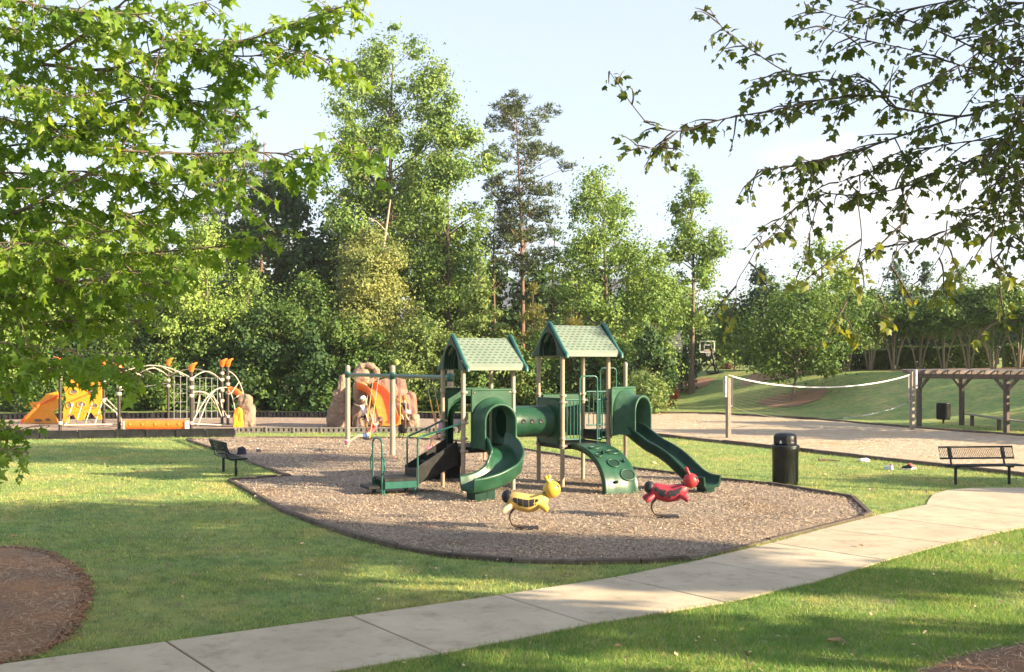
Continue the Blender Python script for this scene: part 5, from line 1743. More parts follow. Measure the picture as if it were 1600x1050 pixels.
def person(pos, yaw_dir, J_, label, shirt, shorts, hair, shoe, size=1.0, sleeve=.5, leg=.55, tail=True, hat=None):
    """J_: joints in (forward, side, up) metres from the pelvis"""
    F_ = Vector((yaw_dir[0], yaw_dir[1], 0)).normalized(); L_ = Vector((-F_.y, F_.x, 0))
    W_ = lambda q: (F_ * q[0] + L_ * q[1] + Vector((0, 0, q[2]))) * size
    rt = root('person', pos, label, 'child', rz=0, local=True)
    j = {k: W_(v) for k, v in J_.items()}
    nodes, edges = [], []
    def add(p, r, par=None):
        nodes.append((p, r * size)); i = len(nodes) - 1
        if par is not None: edges.append((par, i))
        return i
    pel = add(Vector((0, 0, 0)), .085)
    bel = add(j['chest'] * .45, .080, pel); ch = add(j['chest'], .085, bel)
    nk = add(j['chest'].lerp(j['head'], .52), .036, ch)
    up = (j['head'] - j['chest']).normalized()
    hb_ = add(j['head'] - up * .035 * size, .072, nk); hm = add(j['head'] + up * .03 * size, .088, hb_); ht = add(j['head'] + up * .085 * size, .062, hm)
    for s in 'LR':
        sh = add(j['sh' + s], .043, ch); el = add(j['el' + s], .031, sh); wr = add(j['ha' + s], .023, el)
        d = (j['ha' + s] - j['el' + s]).normalized(); sd = d.orthogonal().normalized(); td = d.cross(sd)
        pm = add(j['ha' + s] + d * .035 * size, .024, wr)
        for k in range(4):
            k0 = j['ha' + s] + d * .055 * size + sd * (k - 1.5) * .014 * size
            f1 = add(k0 + d * .012 * size, .0075, pm); f2 = add(k0 + d * (.034 - .004 * abs(k - 1.2)) * size + td * .012 * size, .0065, f1)
        add(j['ha' + s] + d * .04 * size + sd * .045 * size, .0075, pm)
        hp = add(j['hip' + s], .066, pel); kn = add(j['kn' + s], .045, hp); an = add(j['an' + s], .030, kn); to = add(j['to' + s], .026, an)
    skin_mesh('body', nodes, edges, 0, M['skin'], rt, Vector())
    # shirt
    n2, e2 = [], []
    def add2(p, r, par=None):
        n2.append((p, r * size)); 
        if par is not None: e2.append((par, len(n2) - 1))
        return len(n2) - 1
    a_ = add2(j['chest'] * -.02, .100); b_ = add2(j['chest'] * .45, .096, a_); c_ = add2(j['chest'], .100, b_); 
    add2(j['chest'].lerp(j['head'], .36), .055, c_)
    for s in 'LR':
        q = add2(j['sh' + s], .054, c_); add2(j['sh' + s].lerp(j['el' + s], sleeve), .050, q)
    skin_mesh('shirt', n2, e2, 0, shirt, rt, Vector())
    n2, e2 = [], []
    a_ = add2(j['chest'] * .12, .098); b_ = add2(Vector((0, 0, 0)), .102, a_)
    for s in 'LR':
        q = add2(j['hip' + s], .080, b_); add2(j['hip' + s].lerp(j['kn' + s], leg), .072, q)
    skin_mesh('shorts', n2, e2, 1, shorts, rt, Vector())
    for s in 'LR':
        n2, e2 = [], []
        d = (j['to' + s] - j['an' + s]).normalized()
        a_ = add2(j['an' + s] - d * .03 * size, .038); b_ = add2(j['an' + s].lerp(j['to' + s], .5), .040, a_); add2(j['to' + s] + d * .015 * size, .032, b_)
        skin_mesh('shoe', n2, e2, 0, shoe, rt, Vector(), 1)
    # hair, face
    fw = F_ - up * F_.dot(up); fw.normalize(); sd = up.cross(fw)
    Mx = Matrix((fw, sd, up)).transposed()
    hc = j['head'] + up * .02 * size
    hm_ = MB().ell(hc - fw * .022 * size + up * .022 * size, (.098 * size, .100 * size, .104 * size), 14, 10, Mx)
    if tail:
        hm_.tube([hc - fw * .09 * size + up * .03 * size, hc - fw * .14 * size - up * .03 * size, hc - fw * .13 * size - up * .13 * size, hc - fw * .12 * size - up * .20 * size], [.03 * size, .036 * size, .028 * size, .008 * size], 8)
    hm_.build('hair', hair, rt, world=False)
    if hat is not None:
        MB().lathe([(.16 * size, 0), (.165 * size, .01), (.11 * size, .02), (.108 * size, .09 * size), (.06 * size, .13 * size), (.001, .135 * size)], hc + up * .04 * size, 14, Mx).build('hat', hat, rt, world=False)
    for s in (-1, 1):
        MB().ell(hc + fw * .083 * size + sd * .032 * size * s, (.010 * size,) * 3, 8, 6).build('eye', M['eye'], rt, world=False)
        MB().ell(hc + sd * .092 * size * s - up * .005, (.014 * size, .010 * size, .022 * size), 8, 6, Mx).build('ear', M['skin'], rt, world=False)
    MB().ell(hc + fw * .094 * size - up * .022 * size, (.016 * size, .011 * size, .014 * size), 8, 6, Mx).build('nose', M['skin'], rt, world=False)
    MB().ell(hc + fw * .080 * size - up * .052 * size, (.008 * size, .022 * size, .006 * size), 8, 6, Mx).build('mouth', M['lip'], rt, world=False)
    return rt
FWD = (SWF.x, SWF.y)
# on the swing, leaning back with legs straight out
person(SW1 + Vector((0, 0, .075)), FWD, dict(chest=(-.22, 0, .25), head=(-.36, 0, .43), shL=(-.22, .13, .28), shR=(-.22, -.13, .28), elL=(-.10, .22, .38), elR=(-.10, -.22, .38),
       haL=(-.06, .235, .56), haR=(-.06, -.235, .56), hipL=(.03, .07, 0), hipR=(.03, -.07, 0), knL=(.32, .08, .0), knR=(.32, -.08, -.03), anL=(.60, .08, -.16), anR=(.58, -.07, -.20), toL=(.70, .08, -.11), toR=(.68, -.07, -.16)),
       'child in a pink shirt and blue shorts leaning back on the swing', M['pink'], M['denim'], M['hair_brown'], M['pink_shoe'], 1.08)
# upright on the third swing
person(SW3 + Vector((0, 0, .075)), FWD, dict(chest=(-.04, 0, .31), head=(-.02, 0, .53), shL=(-.04, .13, .33), shR=(-.04, -.13, .33), elL=(.06, .20, .33), elR=(.06, -.20, .33),
       haL=(.08, .235, .50), haR=(.08, -.235, .50), hipL=(.03, .07, 0), hipR=(.03, -.07, 0), knL=(.28, .08, -.04), knR=(.27, -.08, -.06), anL=(.34, .08, -.30), anR=(.18, -.08, -.32), toL=(.45, .08, -.33), toR=(.28, -.08, -.37)),
       'child in a violet top and dark shorts on the swing by the tower', M['purple'], M['dark_cloth'], M['hair_brown'], M['pink_shoe'], 1.08)
# in white by the rock's foot
g = gp(569, 671.5)
person((g.x, g.y, .62), (-.8, .55), dict(chest=(.02, 0, .33), head=(.05, 0, .56), shL=(.02, .14, .35), shR=(.02, -.14, .35), elL=(.20, .16, .38), elR=(.10, -.20, .20),
       haL=(.36, .12, .42), haR=(.22, -.20, .10), hipL=(.0, .07, 0), hipR=(.0, -.07, 0), knL=(.22, .08, -.12), knR=(.0, -.08, -.28), anL=(.14, .08, -.36), anR=(-.04, -.08, -.55), toL=(.24, .08, -.40), toR=(.08, -.08, -.60)),
       'child in a white top stepping up at the foot of the tan rock', M['white_cloth'], M['navy'], M['hair_blond'], M['white_cloth'], 1.12, tail=True, hat=M['white_cloth'])
# climbing on the pink rock
person(at(637, 643, RY - 1.0), (-.75, .4), dict(chest=(.12, 0, .27), head=(.16, 0, .49), shL=(.14, .13, .30), shR=(.14, -.13, .30), elL=(.26, .20, .18), elR=(.28, -.18, .22),
       haL=(.44, .16, .24), haR=(.46, -.12, .26), hipL=(.0, .07, 0), hipR=(.0, -.07, 0), knL=(.24, .12, -.08), knR=(.20, -.12, -.12), anL=(.10, .12, -.32), anR=(.02, -.12, -.36), toL=(.22, .12, -.36), toR=(.14, -.12, -.40)),
       'child in a navy shirt and white shorts climbing the pink rock', M['navy'], M['white_cloth'], M['hair_red'], M['dark_cloth'], 1.15, tail=False)
# standing behind the left tower
g = gp(760, 722)
person((g.x, g.y, .52), (.5, -.8), dict(chest=(.0, 0, .29), head=(.02, 0, .50), shL=(.0, .12, .31), shR=(.0, -.12, .31), elL=(-.02, .17, .12), elR=(-.02, -.17, .12),
       haL=(.06, .17, -.03), haR=(.06, -.17, -.03), hipL=(.0, .065, 0), hipR=(.0, -.065, 0), knL=(.02, .07, -.24), knR=(.02, -.07, -.24), anL=(-.01, .07, -.48), anR=(-.01, -.07, -.48), toL=(.10, .07, -.51), toR=(.10, -.07, -.51)),
       'small dark haired child in a white shirt standing behind the left tower', M['white_cloth'], M['dark_cloth'], M['hair_dark'], M['dark_cloth'], 1.0, leg=.95, tail=False)

# ------------------------------------------------------------------ things left lying about
g = gp(377, 712)
mb = MB()
def lump(c, size, seed, sub=3, flat=.3):
    return rock_mesh(c, size, seed, flat, sub)
solo(rock_mesh(g + Vector((0, 0, .13)), (.34, .22, .30), 21, .55, 3, .45), 'jacket', M['navy'], g, 'crumpled dark blue jacket standing on the chips past the left bench', 'jacket')
def shoe(px, py, rz, mats, label, group=None, cat='shoe'):
    g = gp(px, py)
    rt = root('shoe', g, label, cat, group, rz=rz, local=True)
    MB().sweep([[(x, -w, .0), (x, w, .0), (x, w * .95, .035), (x, -w * .95, .035)] for x, w in ((-.13, .035), (-.09, .048), (0, .042), (.09, .055), (.14, .035))]).build('sole', mats[0], rt, world=False)
    MB().sweep([[(x, .85 * w * math.cos(2 * math.pi * k / 10), .035 + max(0, h * (.5 + .5 * math.sin(2 * math.pi * k / 10)))) for k in range(10)] for x, w, h in ((-.125, .035, .09), (-.09, .046, .12), (-.03, .042, .11), (.04, .05, .08), (.10, .055, .06), (.135, .03, .04))]).build('upper', mats[1], rt, world=False)
    MB().tube([(-.09, 0, .10), (-.085, 0, .16)], .034, 10).build('collar', mats[2], rt, world=False)
    return rt
wht, redm, dk = M['white'], M['pink'], M['dark_cloth']
shoe(404, 707, 1.4, (dk, dk, wht), 'dark shoe with a white sock lying on the chips past the bench')
shoe(1388, 734, 2.2, (wht, wht, redm), 'white shoe with a red collar by the sand edging, leftmost of the three', 'white and red shoes on the lawn')
shoe(1417, 734, 2.6, (wht, dk, redm), 'dark topped white soled shoe, middle one by the sand edging', 'white and red shoes on the lawn')
shoe(1424, 733, .4, (wht, redm, redm), 'red topped shoe by the sand edging, rightmost of the three', 'white and red shoes on the lawn')
g = gp(1350, 722)
solo(lump(g + Vector((0, 0, .05)), (.30, .2, .13), 23), 'bag', M['white_cloth'], g, 'small pale plastic bag lying against the sand edging', 'bag')
g = gp(1290, 721)
bag = root('stick', g, 'short brown stick lying in front of the sand edging', 'stick')
MB().tube([g + Vector((-.2, 0, .05)), g + Vector((.05, .02, .04)), g + Vector((.42, -.03, .02))], [.045, .035, .012], 8, smooth=True).build('branch', M['bark'], bag)
def dead_leaf(px, py, s, rz, label):
    g = gp(px, py)
    vs, fs = [], []
    for i in range(7):
        u_ = i / 6
        w = math.sin(math.pi * min(1, u_ * 1.02)) ** .8 * .33 * s
        for k in (-1, 0, 1):
            x, y = (u_ - .5) * s, k * w
            vs.append((g.x + x * math.cos(rz) - y * math.sin(rz), g.y + x * math.sin(rz) + y * math.cos(rz), .045 + .12 * s * abs(k) + .25 * s * (u_ - .4) ** 2))
    for i in range(6):
        for k in range(2):
            a_ = i * 3 + k
            fs.append((a_, a_ + 1, a_ + 4, a_ + 3))
    return solo(MB()._add(vs, fs, True), 'fallen_leaf', M['dead_leaf'], g, label, 'leaf', 'dead leaves on the grass')
M['dead_leaf'] = leafmat('dead_leaf', (.36, .22, .12), (.42, .27, .16), (.3, .17, .09), .2)
dead_leaf(1304, 1009, .17, .4, 'largest tan dead leaf on the right foreground grass')
dead_leaf(966, 1017, .10, 1.2, 'small dead leaf beside the lower pavement edge')
dead_leaf(22, 843, .15, 2.0, 'pale dead leaf on the grass above the left mulch bed')
dead_leaf(376, 948, .08, .2, 'pale scrap of leaf in the middle of the left lawn')
dead_leaf(95, 788, .16, .9, 'brown dead leaf on the sunlit left lawn')
dead_leaf(885, 906, .10, .5, 'small pale leaf between the pit and the pavement')
dead_leaf(1345, 857, .10, 1.9, 'dark small leaf lying on the pavement')

# ------------------------------------------------------------------ beyond the trees: a grey house, a portable basketball hoop
HX, HYY = 3.4, 108
hs = root('house', (HX, HYY, 0), 'grey sided house half hidden behind the trees', 'house')
MB().box((HX + 4.5, HYY + 5, 4.2), (19, 10, 8.4)).build('wall', M['siding'], hs)
for k in range(40):
    MB().beam((HX - 5.02, HYY - .03, .3 + k * .2), (HX + 14.02, HYY - .03, .3 + k * .2), .05, .03).build('siding_board', M['siding'], hs)
MB().prism([(HX - 5.8, HYY - .8, 8.3), (HX - 5.8, HYY + 5, 12.0), (HX - 5.8, HYY + 10.8, 8.3)], (20.6, 0, 0)).build('roof', M['shingle'], hs)
for (wx, wz) in ((-2.6, 6.3), (1.5, 6.3), (6, 6.3), (10.5, 6.3), (-2.6, 2.6), (6, 2.6)):
    wf = MB().box((HX + wx, HYY - .06, wz), (1.3, .12, 1.9), bev=.01).build('window', M['white'], hs)
    for sx in (-.3, .3):
        for sz in (-.44, .44):
            MB().box((HX + wx + sx, HYY - .13, wz + sz), (.52, .03, .78)).build('pane', M['glass'], wf)
g = gp(1118, 584)
bh = root('basketball_hoop', g, 'portable basketball hoop with a clear backboard at the top of the bank', 'basketball hoop')
k = g.y / F_PX
Vg = lambda dx, dz, dy=0: g + Vector((dx * k, dy, dz * k))
MB().box(g + Vector((0, .2, .1)), (1.3, .8, .2), bev=.06).build('base', M['black_plastic'], bh)
MB().tube([Vg(0, 4), Vg(-3, 20), Vg(-6, 34), Vg(-8, 45)], .09, 8).build('pole', M['black_plastic'], bh)
MB().tube([Vg(-16, 4), Vg(-3, 18)], .05, 6).build('strut', M['black_plastic'], bh)
MB().tube([Vg(5, 4), Vg(-2, 18)], .05, 6).build('strut', M['black_plastic'], bh)
bb = MB()
ctr = Vg(-13, 41)
for (dx, dz, w, h) in ((0, .5, 1.2, .06), (0, -.36, 1.2, .06), (-.57, .07, .06, .9), (.57, .07, .06, .9), (0, .2, .5, .05), (-.23, 0, .05, .4), (.23, 0, .05, .4), (0, -.2, .5, .05)):
    bb.box(ctr + Vector((dx, 0, dz)), (w, .05, h))
bo = bb.build('backboard', M['white'], bh)
ringp = [ctr + Vector((.23 * math.cos(2 * math.pi * i / 14), -.4 + .23 * math.sin(2 * math.pi * i / 14), -.3)) for i in range(14)]
MB().tube(ringp, .015, 6, closed=True).build('rim', M['orange'], bo)
for i in range(0, 14, 2):
    MB().tube([ringp[i], ctr + Vector((.12 * math.cos(2 * math.pi * (i + 1) / 14), -.4 + .12 * math.sin(2 * math.pi * (i + 1) / 14), -.68))], .012, 4).build('net_cord', M['white'], bo)

# ------------------------------------------------------------------ the evening's thin haze: one closed box of even air round everything
hzm = bpy.data.materials.new('haze'); hzm.use_nodes = True
hzm.node_tree.nodes.clear()
ho = hzm.node_tree.nodes.new('ShaderNodeOutputMaterial')
hv = hzm.node_tree.nodes.new('ShaderNodeVolumePrincipled')
hv.inputs['Color'].default_value = (0.97, 0.98, 1.0, 1)
hv.inputs['Density'].default_value = 0.00022
hv.inputs['Anisotropy'].default_value = 0.2
hzm.node_tree.links.new(hv.outputs[0], ho.inputs['Volume'])
hz_o = solo(MB().box((0, 110, 22), (780, 640, 46)), 'haze', hzm, (0, 110, -1), kind='stuff')

# ------------------------------------------------------------------ trees
PROF = {
    'round': lambda t: np.sin(np.pi * np.clip(t, 0, 1) ** 0.85) ** 0.62,
    'ovate': lambda t: np.clip(np.sin(np.pi * np.clip(t, 0, 1) ** 0.62), 0, 1) ** 0.75,
    'tall': lambda t: np.where(t < .35, .55 + .45 * np.clip(t / .35, 0, 1) ** .7, np.clip(1 - np.clip((t - .35) / .66, 0, 1) ** 2.1, 0, 1) ** .75),
    'cone': lambda t: np.clip(1.02 - t, 0, 1) ** 0.8 * np.clip(t * 8 + .35, 0, 1),
    'bush': lambda t: np.clip(1 - t ** 2.2, 0, 1) ** 0.5,
    'umbrella': lambda t: np.where(t < .72, .5 + .5 * np.clip(t / .72, 0, 1) ** .8, np.sqrt(np.clip(1 - (np.clip(t - .72, 0, 1) / .30) ** 2, 0, 1))),
    'vase': lambda t: np.clip(.30 + .95 * t, 0, 1) * np.clip((1.03 - t) * 3.2, 0, 1) ** .6,
}
def rand_unit(rng, n):
    v = rng.normal(size=(n, 3))
    return v / np.linalg.norm(v, axis=1)[:, None]

def leaf_quads(rng, C, Nn, size, aspect=.62):
    """diamond leaves (n,4,3) at centres C with normals Nn"""
    n = len(C)
    r = rand_unit(rng, n)
    T = np.cross(Nn, r); T /= np.linalg.norm(T, axis=1)[:, None] + 1e-9
    B = np.cross(Nn, T)
    s = size * rng.uniform(.6, 1.35, n)
    T = T * (s / 2)[:, None]; B = B * (s * aspect / 2)[:, None]
    V = np.empty((n, 4, 3))
    V[:, 0] = C - T; V[:, 1] = C - B + Nn * (s * .1)[:, None]; V[:, 2] = C + T; V[:, 3] = C + B + Nn * (s * .1)[:, None]
    return V

def crown_points(rng, base, z0, z1, rad, prof, nclump, rc, n, hollow=.45, flat=.75, lean=(0, 0), xs=1.0):
    """clump centres through the crown, then leaves through each clump"""
    pf = PROF[prof]
    t = rng.random(nclump * 6)
    keep = rng.random(len(t)) < pf(t) ** 1.0 + .05
    t = t[keep][:nclump]
    m = len(t)
    a = rng.random(m) * 2 * np.pi
    lob = 1 + .16 * np.sin(3 * a + rng.random() * 6) + .10 * np.sin(5 * a + 7 * t + rng.random() * 6)
    rr = rad * pf(t) * lob * (hollow + (1 - hollow) * rng.random(m) ** .55)
    rr = np.maximum(rr - rc * .35, 0)
    K = np.stack([base[0] + lean[0] * t + np.cos(a) * rr * xs, base[1] + lean[1] * t + np.sin(a) * rr, base[2] + z0 + (z1 - z0) * t], 1)
    cr = rc * rng.uniform(.6, 1.6, m) ** 1.3 * .62 * np.clip(.45 + pf(t), .4, 1) * 1.15
    w = cr ** 2; w /= w.sum()
    ci = rng.choice(m, n, p=w)
    d = rand_unit(rng, n)
    d[:, 2] = np.where(d[:, 2] < -.2, d[:, 2] * .55, d[:, 2])
    dist = cr[ci] * (rng.random(n) ** .33) * (1 + .25 * rng.normal(size=n) * .6)
    P = K[ci] + d * dist[:, None] * np.array([1, 1, flat])
    # stray sprays between the clumps feather the outline
    ns = n // 6
    st = rng.choice(n, ns, replace=False)
    P[st] += rng.normal(size=(ns, 3)) * rc * np.array([.42, .42, .4])
    Nn = d * .95 + rng.normal(size=(n, 3)) * .42 + np.array([0, 0, .3])
    Nn /= np.linalg.norm(Nn, axis=1)[:, None]
    return K, cr, P, Nn

def needles(rng, K, cr, n, L, W):
    """pine: tufts of thin blades fanned round points in each clump"""
    m = len(K)
    w = cr ** 2; w /= w.sum()
    nt_ = n // 9
    ci = rng.choice(m, nt_, p=w)
    tc_ = K[ci] + rand_unit(rng, nt_) * (cr[ci] * rng.random(nt_) ** .4)[:, None] * np.array([1, 1, .55])
    C = np.repeat(tc_, 9, 0)
    k = len(C)
    d = rand_unit(rng, k); d[:, 2] = np.abs(d[:, 2]) * .9 + .1
    d /= np.linalg.norm(d, axis=1)[:, None]
    s = np.cross(d, rand_unit(rng, k)); s /= np.linalg.norm(s, axis=1)[:, None]
    LL = L * rng.uniform(.6, 1.3, k)
    V = np.empty((k, 4, 3))
    V[:, 0] = C; V[:, 1] = C + d * (LL * .55)[:, None] + s * (W / 2); V[:, 2] = C + d * LL[:, None]; V[:, 3] = C + d * (LL * .55)[:, None] - s * (W / 2)
    return V

def trunk_mesh(rng, base, H, r0, K, top=.92, nb=18, lean=(0, 0), fork=False, wob=.02, seg=9, r1=.12):
    mb = MB()
    n = 9
    ph = rng.random(2) * 6
    def axis(t):
        return Vector((base[0] + lean[0] * t + H * wob * math.sin(3.1 * t + ph[0]) * t, base[1] + lean[1] * t + H * wob * math.sin(2.7 * t + ph[1]) * t, base[2] + H * t))
    pts = [axis(top * i / n) for i in range(n + 1)]
    pts[0].z -= .15
    rad = [r0 * (1.25 if i == 0 else 1) * (1 - (1 - r1) * (i / n) ** .8) for i in range(n + 1)]
    mb.tube(pts, rad, seg)
    if len(K):
        order = rng.permutation(len(K))[:nb]
        for i in order:
            k = Vector(K[i])
            t = (k.z - base[2]) / H
            hd_ = math.hypot(k.x - base[0], k.y - base[1])
            ts = max(.12, min(top * .95, t - .35 * hd_ / H - .03))
            a_ = axis(ts)
            mid = a_.lerp(k, .5) + Vector((0, 0, .06 * hd_))
            rb = max(.012, r0 * (1 - ts) * .42 + .012)
            mb.tube([a_, mid, k], [rb, rb * .6, rb * .2], 5, caps=False)
    return mb

TREE_N = [0]
TRI = 0
def tree(name, label, px, top, Y, wpx, prof, leaf, bark, z0=.15, cat='tree', group=None, nclump=60, rc=.20, lpx=7.0, lai=2.6, pine=False, r0=None, lean=(0, 0), nb=16,
         hollow=.45, flat=.75, base_px=None, xs=1.0, aspect=.62, shade=None, low=0.0):
    TREE_N[0] += 1
    rng = np.random.default_rng(int(abs(px) * 7 + top * 13 + Y * 3))
    X = (px - 800) * Y / F_PX
    gz = float(hgt(X, Y))
    H = CAM_H - (top - HZ) * Y / F_PX - gz
    W = wpx * Y / F_PX
    base = (X, Y, gz)
    if flat == .75: flat = 1.0
    s = lpx * (1.0 if leaf == 'lf_dark' else .74) * Y / F_PX
    rad = W / 2
    hc = H * (1 - z0)
    n = int(lai * 1.35 * .72 * W * hc / (.36 * s * s))
    n = min(n, 36000)
    global TRI
    TRI += 2 * n
    rt = root(name, base, label, cat, group)
    K, cr, P, Nn = crown_points(rng, base, H * z0, H * .985, rad, prof, nclump, rc * W * 1.3, n, hollow, flat, lean, xs)
    if pine:
        V = needles(rng, K, cr, int(n * 1.15), s * 1.55, s * .30)
    else:
        V = leaf_quads(rng, P, Nn, s, aspect)
        ki = rng.choice(len(K), n // (16 if leaf == 'lf_poplar' else 7), p=cr ** 2 / (cr ** 2).sum())
        Pi = K[ki] + rand_unit(rng, len(ki)) * (cr[ki] * .55 * rng.random(len(ki)) ** .5)[:, None]
        Ni = rand_unit(rng, len(ki))
        V = np.concatenate([V, leaf_quads(rng, Pi, Ni, s * 2.1, .8)])
    V[:, :, 2] = np.maximum(V[:, :, 2], gz + .02 + low)
    cw = np_mesh('crown', V.reshape(-1, 3), np.arange(len(V) * 4).reshape(-1, 4), M[leaf], rt, base)
    tb = trunk_mesh(rng, base, H, r0 or max(.05, H * .013), K, nb=nb, lean=lean)
    tb.build('trunk', M[bark], rt)
    return rt

G_W = 'trees of the wood behind the play areas'
# far fill behind the wood: individual trees, mostly hidden
fill = [(-60, 395, 96, 210), (40, 380, 94, 190), (120, 400, 98, 200), (215, 385, 95, 190), (300, 395, 98, 190), (385, 370, 96, 190), (460, 395, 97, 180), (545, 385, 95, 180), (690, 400, 97, 180),
        (770, 405, 98, 160), (860, 395, 97, 160), (925, 400, 99, 150), (1010, 405, 98, 140)]
fill_at = ['beyond the left edge of the picture', 'behind the amber slide', 'behind the yellow climbing wall', 'behind the left end of the monkey bars', 'behind the twin orange capped posts', 'behind the broad dark oak',
           'behind the dark rounded tree', 'behind the climbing rocks', 'behind the second poplar', 'behind the layered bright tree', 'behind the tube of the play structure', 'behind the right tower roof', 'behind the large dark bush']
for i, (x, tp, Y, w) in enumerate(fill):
    tree('woodland_tree', 'deep green tree of the back wood, ' + fill_at[i], x, tp, Y, w, 'ovate', 'lf_dark', 'bark_dark', .06, group=G_W, nclump=46, rc=.17, lpx=8.5, lai=2.3, hollow=.35)
far_at = ['behind the lone upright tree', 'behind the basketball hoop', 'behind the dark slender tree', 'behind the start of the hedge', 'behind the airy yellow green tree', 'behind the third crape myrtle', 'behind the right net post',
          'behind the left end of the pergola', 'behind the middle of the pergola', 'at the right edge behind the hedge', 'past the right edge of the picture']
for i, (x, tp, Y, w) in enumerate(((1070, 440, 125, 110), (1130, 450, 122, 110), (1190, 445, 124, 110), (1250, 455, 120, 110), (1310, 450, 122, 110), (1370, 455, 118, 110), (1430, 450, 118, 110), (1490, 455, 116, 110), (1550, 450, 116, 110), (1610, 455, 114, 110), (1680, 450, 112, 120))):
    tree('woodland_tree', 'distant tree beyond the bank, ' + far_at[i], x, tp, Y, w, 'ovate', 'lf_dark' if i % 3 else 'lf_mid', 'bark_dark', .02, group='distant trees beyond the bank', nclump=44, rc=.18, lpx=7.5, lai=2.2, hollow=.3)
# the tall ones
tree('pine_tree', 'dark pine rising behind the left branches, topmost at the left', 352, 128, 92, 128, 'ovate', 'lf_pine', 'bark_pine', .45, group=G_W, nclump=52, rc=.14, lpx=7, lai=2.1, pine=True, hollow=.3, nb=30)
tree('pine_tree', 'short dark pine half hidden by the left branches', 405, 185, 90, 110, 'ovate', 'lf_pine', 'bark_pine', .4, group=G_W, nclump=42, rc=.15, lpx=7, lai=1.9, pine=True, nb=26)
tree('oak_tree', 'broad dark oak between the left pine and the tall poplar', 428, 270, 84, 190, 'round', 'lf_dark', 'bark_dark', .25, group=G_W, nclump=70, rc=.15, lai=2.6, lpx=7)
tree('oak_tree', 'dark rounded tree left of the tall poplar', 508, 345, 80, 120, 'round', 'lf_dark', 'bark_dark', .15, group=G_W, nclump=50, rc=.18, lai=2.6)
tree('poplar_tree', 'tallest tree of the wood, a tulip poplar with yellow green crown', 616, 30, 78, 225, 'tall', 'lf_poplar', 'bark', .28, group=G_W, nclump=84, rc=.105, lai=2.5, lpx=7.0, hollow=.42, nb=40, r0=.34)
tree('poplar_tree', 'shorter poplar crowding the left side of the tallest tree', 566, 165, 79.5, 120, 'tall', 'lf_poplar', 'bark', .30, group=G_W, nclump=60, rc=.15, lai=3.0, lpx=7.0, hollow=.42, nb=22, r0=.24)
tree('poplar_tree', 'middle height poplar between the two tall poplars', 650, 270, 80, 150, 'round', 'lf_poplar', 'bark_dark', .25, group=G_W, nclump=86, rc=.13, lai=2.8, lpx=7.0, hollow=.4, nb=24, r0=.24)
tree('poplar_tree', 'second poplar just right of the tallest tree', 704, 138, 77, 165, 'tall', 'lf_poplar', 'bark_dark', .30, group=G_W, nclump=60, rc=.125, lai=2.3, lpx=7.0, hollow=.42, nb=30, r0=.30)
tree('poplar_tree', 'slim poplar with gaps, under the second poplar', 720, 330, 79, 110, 'ovate', 'lf_mid', 'bark_dark', .15, group=G_W, nclump=42, rc=.18, lai=1.7)
tree('pine_tree', 'open crowned pine with bare dark trunk, right of the poplars', 815, 150, 88, 150, 'umbrella', 'lf_pine', 'bark_pine', .42, group=G_W, nclump=84, rc=.11, lpx=7, lai=3.6, pine=True, hollow=.3, nb=50, r0=.28, flat=.5)
tree('pine_tree', 'thin pine leaning beside the open crowned pine', 775, 300, 90, 80, 'umbrella', 'lf_pine', 'bark_pine', .5, group=G_W, nclump=22, rc=.16, lpx=7, lai=1.2, pine=True, nb=16, r0=.2)
tree('pine_tree', 'grey green pine with drooping top, left of the broad bright tree', 862, 330, 82, 105, 'ovate', 'lf_pine', 'bark_pine', .2, group=G_W, nclump=48, rc=.16, lpx=7, lai=1.9, pine=True, nb=26)
tree('pine_tree', 'young golden pine above the left roof ridge', 832, 418, 66, 78, 'cone', 'lf_pine_gold', 'bark_pine', .12, group=G_W, nclump=46, rc=.18, lpx=7.5, lai=2.3, pine=True, nb=20)
tree('pine_tree', 'low golden pine behind the right tower roof', 893, 462, 65, 66, 'cone', 'lf_pine_gold', 'bark_pine', .08, group=G_W, nclump=36, rc=.2, lpx=7.5, lai=2.3, pine=True, nb=18)
tree('elm_tree', 'broad bright green tree behind the right tower', 948, 252, 72, 215, 'tall', 'lf_poplar', 'bark', .18, group=G_W, nclump=110, rc=.10, lai=2.6, lpx=6.5, hollow=.3, nb=40, r0=.24)
tree('elm_tree', 'smaller bright tree beside the lone trunk on the bank', 1022, 392, 74, 105, 'round', 'lf_poplar', 'bark', .12, group=G_W, nclump=50, rc=.17, lai=2.1, lpx=6.5)
# lit middle rows
tree('willow_tree', 'lime green young tree seen through the left branches, right one', 322, 312, 66, 150, 'ovate', 'lf_lime', 'bark', .06, group=G_W, nclump=66, rc=.16, lai=2.6, lpx=6.0, flat=.9)
tree('willow_tree', 'lime green tree behind the left branches, with the rope nets below', 232, 335, 67, 165, 'ovate', 'lf_lime', 'bark', .06, group=G_W, nclump=66, rc=.16, lai=2.6, lpx=6.0, flat=.9)
tree('willow_tree', 'lime green tree over the yellow climbing wall', 138, 315, 68, 150, 'ovate', 'lf_lime', 'bark', .06, group=G_W, nclump=60, rc=.16, lai=2.5, lpx=6.0, flat=.9)
tree('willow_tree', 'yellow green tree at the far left edge of the wood', 36, 330, 66, 160, 'ovate', 'lf_lime', 'bark', .06, group=G_W, nclump=60, rc=.16, lai=2.5, lpx=6.0, flat=.9)
tree('willow_tree', 'low yellow green tree right of the rope nets', 385, 410, 67, 130, 'ovate', 'lf_poplar', 'bark', .06, group=G_W, nclump=50, rc=.17, lai=2.4, lpx=6.0)
tree('elm_tree', 'pale olive tree with dense fine leaves above the climbing rocks', 578, 342, 69, 140, 'tall', 'lf_olive', 'bark', .06, group=G_W, nclump=110, rc=.16, lai=4.6, lpx=5.5, r0=.2)
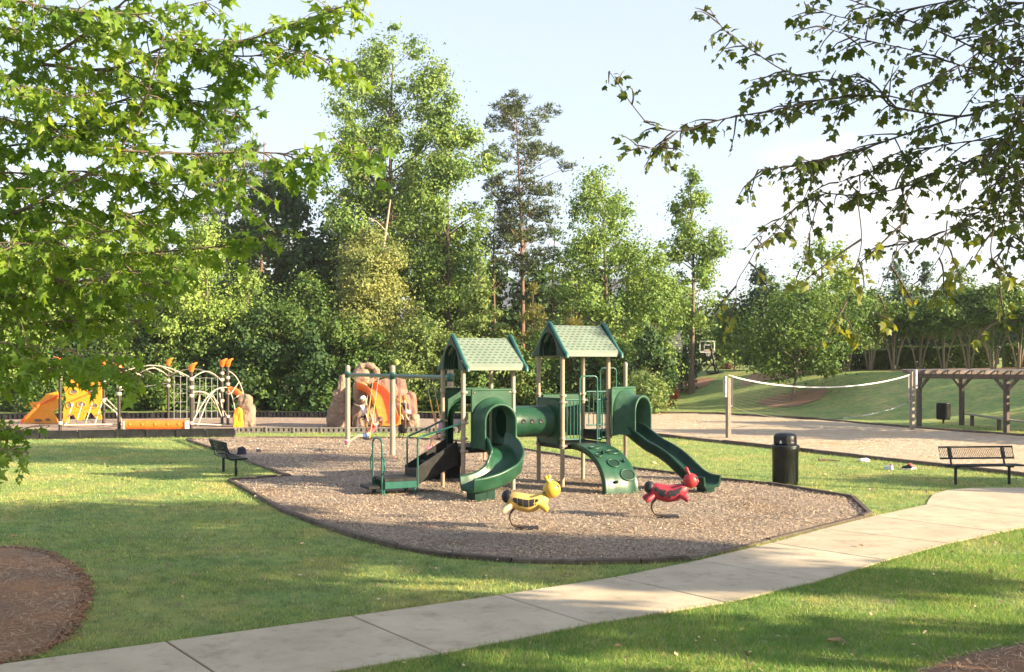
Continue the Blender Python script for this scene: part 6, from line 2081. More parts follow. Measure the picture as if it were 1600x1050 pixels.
tree('elm_tree', 'mid green bushy tree left of the pale olive tree', 488, 420, 68, 110, 'round', 'lf_mid', 'bark', .08, group=G_W, nclump=46, rc=.18, lai=2.4)
tree('dogwood_tree', 'layered bright tree behind the left tower roof', 752, 395, 67, 130, 'cone', 'lf_dogwood', 'bark', .06, group=G_W, nclump=66, rc=.16, lai=2.7, lpx=6.0, flat=.45)
tree('dogwood_tree', 'bright bushy tree left of the layered one', 655, 462, 66, 96, 'ovate', 'lf_dogwood', 'bark', .05, group=G_W, nclump=44, rc=.18, lai=2.6, lpx=6.5)
tree('dogwood_tree', 'light green bush tree between the two tower roofs', 805, 520, 65, 90, 'ovate', 'lf_dogwood', 'bark', .03, group=G_W, nclump=36, rc=.2, lai=2.6, lpx=6.5)
# a bleached dead limb
P0 = at(612, 420, 66)
P0 = at(612, 420, 71)
sn = root('dead_tree', (P0.x - .6, P0.y + .4, 0), 'bare grey dead tree leaning between the poplar and the olive tree', 'dead tree')
mb = MB().tube([(P0.x - .6, P0.y + .4, 0), at(597, 440, 71), at(600, 380, 71), at(610, 312, 71)], [.16, .13, .10, .05], 7)
for (a, b) in (((592, 470), (560, 445)), ((592, 460), (545, 430)), ((600, 385), (630, 405)), ((602, 360), (575, 340)), ((596, 430), (625, 440)), ((560, 445), (545, 455))):
    mb.tube([at(*a, 71), at((a[0] + b[0]) / 2, (a[1] + b[1]) / 2 - 4, 70.6), at(*b, 70)], [.06, .045, .015], 5)
mb.build('trunk', M['bark_pale'], sn)

# understory along the edge of the wood
G_U = 'bushes along the foot of the wood'
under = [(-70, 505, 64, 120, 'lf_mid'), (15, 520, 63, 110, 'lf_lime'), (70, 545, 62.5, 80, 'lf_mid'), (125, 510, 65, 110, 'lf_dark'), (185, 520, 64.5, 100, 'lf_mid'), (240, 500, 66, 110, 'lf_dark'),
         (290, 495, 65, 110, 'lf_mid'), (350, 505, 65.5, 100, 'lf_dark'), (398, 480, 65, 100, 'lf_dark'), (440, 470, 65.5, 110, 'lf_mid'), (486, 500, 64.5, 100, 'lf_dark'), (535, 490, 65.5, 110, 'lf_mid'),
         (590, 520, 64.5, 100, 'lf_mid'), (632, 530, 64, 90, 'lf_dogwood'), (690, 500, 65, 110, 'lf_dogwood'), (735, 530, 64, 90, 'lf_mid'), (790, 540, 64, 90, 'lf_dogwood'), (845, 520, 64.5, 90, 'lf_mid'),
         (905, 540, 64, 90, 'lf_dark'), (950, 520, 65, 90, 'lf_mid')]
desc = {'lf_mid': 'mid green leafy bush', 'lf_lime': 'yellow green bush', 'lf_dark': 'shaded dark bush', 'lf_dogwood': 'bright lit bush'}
where = ['beyond the far left edge of the border', 'at the far left behind the slide', 'behind the yellow slide panel', 'behind the yellow climbing wall', 'behind the second dark post', 'behind the monkey bars',
         'behind the first rope net', 'behind the twin posts of the climbing frame', 'just right of the climbing frame', 'over the right part of the black border', 'left of the climbing rocks', 'behind the stepped rocks',
         'behind the orange slide', 'behind the pink rocks', 'behind the left tower', 'behind the roof of the left tower', 'behind the tube of the play structure', 'behind the left posts of the right tower',
         'behind the right tower', 'behind the wave slide hood']
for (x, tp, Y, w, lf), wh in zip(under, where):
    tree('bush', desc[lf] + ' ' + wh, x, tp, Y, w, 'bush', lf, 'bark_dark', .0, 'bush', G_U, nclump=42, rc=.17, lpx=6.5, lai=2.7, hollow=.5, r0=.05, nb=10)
tree('bush', 'large dark rounded bush right of the wave slide', 1015, 512, 63, 92, 'round', 'lf_dark', 'bark_dark', .0, 'bush', None, nclump=52, rc=.16, lpx=6.5, lai=3.0, r0=.06)
tree('bush', 'low bush with yellow lit tips at the foot of the large dark bush', 1012, 588, 60.5, 105, 'bush', 'lf_dogwood', 'bark_dark', .0, 'bush', None, nclump=40, rc=.15, lpx=6.0, lai=2.6, r0=.04)
tree('azalea', 'small azalea with red blooms beside the lone trunk', 1052, 595, 71, 22, 'bush', 'lf_red', 'bark_dark', .1, 'bush', None, nclump=14, rc=.25, lpx=4.5, lai=1.6, r0=.03)
tree('bush', 'small dark bush right of the red azalea', 1078, 560, 82, 45, 'round', 'lf_cedar', 'bark_dark', .0, 'bush', None, nclump=24, rc=.2, lpx=5.5, lai=2.2, r0=.04)
# the lone trunk on the bank
tree('maple_tree', 'upright tree with a bare trunk on the bank, beside the red azalea', 1080, 256, 77, 112, 'tall', 'lf_poplar', 'bark', .28, nclump=64, rc=.135, lai=2.2, lpx=7, hollow=.25, nb=34, r0=.22)
tree('cedar_tree', 'small cedar at the foot of the lone tree', 1065, 535, 78.5, 62, 'cone', 'lf_cedar', 'bark_dark', .02, nclump=34, rc=.2, lpx=5.5, lai=2.4, pine=True)
# beyond the bank
G_H = 'trees behind the volleyball court'
tree('bank_tree', 'dark slender tree left of the yellow green tree on the bank', 1188, 408, 84, 100, 'ovate', 'lf_cedar', 'bark_dark', .06, group=G_H, nclump=56, rc=.16, lai=2.2, lpx=6.5)
tree('bank_tree', 'small round tree left of the net behind the left post', 1148, 480, 86, 70, 'round', 'lf_mid', 'bark', .28, group=G_H, nclump=36, rc=.18, lai=2.1, lpx=6)
tree('bank_tree', 'airy yellow green tree above the middle of the net', 1284, 366, 78, 150, 'ovate', 'lf_lime', 'bark', .24, group=G_H, nclump=84, rc=.12, lai=1.5, lpx=6, hollow=.3, nb=40)
tree('weeping_tree', 'weeping green tree standing in the mulch patch on the bank', 1238, 452, gp(1238, 626).y, 190, 'round', 'lf_mid', 'bark', .20, group=G_H, nclump=90, rc=.15, lai=3.2, lpx=6, flat=1.1, lean=(1.0, 0))
tree('bank_tree', 'dark tree top behind the crape myrtles, right of the airy tree', 1398, 402, 96, 95, 'ovate', 'lf_cedar', 'bark_dark', .1, group=G_H, nclump=46, rc=.18, lai=2.2, lpx=6.5)
tree('bank_tree', 'dark conical tree top behind the crape myrtles, above the pergola', 1445, 408, 97, 80, 'cone', 'lf_cedar', 'bark_dark', .05, group=G_H, nclump=40, rc=.2, lai=2.2, lpx=6.5)
tree('bank_tree', 'broad green tree top behind the crape myrtles, right of the pergola corner', 1500, 415, 95, 95, 'round', 'lf_mid', 'bark_dark', .1, group=G_H, nclump=46, rc=.18, lai=2.2, lpx=6.5)
tree('bank_tree', 'dark tree at the right edge of the picture behind the hedge', 1612, 415, 90, 90, 'cone', 'lf_cedar', 'bark_dark', .05, group=G_H, nclump=40, rc=.2, lai=2.2, lpx=6.5)
tree('bank_tree', 'low green tree behind the hedge at the far right', 1560, 455, 93, 90, 'round', 'lf_mid', 'bark_dark', .1, group=G_H, nclump=40, rc=.2, lai=2.2, lpx=6.5)
tree('bank_tree', 'low tree left of the crape myrtles behind the airy tree', 1345, 440, 92, 90, 'round', 'lf_mid', 'bark_dark', .1, group=G_H, nclump=40, rc=.18, lai=2.1, lpx=6.5)
tree('bank_tree', 'distant dark tree behind the basketball hoop', 1120, 500, 112, 90, 'round', 'lf_mid', 'bark_dark', .05, group=G_H, nclump=40, rc=.18, lai=2.2, lpx=6)
tree('bank_tree', 'distant round tree between the hoop and the dark slender tree', 1165, 490, 115, 90, 'round', 'lf_dark', 'bark_dark', .05, group=G_H, nclump=40, rc=.18, lai=2.2, lpx=6)
tree('bank_tree', 'distant dark tree behind the lone trunk', 1065, 470, 112, 90, 'round', 'lf_dark', 'bark_dark', .05, group=G_H, nclump=40, rc=.18, lai=2.0, lpx=6)
tree('bush', 'burgundy low shrub row end below the small round tree', 1135, 572, 88, 34, 'bush', 'lf_burgundy', 'bark_dark', 0, 'bush', None, nclump=16, rc=.22, lpx=5, lai=2.3, r0=.03)
tree('bush', 'small bright shrub left of the burgundy shrub', 1130, 560, 92, 30, 'round', 'lf_poplar', 'bark_dark', 0, 'bush', None, nclump=16, rc=.22, lpx=5, lai=2.3, r0=.03)
tree('bush', 'dark shrub with brownish leaves left of the hedge', 1196, 540, 84, 70, 'round', 'lf_dark', 'bark_dark', 0, 'bush', None, nclump=30, rc=.2, lpx=5.5, lai=2.3, r0=.04)
tree('bush', 'dark round shrub beside the start of the hedge', 1240, 545, 82, 66, 'bush', 'lf_hedge', 'bark_dark', 0, 'bush', None, nclump=30, rc=.2, lpx=5.5, lai=2.4, r0=.04)

# hedge: clipped, leafy all over
def hedge(a, b, w, h, label):
    TREE_N[0] += 1
    rng = np.random.default_rng(int(a[0] * 11))
    a, b = Vector((*a, 0)), Vector((*b, 0))
    L = (b - a).length; d = (b - a) / L; nrm = Vector((-d.y, d.x, 0))
    gz = float(hgt(a.x, a.y))
    rt = root('hedge', (a.x, a.y, gz), label, 'hedge', 'clipped hedge along the top of the bank')
    n = int(L * 900)
    u_ = rng.random(n) * L
    side = rng.integers(0, 3, n)
    v_ = np.where(side == 0, -w / 2, np.where(side == 1, w / 2, (rng.random(n) - .5) * w))
    z_ = np.where(side == 2, h, rng.random(n) * h)
    z_ = z_ + .05 * np.sin(u_ * 1.7) + rng.normal(0, .045, n); v_ = v_ + rng.normal(0, .05, n)
    X = a.x + d.x * u_ + nrm.x * v_; Y = a.y + d.y * u_ + nrm.y * v_
    P = np.stack([X, Y, hgt(X, Y) + np.maximum(z_, .03)], 1)
    Nn = np.stack([nrm.x * np.sign(v_) * (side != 2), nrm.y * np.sign(v_) * (side != 2), 1.0 * (side == 2) + .25], 1) + rng.normal(size=(n, 3)) * .5
    Nn /= np.linalg.norm(Nn, axis=1)[:, None]
    V = leaf_quads(rng, P, Nn, .16, .7)
    np_mesh('foliage', V.reshape(-1, 3), np.arange(n * 4).reshape(-1, 4), M['lf_hedge'], rt, (a.x, a.y, gz))
    # the dense twiggy inside
    mb = MB()
    k = max(3, int(L / 1.5))
    secs = []
    for i in range(k + 1):
        c = a.lerp(b, i / k); z = float(hgt(c.x, c.y))
        secs.append([Vector((c.x, c.y, z)) + nrm * s_ + Vector((0, 0, q)) for s_, q in ((-w / 2 + .1, 0), (-w / 2 + .1, h - .12), (w / 2 - .1, h - .12), (w / 2 - .1, 0))])
    mb.sweep(secs, smooth=False).build('branches', M['lf_hedge'], rt)
hedge((19.8, 77.2), (27.0, 75.0), 1.5, 1.45, 'dark clipped hedge behind the crape myrtles, left stretch')
hedge((27.3, 74.9), (33.2, 73.2), 1.5, 1.55, 'clipped hedge with a sunlit end, middle stretch above the pergola')
hedge((34.0, 73.0), (48.0, 69.2), 1.5, 1.55, 'clipped hedge at the right, behind the pergola roof')

# crape myrtles: vase of pale stems under a leafy head
G_C = 'crape myrtles along the hedge'
def crape(x, Y, label, first=[]):
    TREE_N[0] += 1
    rng = np.random.default_rng(int(x * 37))
    gz = float(hgt(x, Y))
    base = (x, Y, gz)
    rt = root('crape_myrtle', base, label, 'tree', G_C)
    H = 5.1 * rng.uniform(.86, 1.10)
    wv = rng.uniform(.82, 1.12)
    for k in range(6):
        a = 2 * math.pi * k / 6 + rng.random() * .6
        e_ = Vector((x + math.cos(a) * .95, Y + math.sin(a) * .95, gz + 2.5 + rng.random() * .4))
        b_ = Vector((x + math.cos(a) * .12, Y + math.sin(a) * .12, gz - .05))
        m_ = b_.lerp(e_, .5) - Vector((math.cos(a), math.sin(a), 0)) * .12
        mb = MB().tube([b_, m_, e_], [.055, .042, .022], 6)
        for q in range(3):
            f_ = e_ + Vector((rng.normal() * .4, rng.normal() * .4, .7 + rng.random() * .4))
            mb.tube([m_.lerp(e_, .4 + .2 * q), f_], [.022, .01], 4)
        mb.build('stem', M['bark_pale'], rt)
    n = 6000
    K, cr, P, Nn = crown_points(rng, base, H * .52, H, 1.95 * wv, 'round', 50, .66, n, .3, .8)
    V = leaf_quads(rng, P, Nn, .23, .6)
    np_mesh('crown', V.reshape(-1, 3), np.arange(n * 4).reshape(-1, 4), M['lf_crape'], rt, base)
cm_px = [1290, 1324, 1359, 1397, 1436, 1475, 1514, 1552, 1592, 1634]
cm_lab = ['crape myrtle beside the weeping tree, first of the row', 'second crape myrtle from the weeping tree', 'third crape myrtle from the weeping tree', 'crape myrtle left of the net\'s right post', 'crape myrtle over the right net post',
          'crape myrtle above the left end of the pergola', 'crape myrtle above the middle of the pergola', 'crape myrtle right of the hedge\'s sunlit gap', 'crape myrtle at the right edge of the picture', 'last crape myrtle of the row beyond the right edge']
for i, (x, lb) in enumerate(zip(cm_px, cm_lab)):
    Y = 74.2 - .55 * i
    crape((x - 800) * Y / F_PX, Y, lb)

# ------------------------------------------------------------------ the two near trees, with real leaves
GUM = [(0, 0), (.20, -.10), (.44, -.10), (.27, .12), (.40, .24), (.56, .40), (.30, .36), (.16, .42), (.10, .62), (0, .84)]
GUM = GUM + [(-x, y) for x, y in GUM[1:-1]][::-1]
MAPLE = [(0, 0), (.14, -.04), (.36, .02), (.29, .14), (.40, .26), (.50, .44), (.34, .42), (.22, .46), (.20, .58), (.10, .68), (0, .86)]
MAPLE = MAPLE + [(-x, y) for x, y in MAPLE[1:-1]][::-1]
def leaf_shape(outline, curl, fold, tw):
    pts = [(0, .24, .02)] + [(x, y, -fold * abs(x) - curl * y * y + tw * x * y) for x, y in outline]
    n = len(outline)
    fs = [(0, 1 + i, 1 + (i + 1) % n) for i in range(n)]
    return np.array(pts), np.array(fs)
def near_tree(name, label, trunk_px, limbs, leaf_outline, leaf_size, mat, bark, tw_step, tw_len, leaf_step, droop, seed, trunk_r=.16, upness=.8, crown=None, n_single=300, skip=.0, trunkH=9.0, sunlit_mat=None):
    rng = np.random.default_rng(seed)
    tx, ty = trunk_px
    rt = root(name, (tx, ty, 0), label, 'tree')
    off = (tx, ty, 0)
    MB().tube(bez([(tx, ty, -.2), (tx + .03, ty, 1.5), (tx - .05, ty + .05, 3.5), (tx, ty, 6), (tx + .1, ty, trunkH)], 4), list(np.linspace(trunk_r * 1.2, .04, 17)), 12).build('trunk', M[bark], rt)
    tw = MB()
    LP, LD, LN, LY = [], [], [], []
    for limb in limbs:
        pts, r0 = limb[0], limb[1]
        stp = (limb[2] if len(limb) > 2 else None) or tw_step
        own = limb[3] if len(limb) > 3 else True
        P = [at(*q) for q in pts]
        if own:
            z = P[0].z - .6
            P = [Vector((tx, ty, max(1.8, z)))] + P
        path = bez(P, 6)
        seglen = [0]
        for i in range(1, len(path)): seglen.append(seglen[-1] + (path[i] - path[i - 1]).length)
        Lt = seglen[-1]
        rad = [r0 * (.66 if own else .5) * (1 - .9 * s_ / Lt) + .0016 for s_ in seglen]
        young = len(limb) > 4
        MB().tube(path, rad, 8).build('limb', M[bark], rt)
        s_ = .0
        while s_ < Lt:
            s_ += stp * rng.uniform(.5, 1.5)
            i = int(np.searchsorted(seglen, min(s_, Lt - 1e-4)))
            i = max(1, min(i, len(path) - 1))
            f = (min(s_, Lt) - seglen[i - 1]) / max(1e-6, seglen[i] - seglen[i - 1])
            p = path[i - 1].lerp(path[i], min(1, f))
            # bare inner wood near the trunk
            if own and s_ < Lt * .22: continue
            if rng.random() < skip: continue
            ld = (path[i] - path[i - 1]).normalized()
            az = rng.random() * 2 * math.pi
            rd = Vector((math.cos(az), math.sin(az), rng.normal() * .35))
            d = (ld * .75 + rd).normalized()
            L = tw_len * rng.uniform(.45, 1.3) * (1.0 if s_ < Lt * .85 else .7)
            k = 4
            q = [p.copy()]
            dd = d.copy()
            for _ in range(k):
                dd = (dd + Vector((0, 0, -droop)) + Vector(rng.normal(size=3)) * .12).normalized()
                q.append(q[-1] + dd * (L / k))
            tw.tube(q, [.006, .005, .004, .003, .002], 4, caps=False)
            nl = max(2, int(L / leaf_step))
            for m_ in range(nl):
                t_ = .25 + .75 * (m_ + rng.random() * .6) / nl
                kk = min(k - 1, int(t_ * k)); 
                b_ = q[kk].lerp(q[kk + 1], min(1, t_ * k - kk))
                tdv = (q[kk + 1] - q[kk]).normalized()
                sgn = 1 if m_ % 2 else -1
                sdv = tdv.cross(Vector((0, 0, 1))) * sgn
                ldv = (tdv * .55 + sdv * .8 + Vector((0, 0, -.5)) + Vector(rng.normal(size=3)) * .35).normalized()
                nv = Vector((0, 0, upness)) + Vector(rng.normal(size=3)) * .42
                nv = nv - ldv * nv.dot(ldv)
                if nv.length < 1e-3: continue
                LP.append(b_ + ldv * .035); LD.append(ldv); LN.append(nv.normalized()); LY.append(young)
    tw.build('twigs', M[bark], rt)['kind'] = 'stuff'
    LP = np.array(LP); LD = np.array(LD); LN = np.array(LN); LY = np.array(LY)
    if crown is not None:
        # the rest of the crown, above and beyond what the picture takes in
        (cx, cy, z0, z1, rad, cnt) = crown
        K, cr, Pc, Nc = crown_points(rng, (cx, cy, 0), z0, z1, rad, 'round', 90, rad * .3, cnt, .35, .7)
        px_ = 800 + F_PX * Pc[:, 0] / np.maximum(Pc[:, 1], .3); py_ = HZ - F_PX * (Pc[:, 2] - CAM_H) / np.maximum(Pc[:, 1], .3)
        vis = (Pc[:, 1] > .2) & (px_ > -40) & (px_ < 1640) & (py_ > -30) & (py_ < 1090)
        near = np.linalg.norm(Pc - np.array([0, 0, CAM_H]), axis=1) < 2.2
        Pc, Nc = Pc[~vis & ~near], Nc[~vis & ~near]
        Vc = leaf_quads(rng, Pc, Nc, leaf_size * 1.5, .8)
        co = np_mesh('crown', Vc.reshape(-1, 3), np.arange(len(Vc) * 4).reshape(-1, 4), M[mat], rt, off)
        co['kind'] = 'stuff'
    n = len(LP)
    S_ = leaf_size * rng.uniform(.38, 1.25, n)
    X_ = np.cross(LD, LN)
    variants = [leaf_shape(leaf_outline, c_, f_, t_) for c_, f_, t_ in ((.25, .25, 0), (.6, .45, .35), (.15, .7, -.35), (.8, .2, .2), (.4, .9, -.2), (-.1, .3, .3), (1.0, .5, .1), (.5, -.3, .4))]
    vid = rng.integers(0, len(variants), n)
    # the leaves that show largest are parts of their own
    dist = np.maximum(LP[:, 1], .3)
    px_ = 800 + F_PX * LP[:, 0] / dist; py_ = HZ - F_PX * (LP[:, 2] - CAM_H) / dist
    vis = (px_ > 0) & (px_ < 1600) & (py_ > 0) & (py_ < 1050)
    face = np.abs(LN[:, 1]) * .5 + .5
    score = np.where(vis, S_ / dist * face, 0)
    single = np.zeros(n, bool); single[np.argsort(-score)[:n_single]] = True
    meshes = []
    for mt_ in (mat, sunlit_mat or mat):
        for (v, f) in variants:
            me = bpy.data.meshes.new('leaf'); me.from_pydata([tuple(q) for q in v], [], [tuple(q) for q in f]); me.materials.append(M[mt_])
            meshes.append(me)
    for i in np.nonzero(single)[0]:
        o = bpy.data.objects.new('leaf', meshes[vid[i] + len(variants) * int(LY[i])])
        COL.objects.link(o)
        o.parent = rt
        Mx = Matrix((Vector(X_[i]) * S_[i], Vector(LD[i]) * S_[i], Vector(LN[i]) * S_[i])).transposed().to_4x4()
        Mx.translation = Vector(LP[i]) - Vector(off)
        o.matrix_local = Mx
    for is_sunlit, nm_ in ((False, 'leaves'), (True, 'sunlit_leaves')):
        VV, FF, o_ = [], [], 0
        for k, (v, f) in enumerate(variants):
            idx = np.nonzero((vid == k) & ~single & (LY == is_sunlit))[0]
            if not len(idx): continue
            W_ = LP[idx][:, None, :] + S_[idx][:, None, None] * (v[None, :, 0:1] * X_[idx][:, None, :] + v[None, :, 1:2] * LD[idx][:, None, :] + v[None, :, 2:3] * LN[idx][:, None, :])
            VV.append(W_.reshape(-1, 3))
            FF.append((f[None] + (np.arange(len(idx)) * len(v))[:, None, None] + o_).reshape(-1, 3))
            o_ += len(idx) * len(v)
        if VV:
            lo = np_mesh(nm_, np.concatenate(VV), np.concatenate(FF), M[sunlit_mat if is_sunlit else mat], rt, off)
            lo['kind'] = 'stuff'
    print(name, 'leaves', n)
    return rt

gum_limbs = [
    ([(-60, 160, 10.5), (60, 100, 10), (150, 40, 9.6), (240, -40, 9.2)], .06),
    ([(-40, 355, 10.2), (30, 330, 9.6), (120, 282, 9.2), (185, 235, 9), (228, 150, 8.8), (255, 60, 8.6)], .05),
    ([(185, 235, 9), (290, 240, 9), (400, 238, 8.9), (500, 242, 8.8), (585, 232, 8.7)], .022, None, False),
    ([(60, 100, 10), (170, 108, 9.7), (270, 70, 9.4), (360, 70, 9.2), (450, 40, 9.0), (560, 2, 8.8)], .034, None, False),
    ([(270, 72, 9.4), (380, 88, 9.2), (460, 78, 9.0), (535, 103, 8.9)], .018, None, False),
    ([(-30, 345, 11), (100, 348, 10.5), (200, 335, 10), (300, 310, 9.8), (380, 285, 9.6)], .035),
    ([(-30, 425, 11), (120, 405, 10.5), (230, 395, 10), (340, 385, 9.8), (440, 362, 9.6)], .035),
    ([(-30, 470, 10.5), (80, 468, 10.2), (190, 452, 10), (260, 440, 9.8)], .03),
    ([(-30, 556, 10), (60, 560, 9.6), (150, 568, 9.4), (225, 584, 9.2)], .022, .085),
    ([(-30, 590, 10.6), (50, 572, 10.2), (120, 574, 10), (170, 582, 9.8)], .02, .10),
    ([(-60, 668, 9.6), (-20, 672, 9.5), (30, 675, 9.4)], .012, .07), ([(-60, 690, 9.2), (-10, 698, 9.0), (45, 708, 8.9)], .012, .07),
    ([(-30, 245, 10.8), (60, 222, 10.4), (150, 200, 10), (230, 180, 9.8)], .03),
    ([(-30, 60, 10.4), (60, 45, 10), (130, 10, 9.6)], .03), ([(-20, 15, 9.8), (100, 18, 9.5), (220, 22, 9.2), (330, 0, 9)], .03),
    ([(-30, 525, 10.8), (60, 505, 10.4), (140, 500, 10), (215, 500, 9.8)], .024, .07),
    ([(-30, 285, 10), (60, 272, 9.8), (140, 268, 9.6), (230, 285, 9.4), (330, 290, 9.2)], .024),
    ([(60, 222, 10.4), (130, 180, 10), (220, 148, 9.8), (300, 140, 9.6), (350, 128, 9.5)], .02, None, False),
    ([(150, 108, 9.6), (230, 125, 9.6), (310, 165, 9.5), (370, 180, 9.4)], .018, None, False),
    ([(-40, 395, 9.4), (60, 380, 9.2), (150, 365, 9), (230, 350, 8.9)], .022), ([(-40, 545, 9.4), (40, 540, 9.2), (120, 548, 9), (180, 552, 8.9)], .018, .09),
    ([(-60, 120, 9.2), (20, 130, 9), (90, 150, 8.8), (150, 150, 8.6)], .02), ([(-40, 200, 9.6), (40, 190, 9.4), (110, 215, 9.2)], .02),
    ([(-50, 440, 9.8), (40, 430, 9.6), (120, 440, 9.4), (200, 425, 9.3), (285, 415, 9.2)], .02),
]
near_tree('sweetgum_tree', 'sweetgum tree whose star leaved branches reach in from the left', (-6.4, 11.6), gum_limbs, GUM, .112, 'lf_gum', 'bark', .050, .44, .048, .14, 21, trunk_r=.2, upness=.34,
          crown=(-6.6, 11.8, 3.0, 12.0, 4.6, 9000))
D = 6.6
map_limbs = [
    ([(1640, 182, D), (1500, 182, D), (1400, 168, D), (1370, 150, D), (1290, 155, D - .1), (1210, 172, D - .2), (1130, 186, D - .3), (1060, 205, D - .4), (1005, 190, D - .5)], .022),
    ([(1060, 205, 6.2), (1030, 228, 6.1), (1000, 232, 6.0)], .005, None, False), ([(1010, 192, 6.1), (985, 160, 6.0), (965, 130, 6.0), (952, 112, 6.0)], .004, .12, False),
    ([(1400, 168, D), (1350, 122, D), (1290, 125, D), (1230, 112, 6.3), (1180, 82, 6.2), (1135, 50, 6.1), (1105, 8, 6.0)], .010, None, False),
    ([(1640, 140, 7.2), (1560, 95, 7.1), (1480, 55, 7), (1400, 25, 6.9), (1300, -10, 6.8)], .02),
    ([(1500, 182, D), (1420, 208, D), (1340, 235, D), (1250, 258, 6.3), (1185, 265, 6.2)], .012, None, False),
    ([(1640, 235, 6.9), (1520, 250, 6.8), (1420, 290, 6.6), (1340, 305, 6.5), (1280, 305, 6.4), (1215, 345, 6.3), (1180, 372, 6.2)], .016),
    ([(1640, 265, 6.6), (1560, 310, 6.5), (1500, 350, 6.4), (1440, 375, 6.3), (1390, 385, 6.2)], .014),
    ([(1640, 330, 6.2), (1600, 350, 6.1), (1560, 400, 6.0)], .01), ([(1640, 60, 7), (1560, 30, 6.9), (1480, -10, 6.8)], .018),
    ([(1640, 112, 6.6), (1540, 112, 6.5), (1440, 82, 6.4), (1350, 62, 6.3), (1285, 42, 6.2)], .014), ([(1640, 212, 7.2), (1560, 216, 7.1), (1450, 232, 7), (1360, 268, 6.8), (1310, 285, 6.7)], .014),
    ([(1640, 20, 6.4), (1560, 60, 6.3), (1490, 110, 6.2), (1430, 140, 6.1)], .014), ([(1640, 165, 6.2), (1590, 200, 6.1), (1540, 250, 6.0), (1500, 285, 6)], .012),
    ([(1640, -10, 7.4), (1560, -10, 7.2), (1440, 10, 7), (1340, 30, 6.8), (1260, 10, 6.7)], .016), ([(1640, 290, 7), (1590, 330, 6.9), (1530, 340, 6.8), (1480, 330, 6.7)], .012),
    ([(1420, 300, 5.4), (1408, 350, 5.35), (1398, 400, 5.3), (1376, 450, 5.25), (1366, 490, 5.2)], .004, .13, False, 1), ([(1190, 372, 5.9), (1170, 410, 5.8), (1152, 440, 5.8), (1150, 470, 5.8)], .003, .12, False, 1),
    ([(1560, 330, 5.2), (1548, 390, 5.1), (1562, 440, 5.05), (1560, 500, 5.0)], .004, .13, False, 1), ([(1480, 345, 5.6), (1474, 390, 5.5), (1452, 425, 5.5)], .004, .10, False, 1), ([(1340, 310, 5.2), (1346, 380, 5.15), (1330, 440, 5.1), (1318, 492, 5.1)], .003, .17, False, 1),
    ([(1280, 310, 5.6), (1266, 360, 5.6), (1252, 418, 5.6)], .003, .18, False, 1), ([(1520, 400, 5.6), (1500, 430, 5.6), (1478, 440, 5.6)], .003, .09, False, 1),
    ([(1590, 270, 5.6), (1595, 330, 5.5), (1590, 370, 5.5)], .005, .12, False),
]
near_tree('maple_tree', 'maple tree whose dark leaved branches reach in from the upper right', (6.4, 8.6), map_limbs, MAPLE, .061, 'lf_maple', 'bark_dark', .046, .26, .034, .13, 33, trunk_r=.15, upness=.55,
          crown=(7.0, 9.4, 3.0, 7.4, 3.2, 7000), skip=.16, sunlit_mat='lf_maple_sunlit')

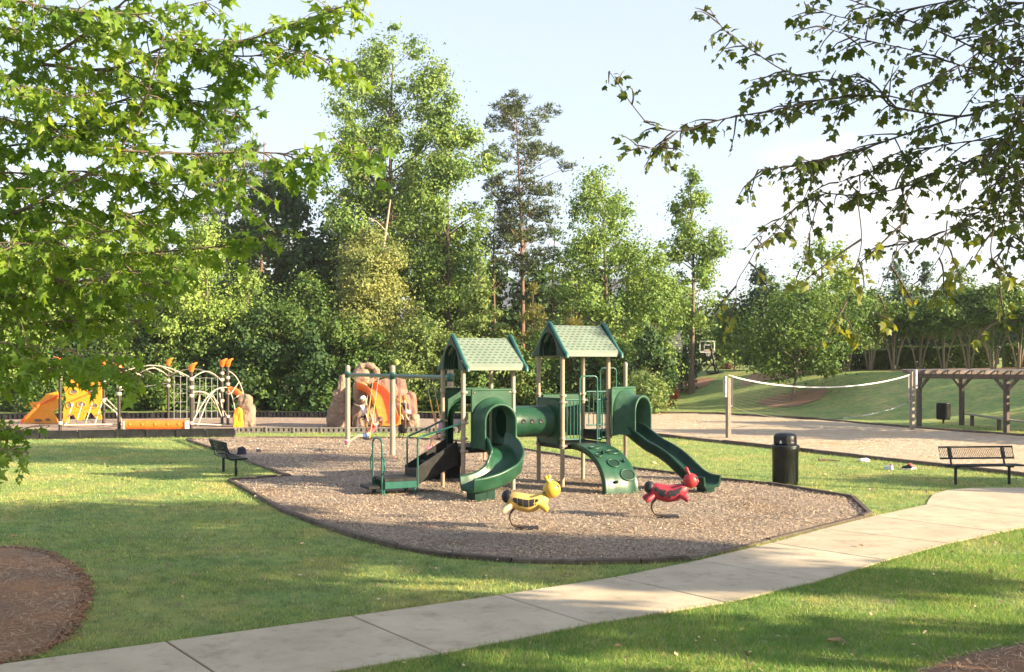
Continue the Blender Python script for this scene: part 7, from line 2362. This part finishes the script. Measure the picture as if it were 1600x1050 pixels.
# ------------------------------------------------------------------ trees behind and to the right of the camera, whose shade lies on the lawn
G_S = 'trees beside the pavement, out of the picture'
def shade_tree(x, y, H, rad, z0, lf, label, cnt=5200, prof='round'):
    TREE_N[0] += 1
    rng = np.random.default_rng(int(x * 100 + abs(y) * 7))
    base = (x, y, float(hgt(x, y)))
    rt = root('shade_tree', base, label, 'tree', G_S)
    K, cr, P, Nn = crown_points(rng, base, H * z0, H, rad, prof, 60, rad * .34, int(cnt * 1.5), .35, .8)
    V = leaf_quads(rng, P, Nn, .36, .75)
    np_mesh('crown', V.reshape(-1, 3), np.arange(len(V) * 4).reshape(-1, 4), M[lf], rt, base)
    trunk_mesh(rng, base, H, H * .016, K, nb=14).build('trunk', M['bark'], rt)
for (x, y, H, rad, z0, n, lb) in (
        (19.5, 8.4, 8.4, 1.9, .60, 3600, 'shade tree with a high crown beside the pavement, between two broader ones'),
        (15.0, 6.2, 4.6, 1.6, .15, 1500, 'low shade tree at the right of the lawn, in line with the lower pavement'),
        (12.6, 6.9, 8.8, 3.3, .52, 6400, 'shade tree with a bare trunk just right of the maple'),
        (16.5, 9.6, 10.6, 2.4, .60, 4600, 'tallest shade tree with a bare trunk beside the pavement'),
        (14.0, 3.4, 9.6, 2.5, .50, 4800, 'shade tree to the right of the camera'),
        (27.0, 18.6, 6.6, 2.2, .22, 2800, 'low round shade tree to the right of the concrete pad'),
        (36.5, 33.0, 9.0, 3.0, .18, 4200, 'shade tree right of the sand court, beside its near corner'),
        (43.0, 39.0, 9.5, 3.2, .15, 4200, 'shade tree right of the pergola'),
        (52.0, 44.0, 11.0, 4.2, .12, 4600, 'large shade tree low on the bank to the right'),
        (47.0, 52.0, 10.5, 3.8, .08, 4600, 'shade tree on the slope right of the hedge, nearest the hedge'),
        (49.0, 57.0, 6.5, 3.4, .05, 4600, 'shade tree at the top of the bank right of the hedge'),
        (40.0, 49.0, 8.0, 3.6, .08, 4200, 'shade tree beyond the far end of the pergola'),
        (44.0, 55.5, 8.5, 3.6, .08, 4200, 'shade tree halfway up the bank beyond the pergola'),
        (39.0, 61.0, 7.5, 3.4, .05, 4000, 'shade tree on the bank just past the right edge of the picture'),
        (60.0, 52.0, 10.0, 4.5, .10, 4600, 'large shade tree on the bank beyond the hedge end')):
    shade_tree(x, y, H, rad, z0, 'lf_mid', lb, n)


print('TRI', TRI, sum(len(m.polygons) for m in bpy.data.meshes))

def tall_pine(x, y, H, rad, z0, cnt, label):
    rng = np.random.default_rng(4000 + int(x))
    base = (x, y, float(hgt(x, y)))
    rt = root('pine_tree', base, label, 'tree', G_S)
    K, cr, P, Nn = crown_points(rng, base, H * z0, H, rad, 'umbrella', 40, rad * .32, cnt, .3, .5)
    V = leaf_quads(rng, P, Nn, .34, .5)
    np_mesh('crown', V.reshape(-1, 3), np.arange(len(V) * 4).reshape(-1, 4), M['lf_pine'], rt, base)
    trunk_mesh(rng, base, H, .2, K, nb=24).build('trunk', M['bark_pine'], rt)
tall_pine(25.0, 17.6, 15.5, 2.6, .72, 4200, 'tall bare trunked pine right of the round pad, outside the picture')
tall_pine(31.0, 17.0, 18.0, 2.8, .72, 4200, 'taller bare trunked pine further right of the pad, outside the picture')
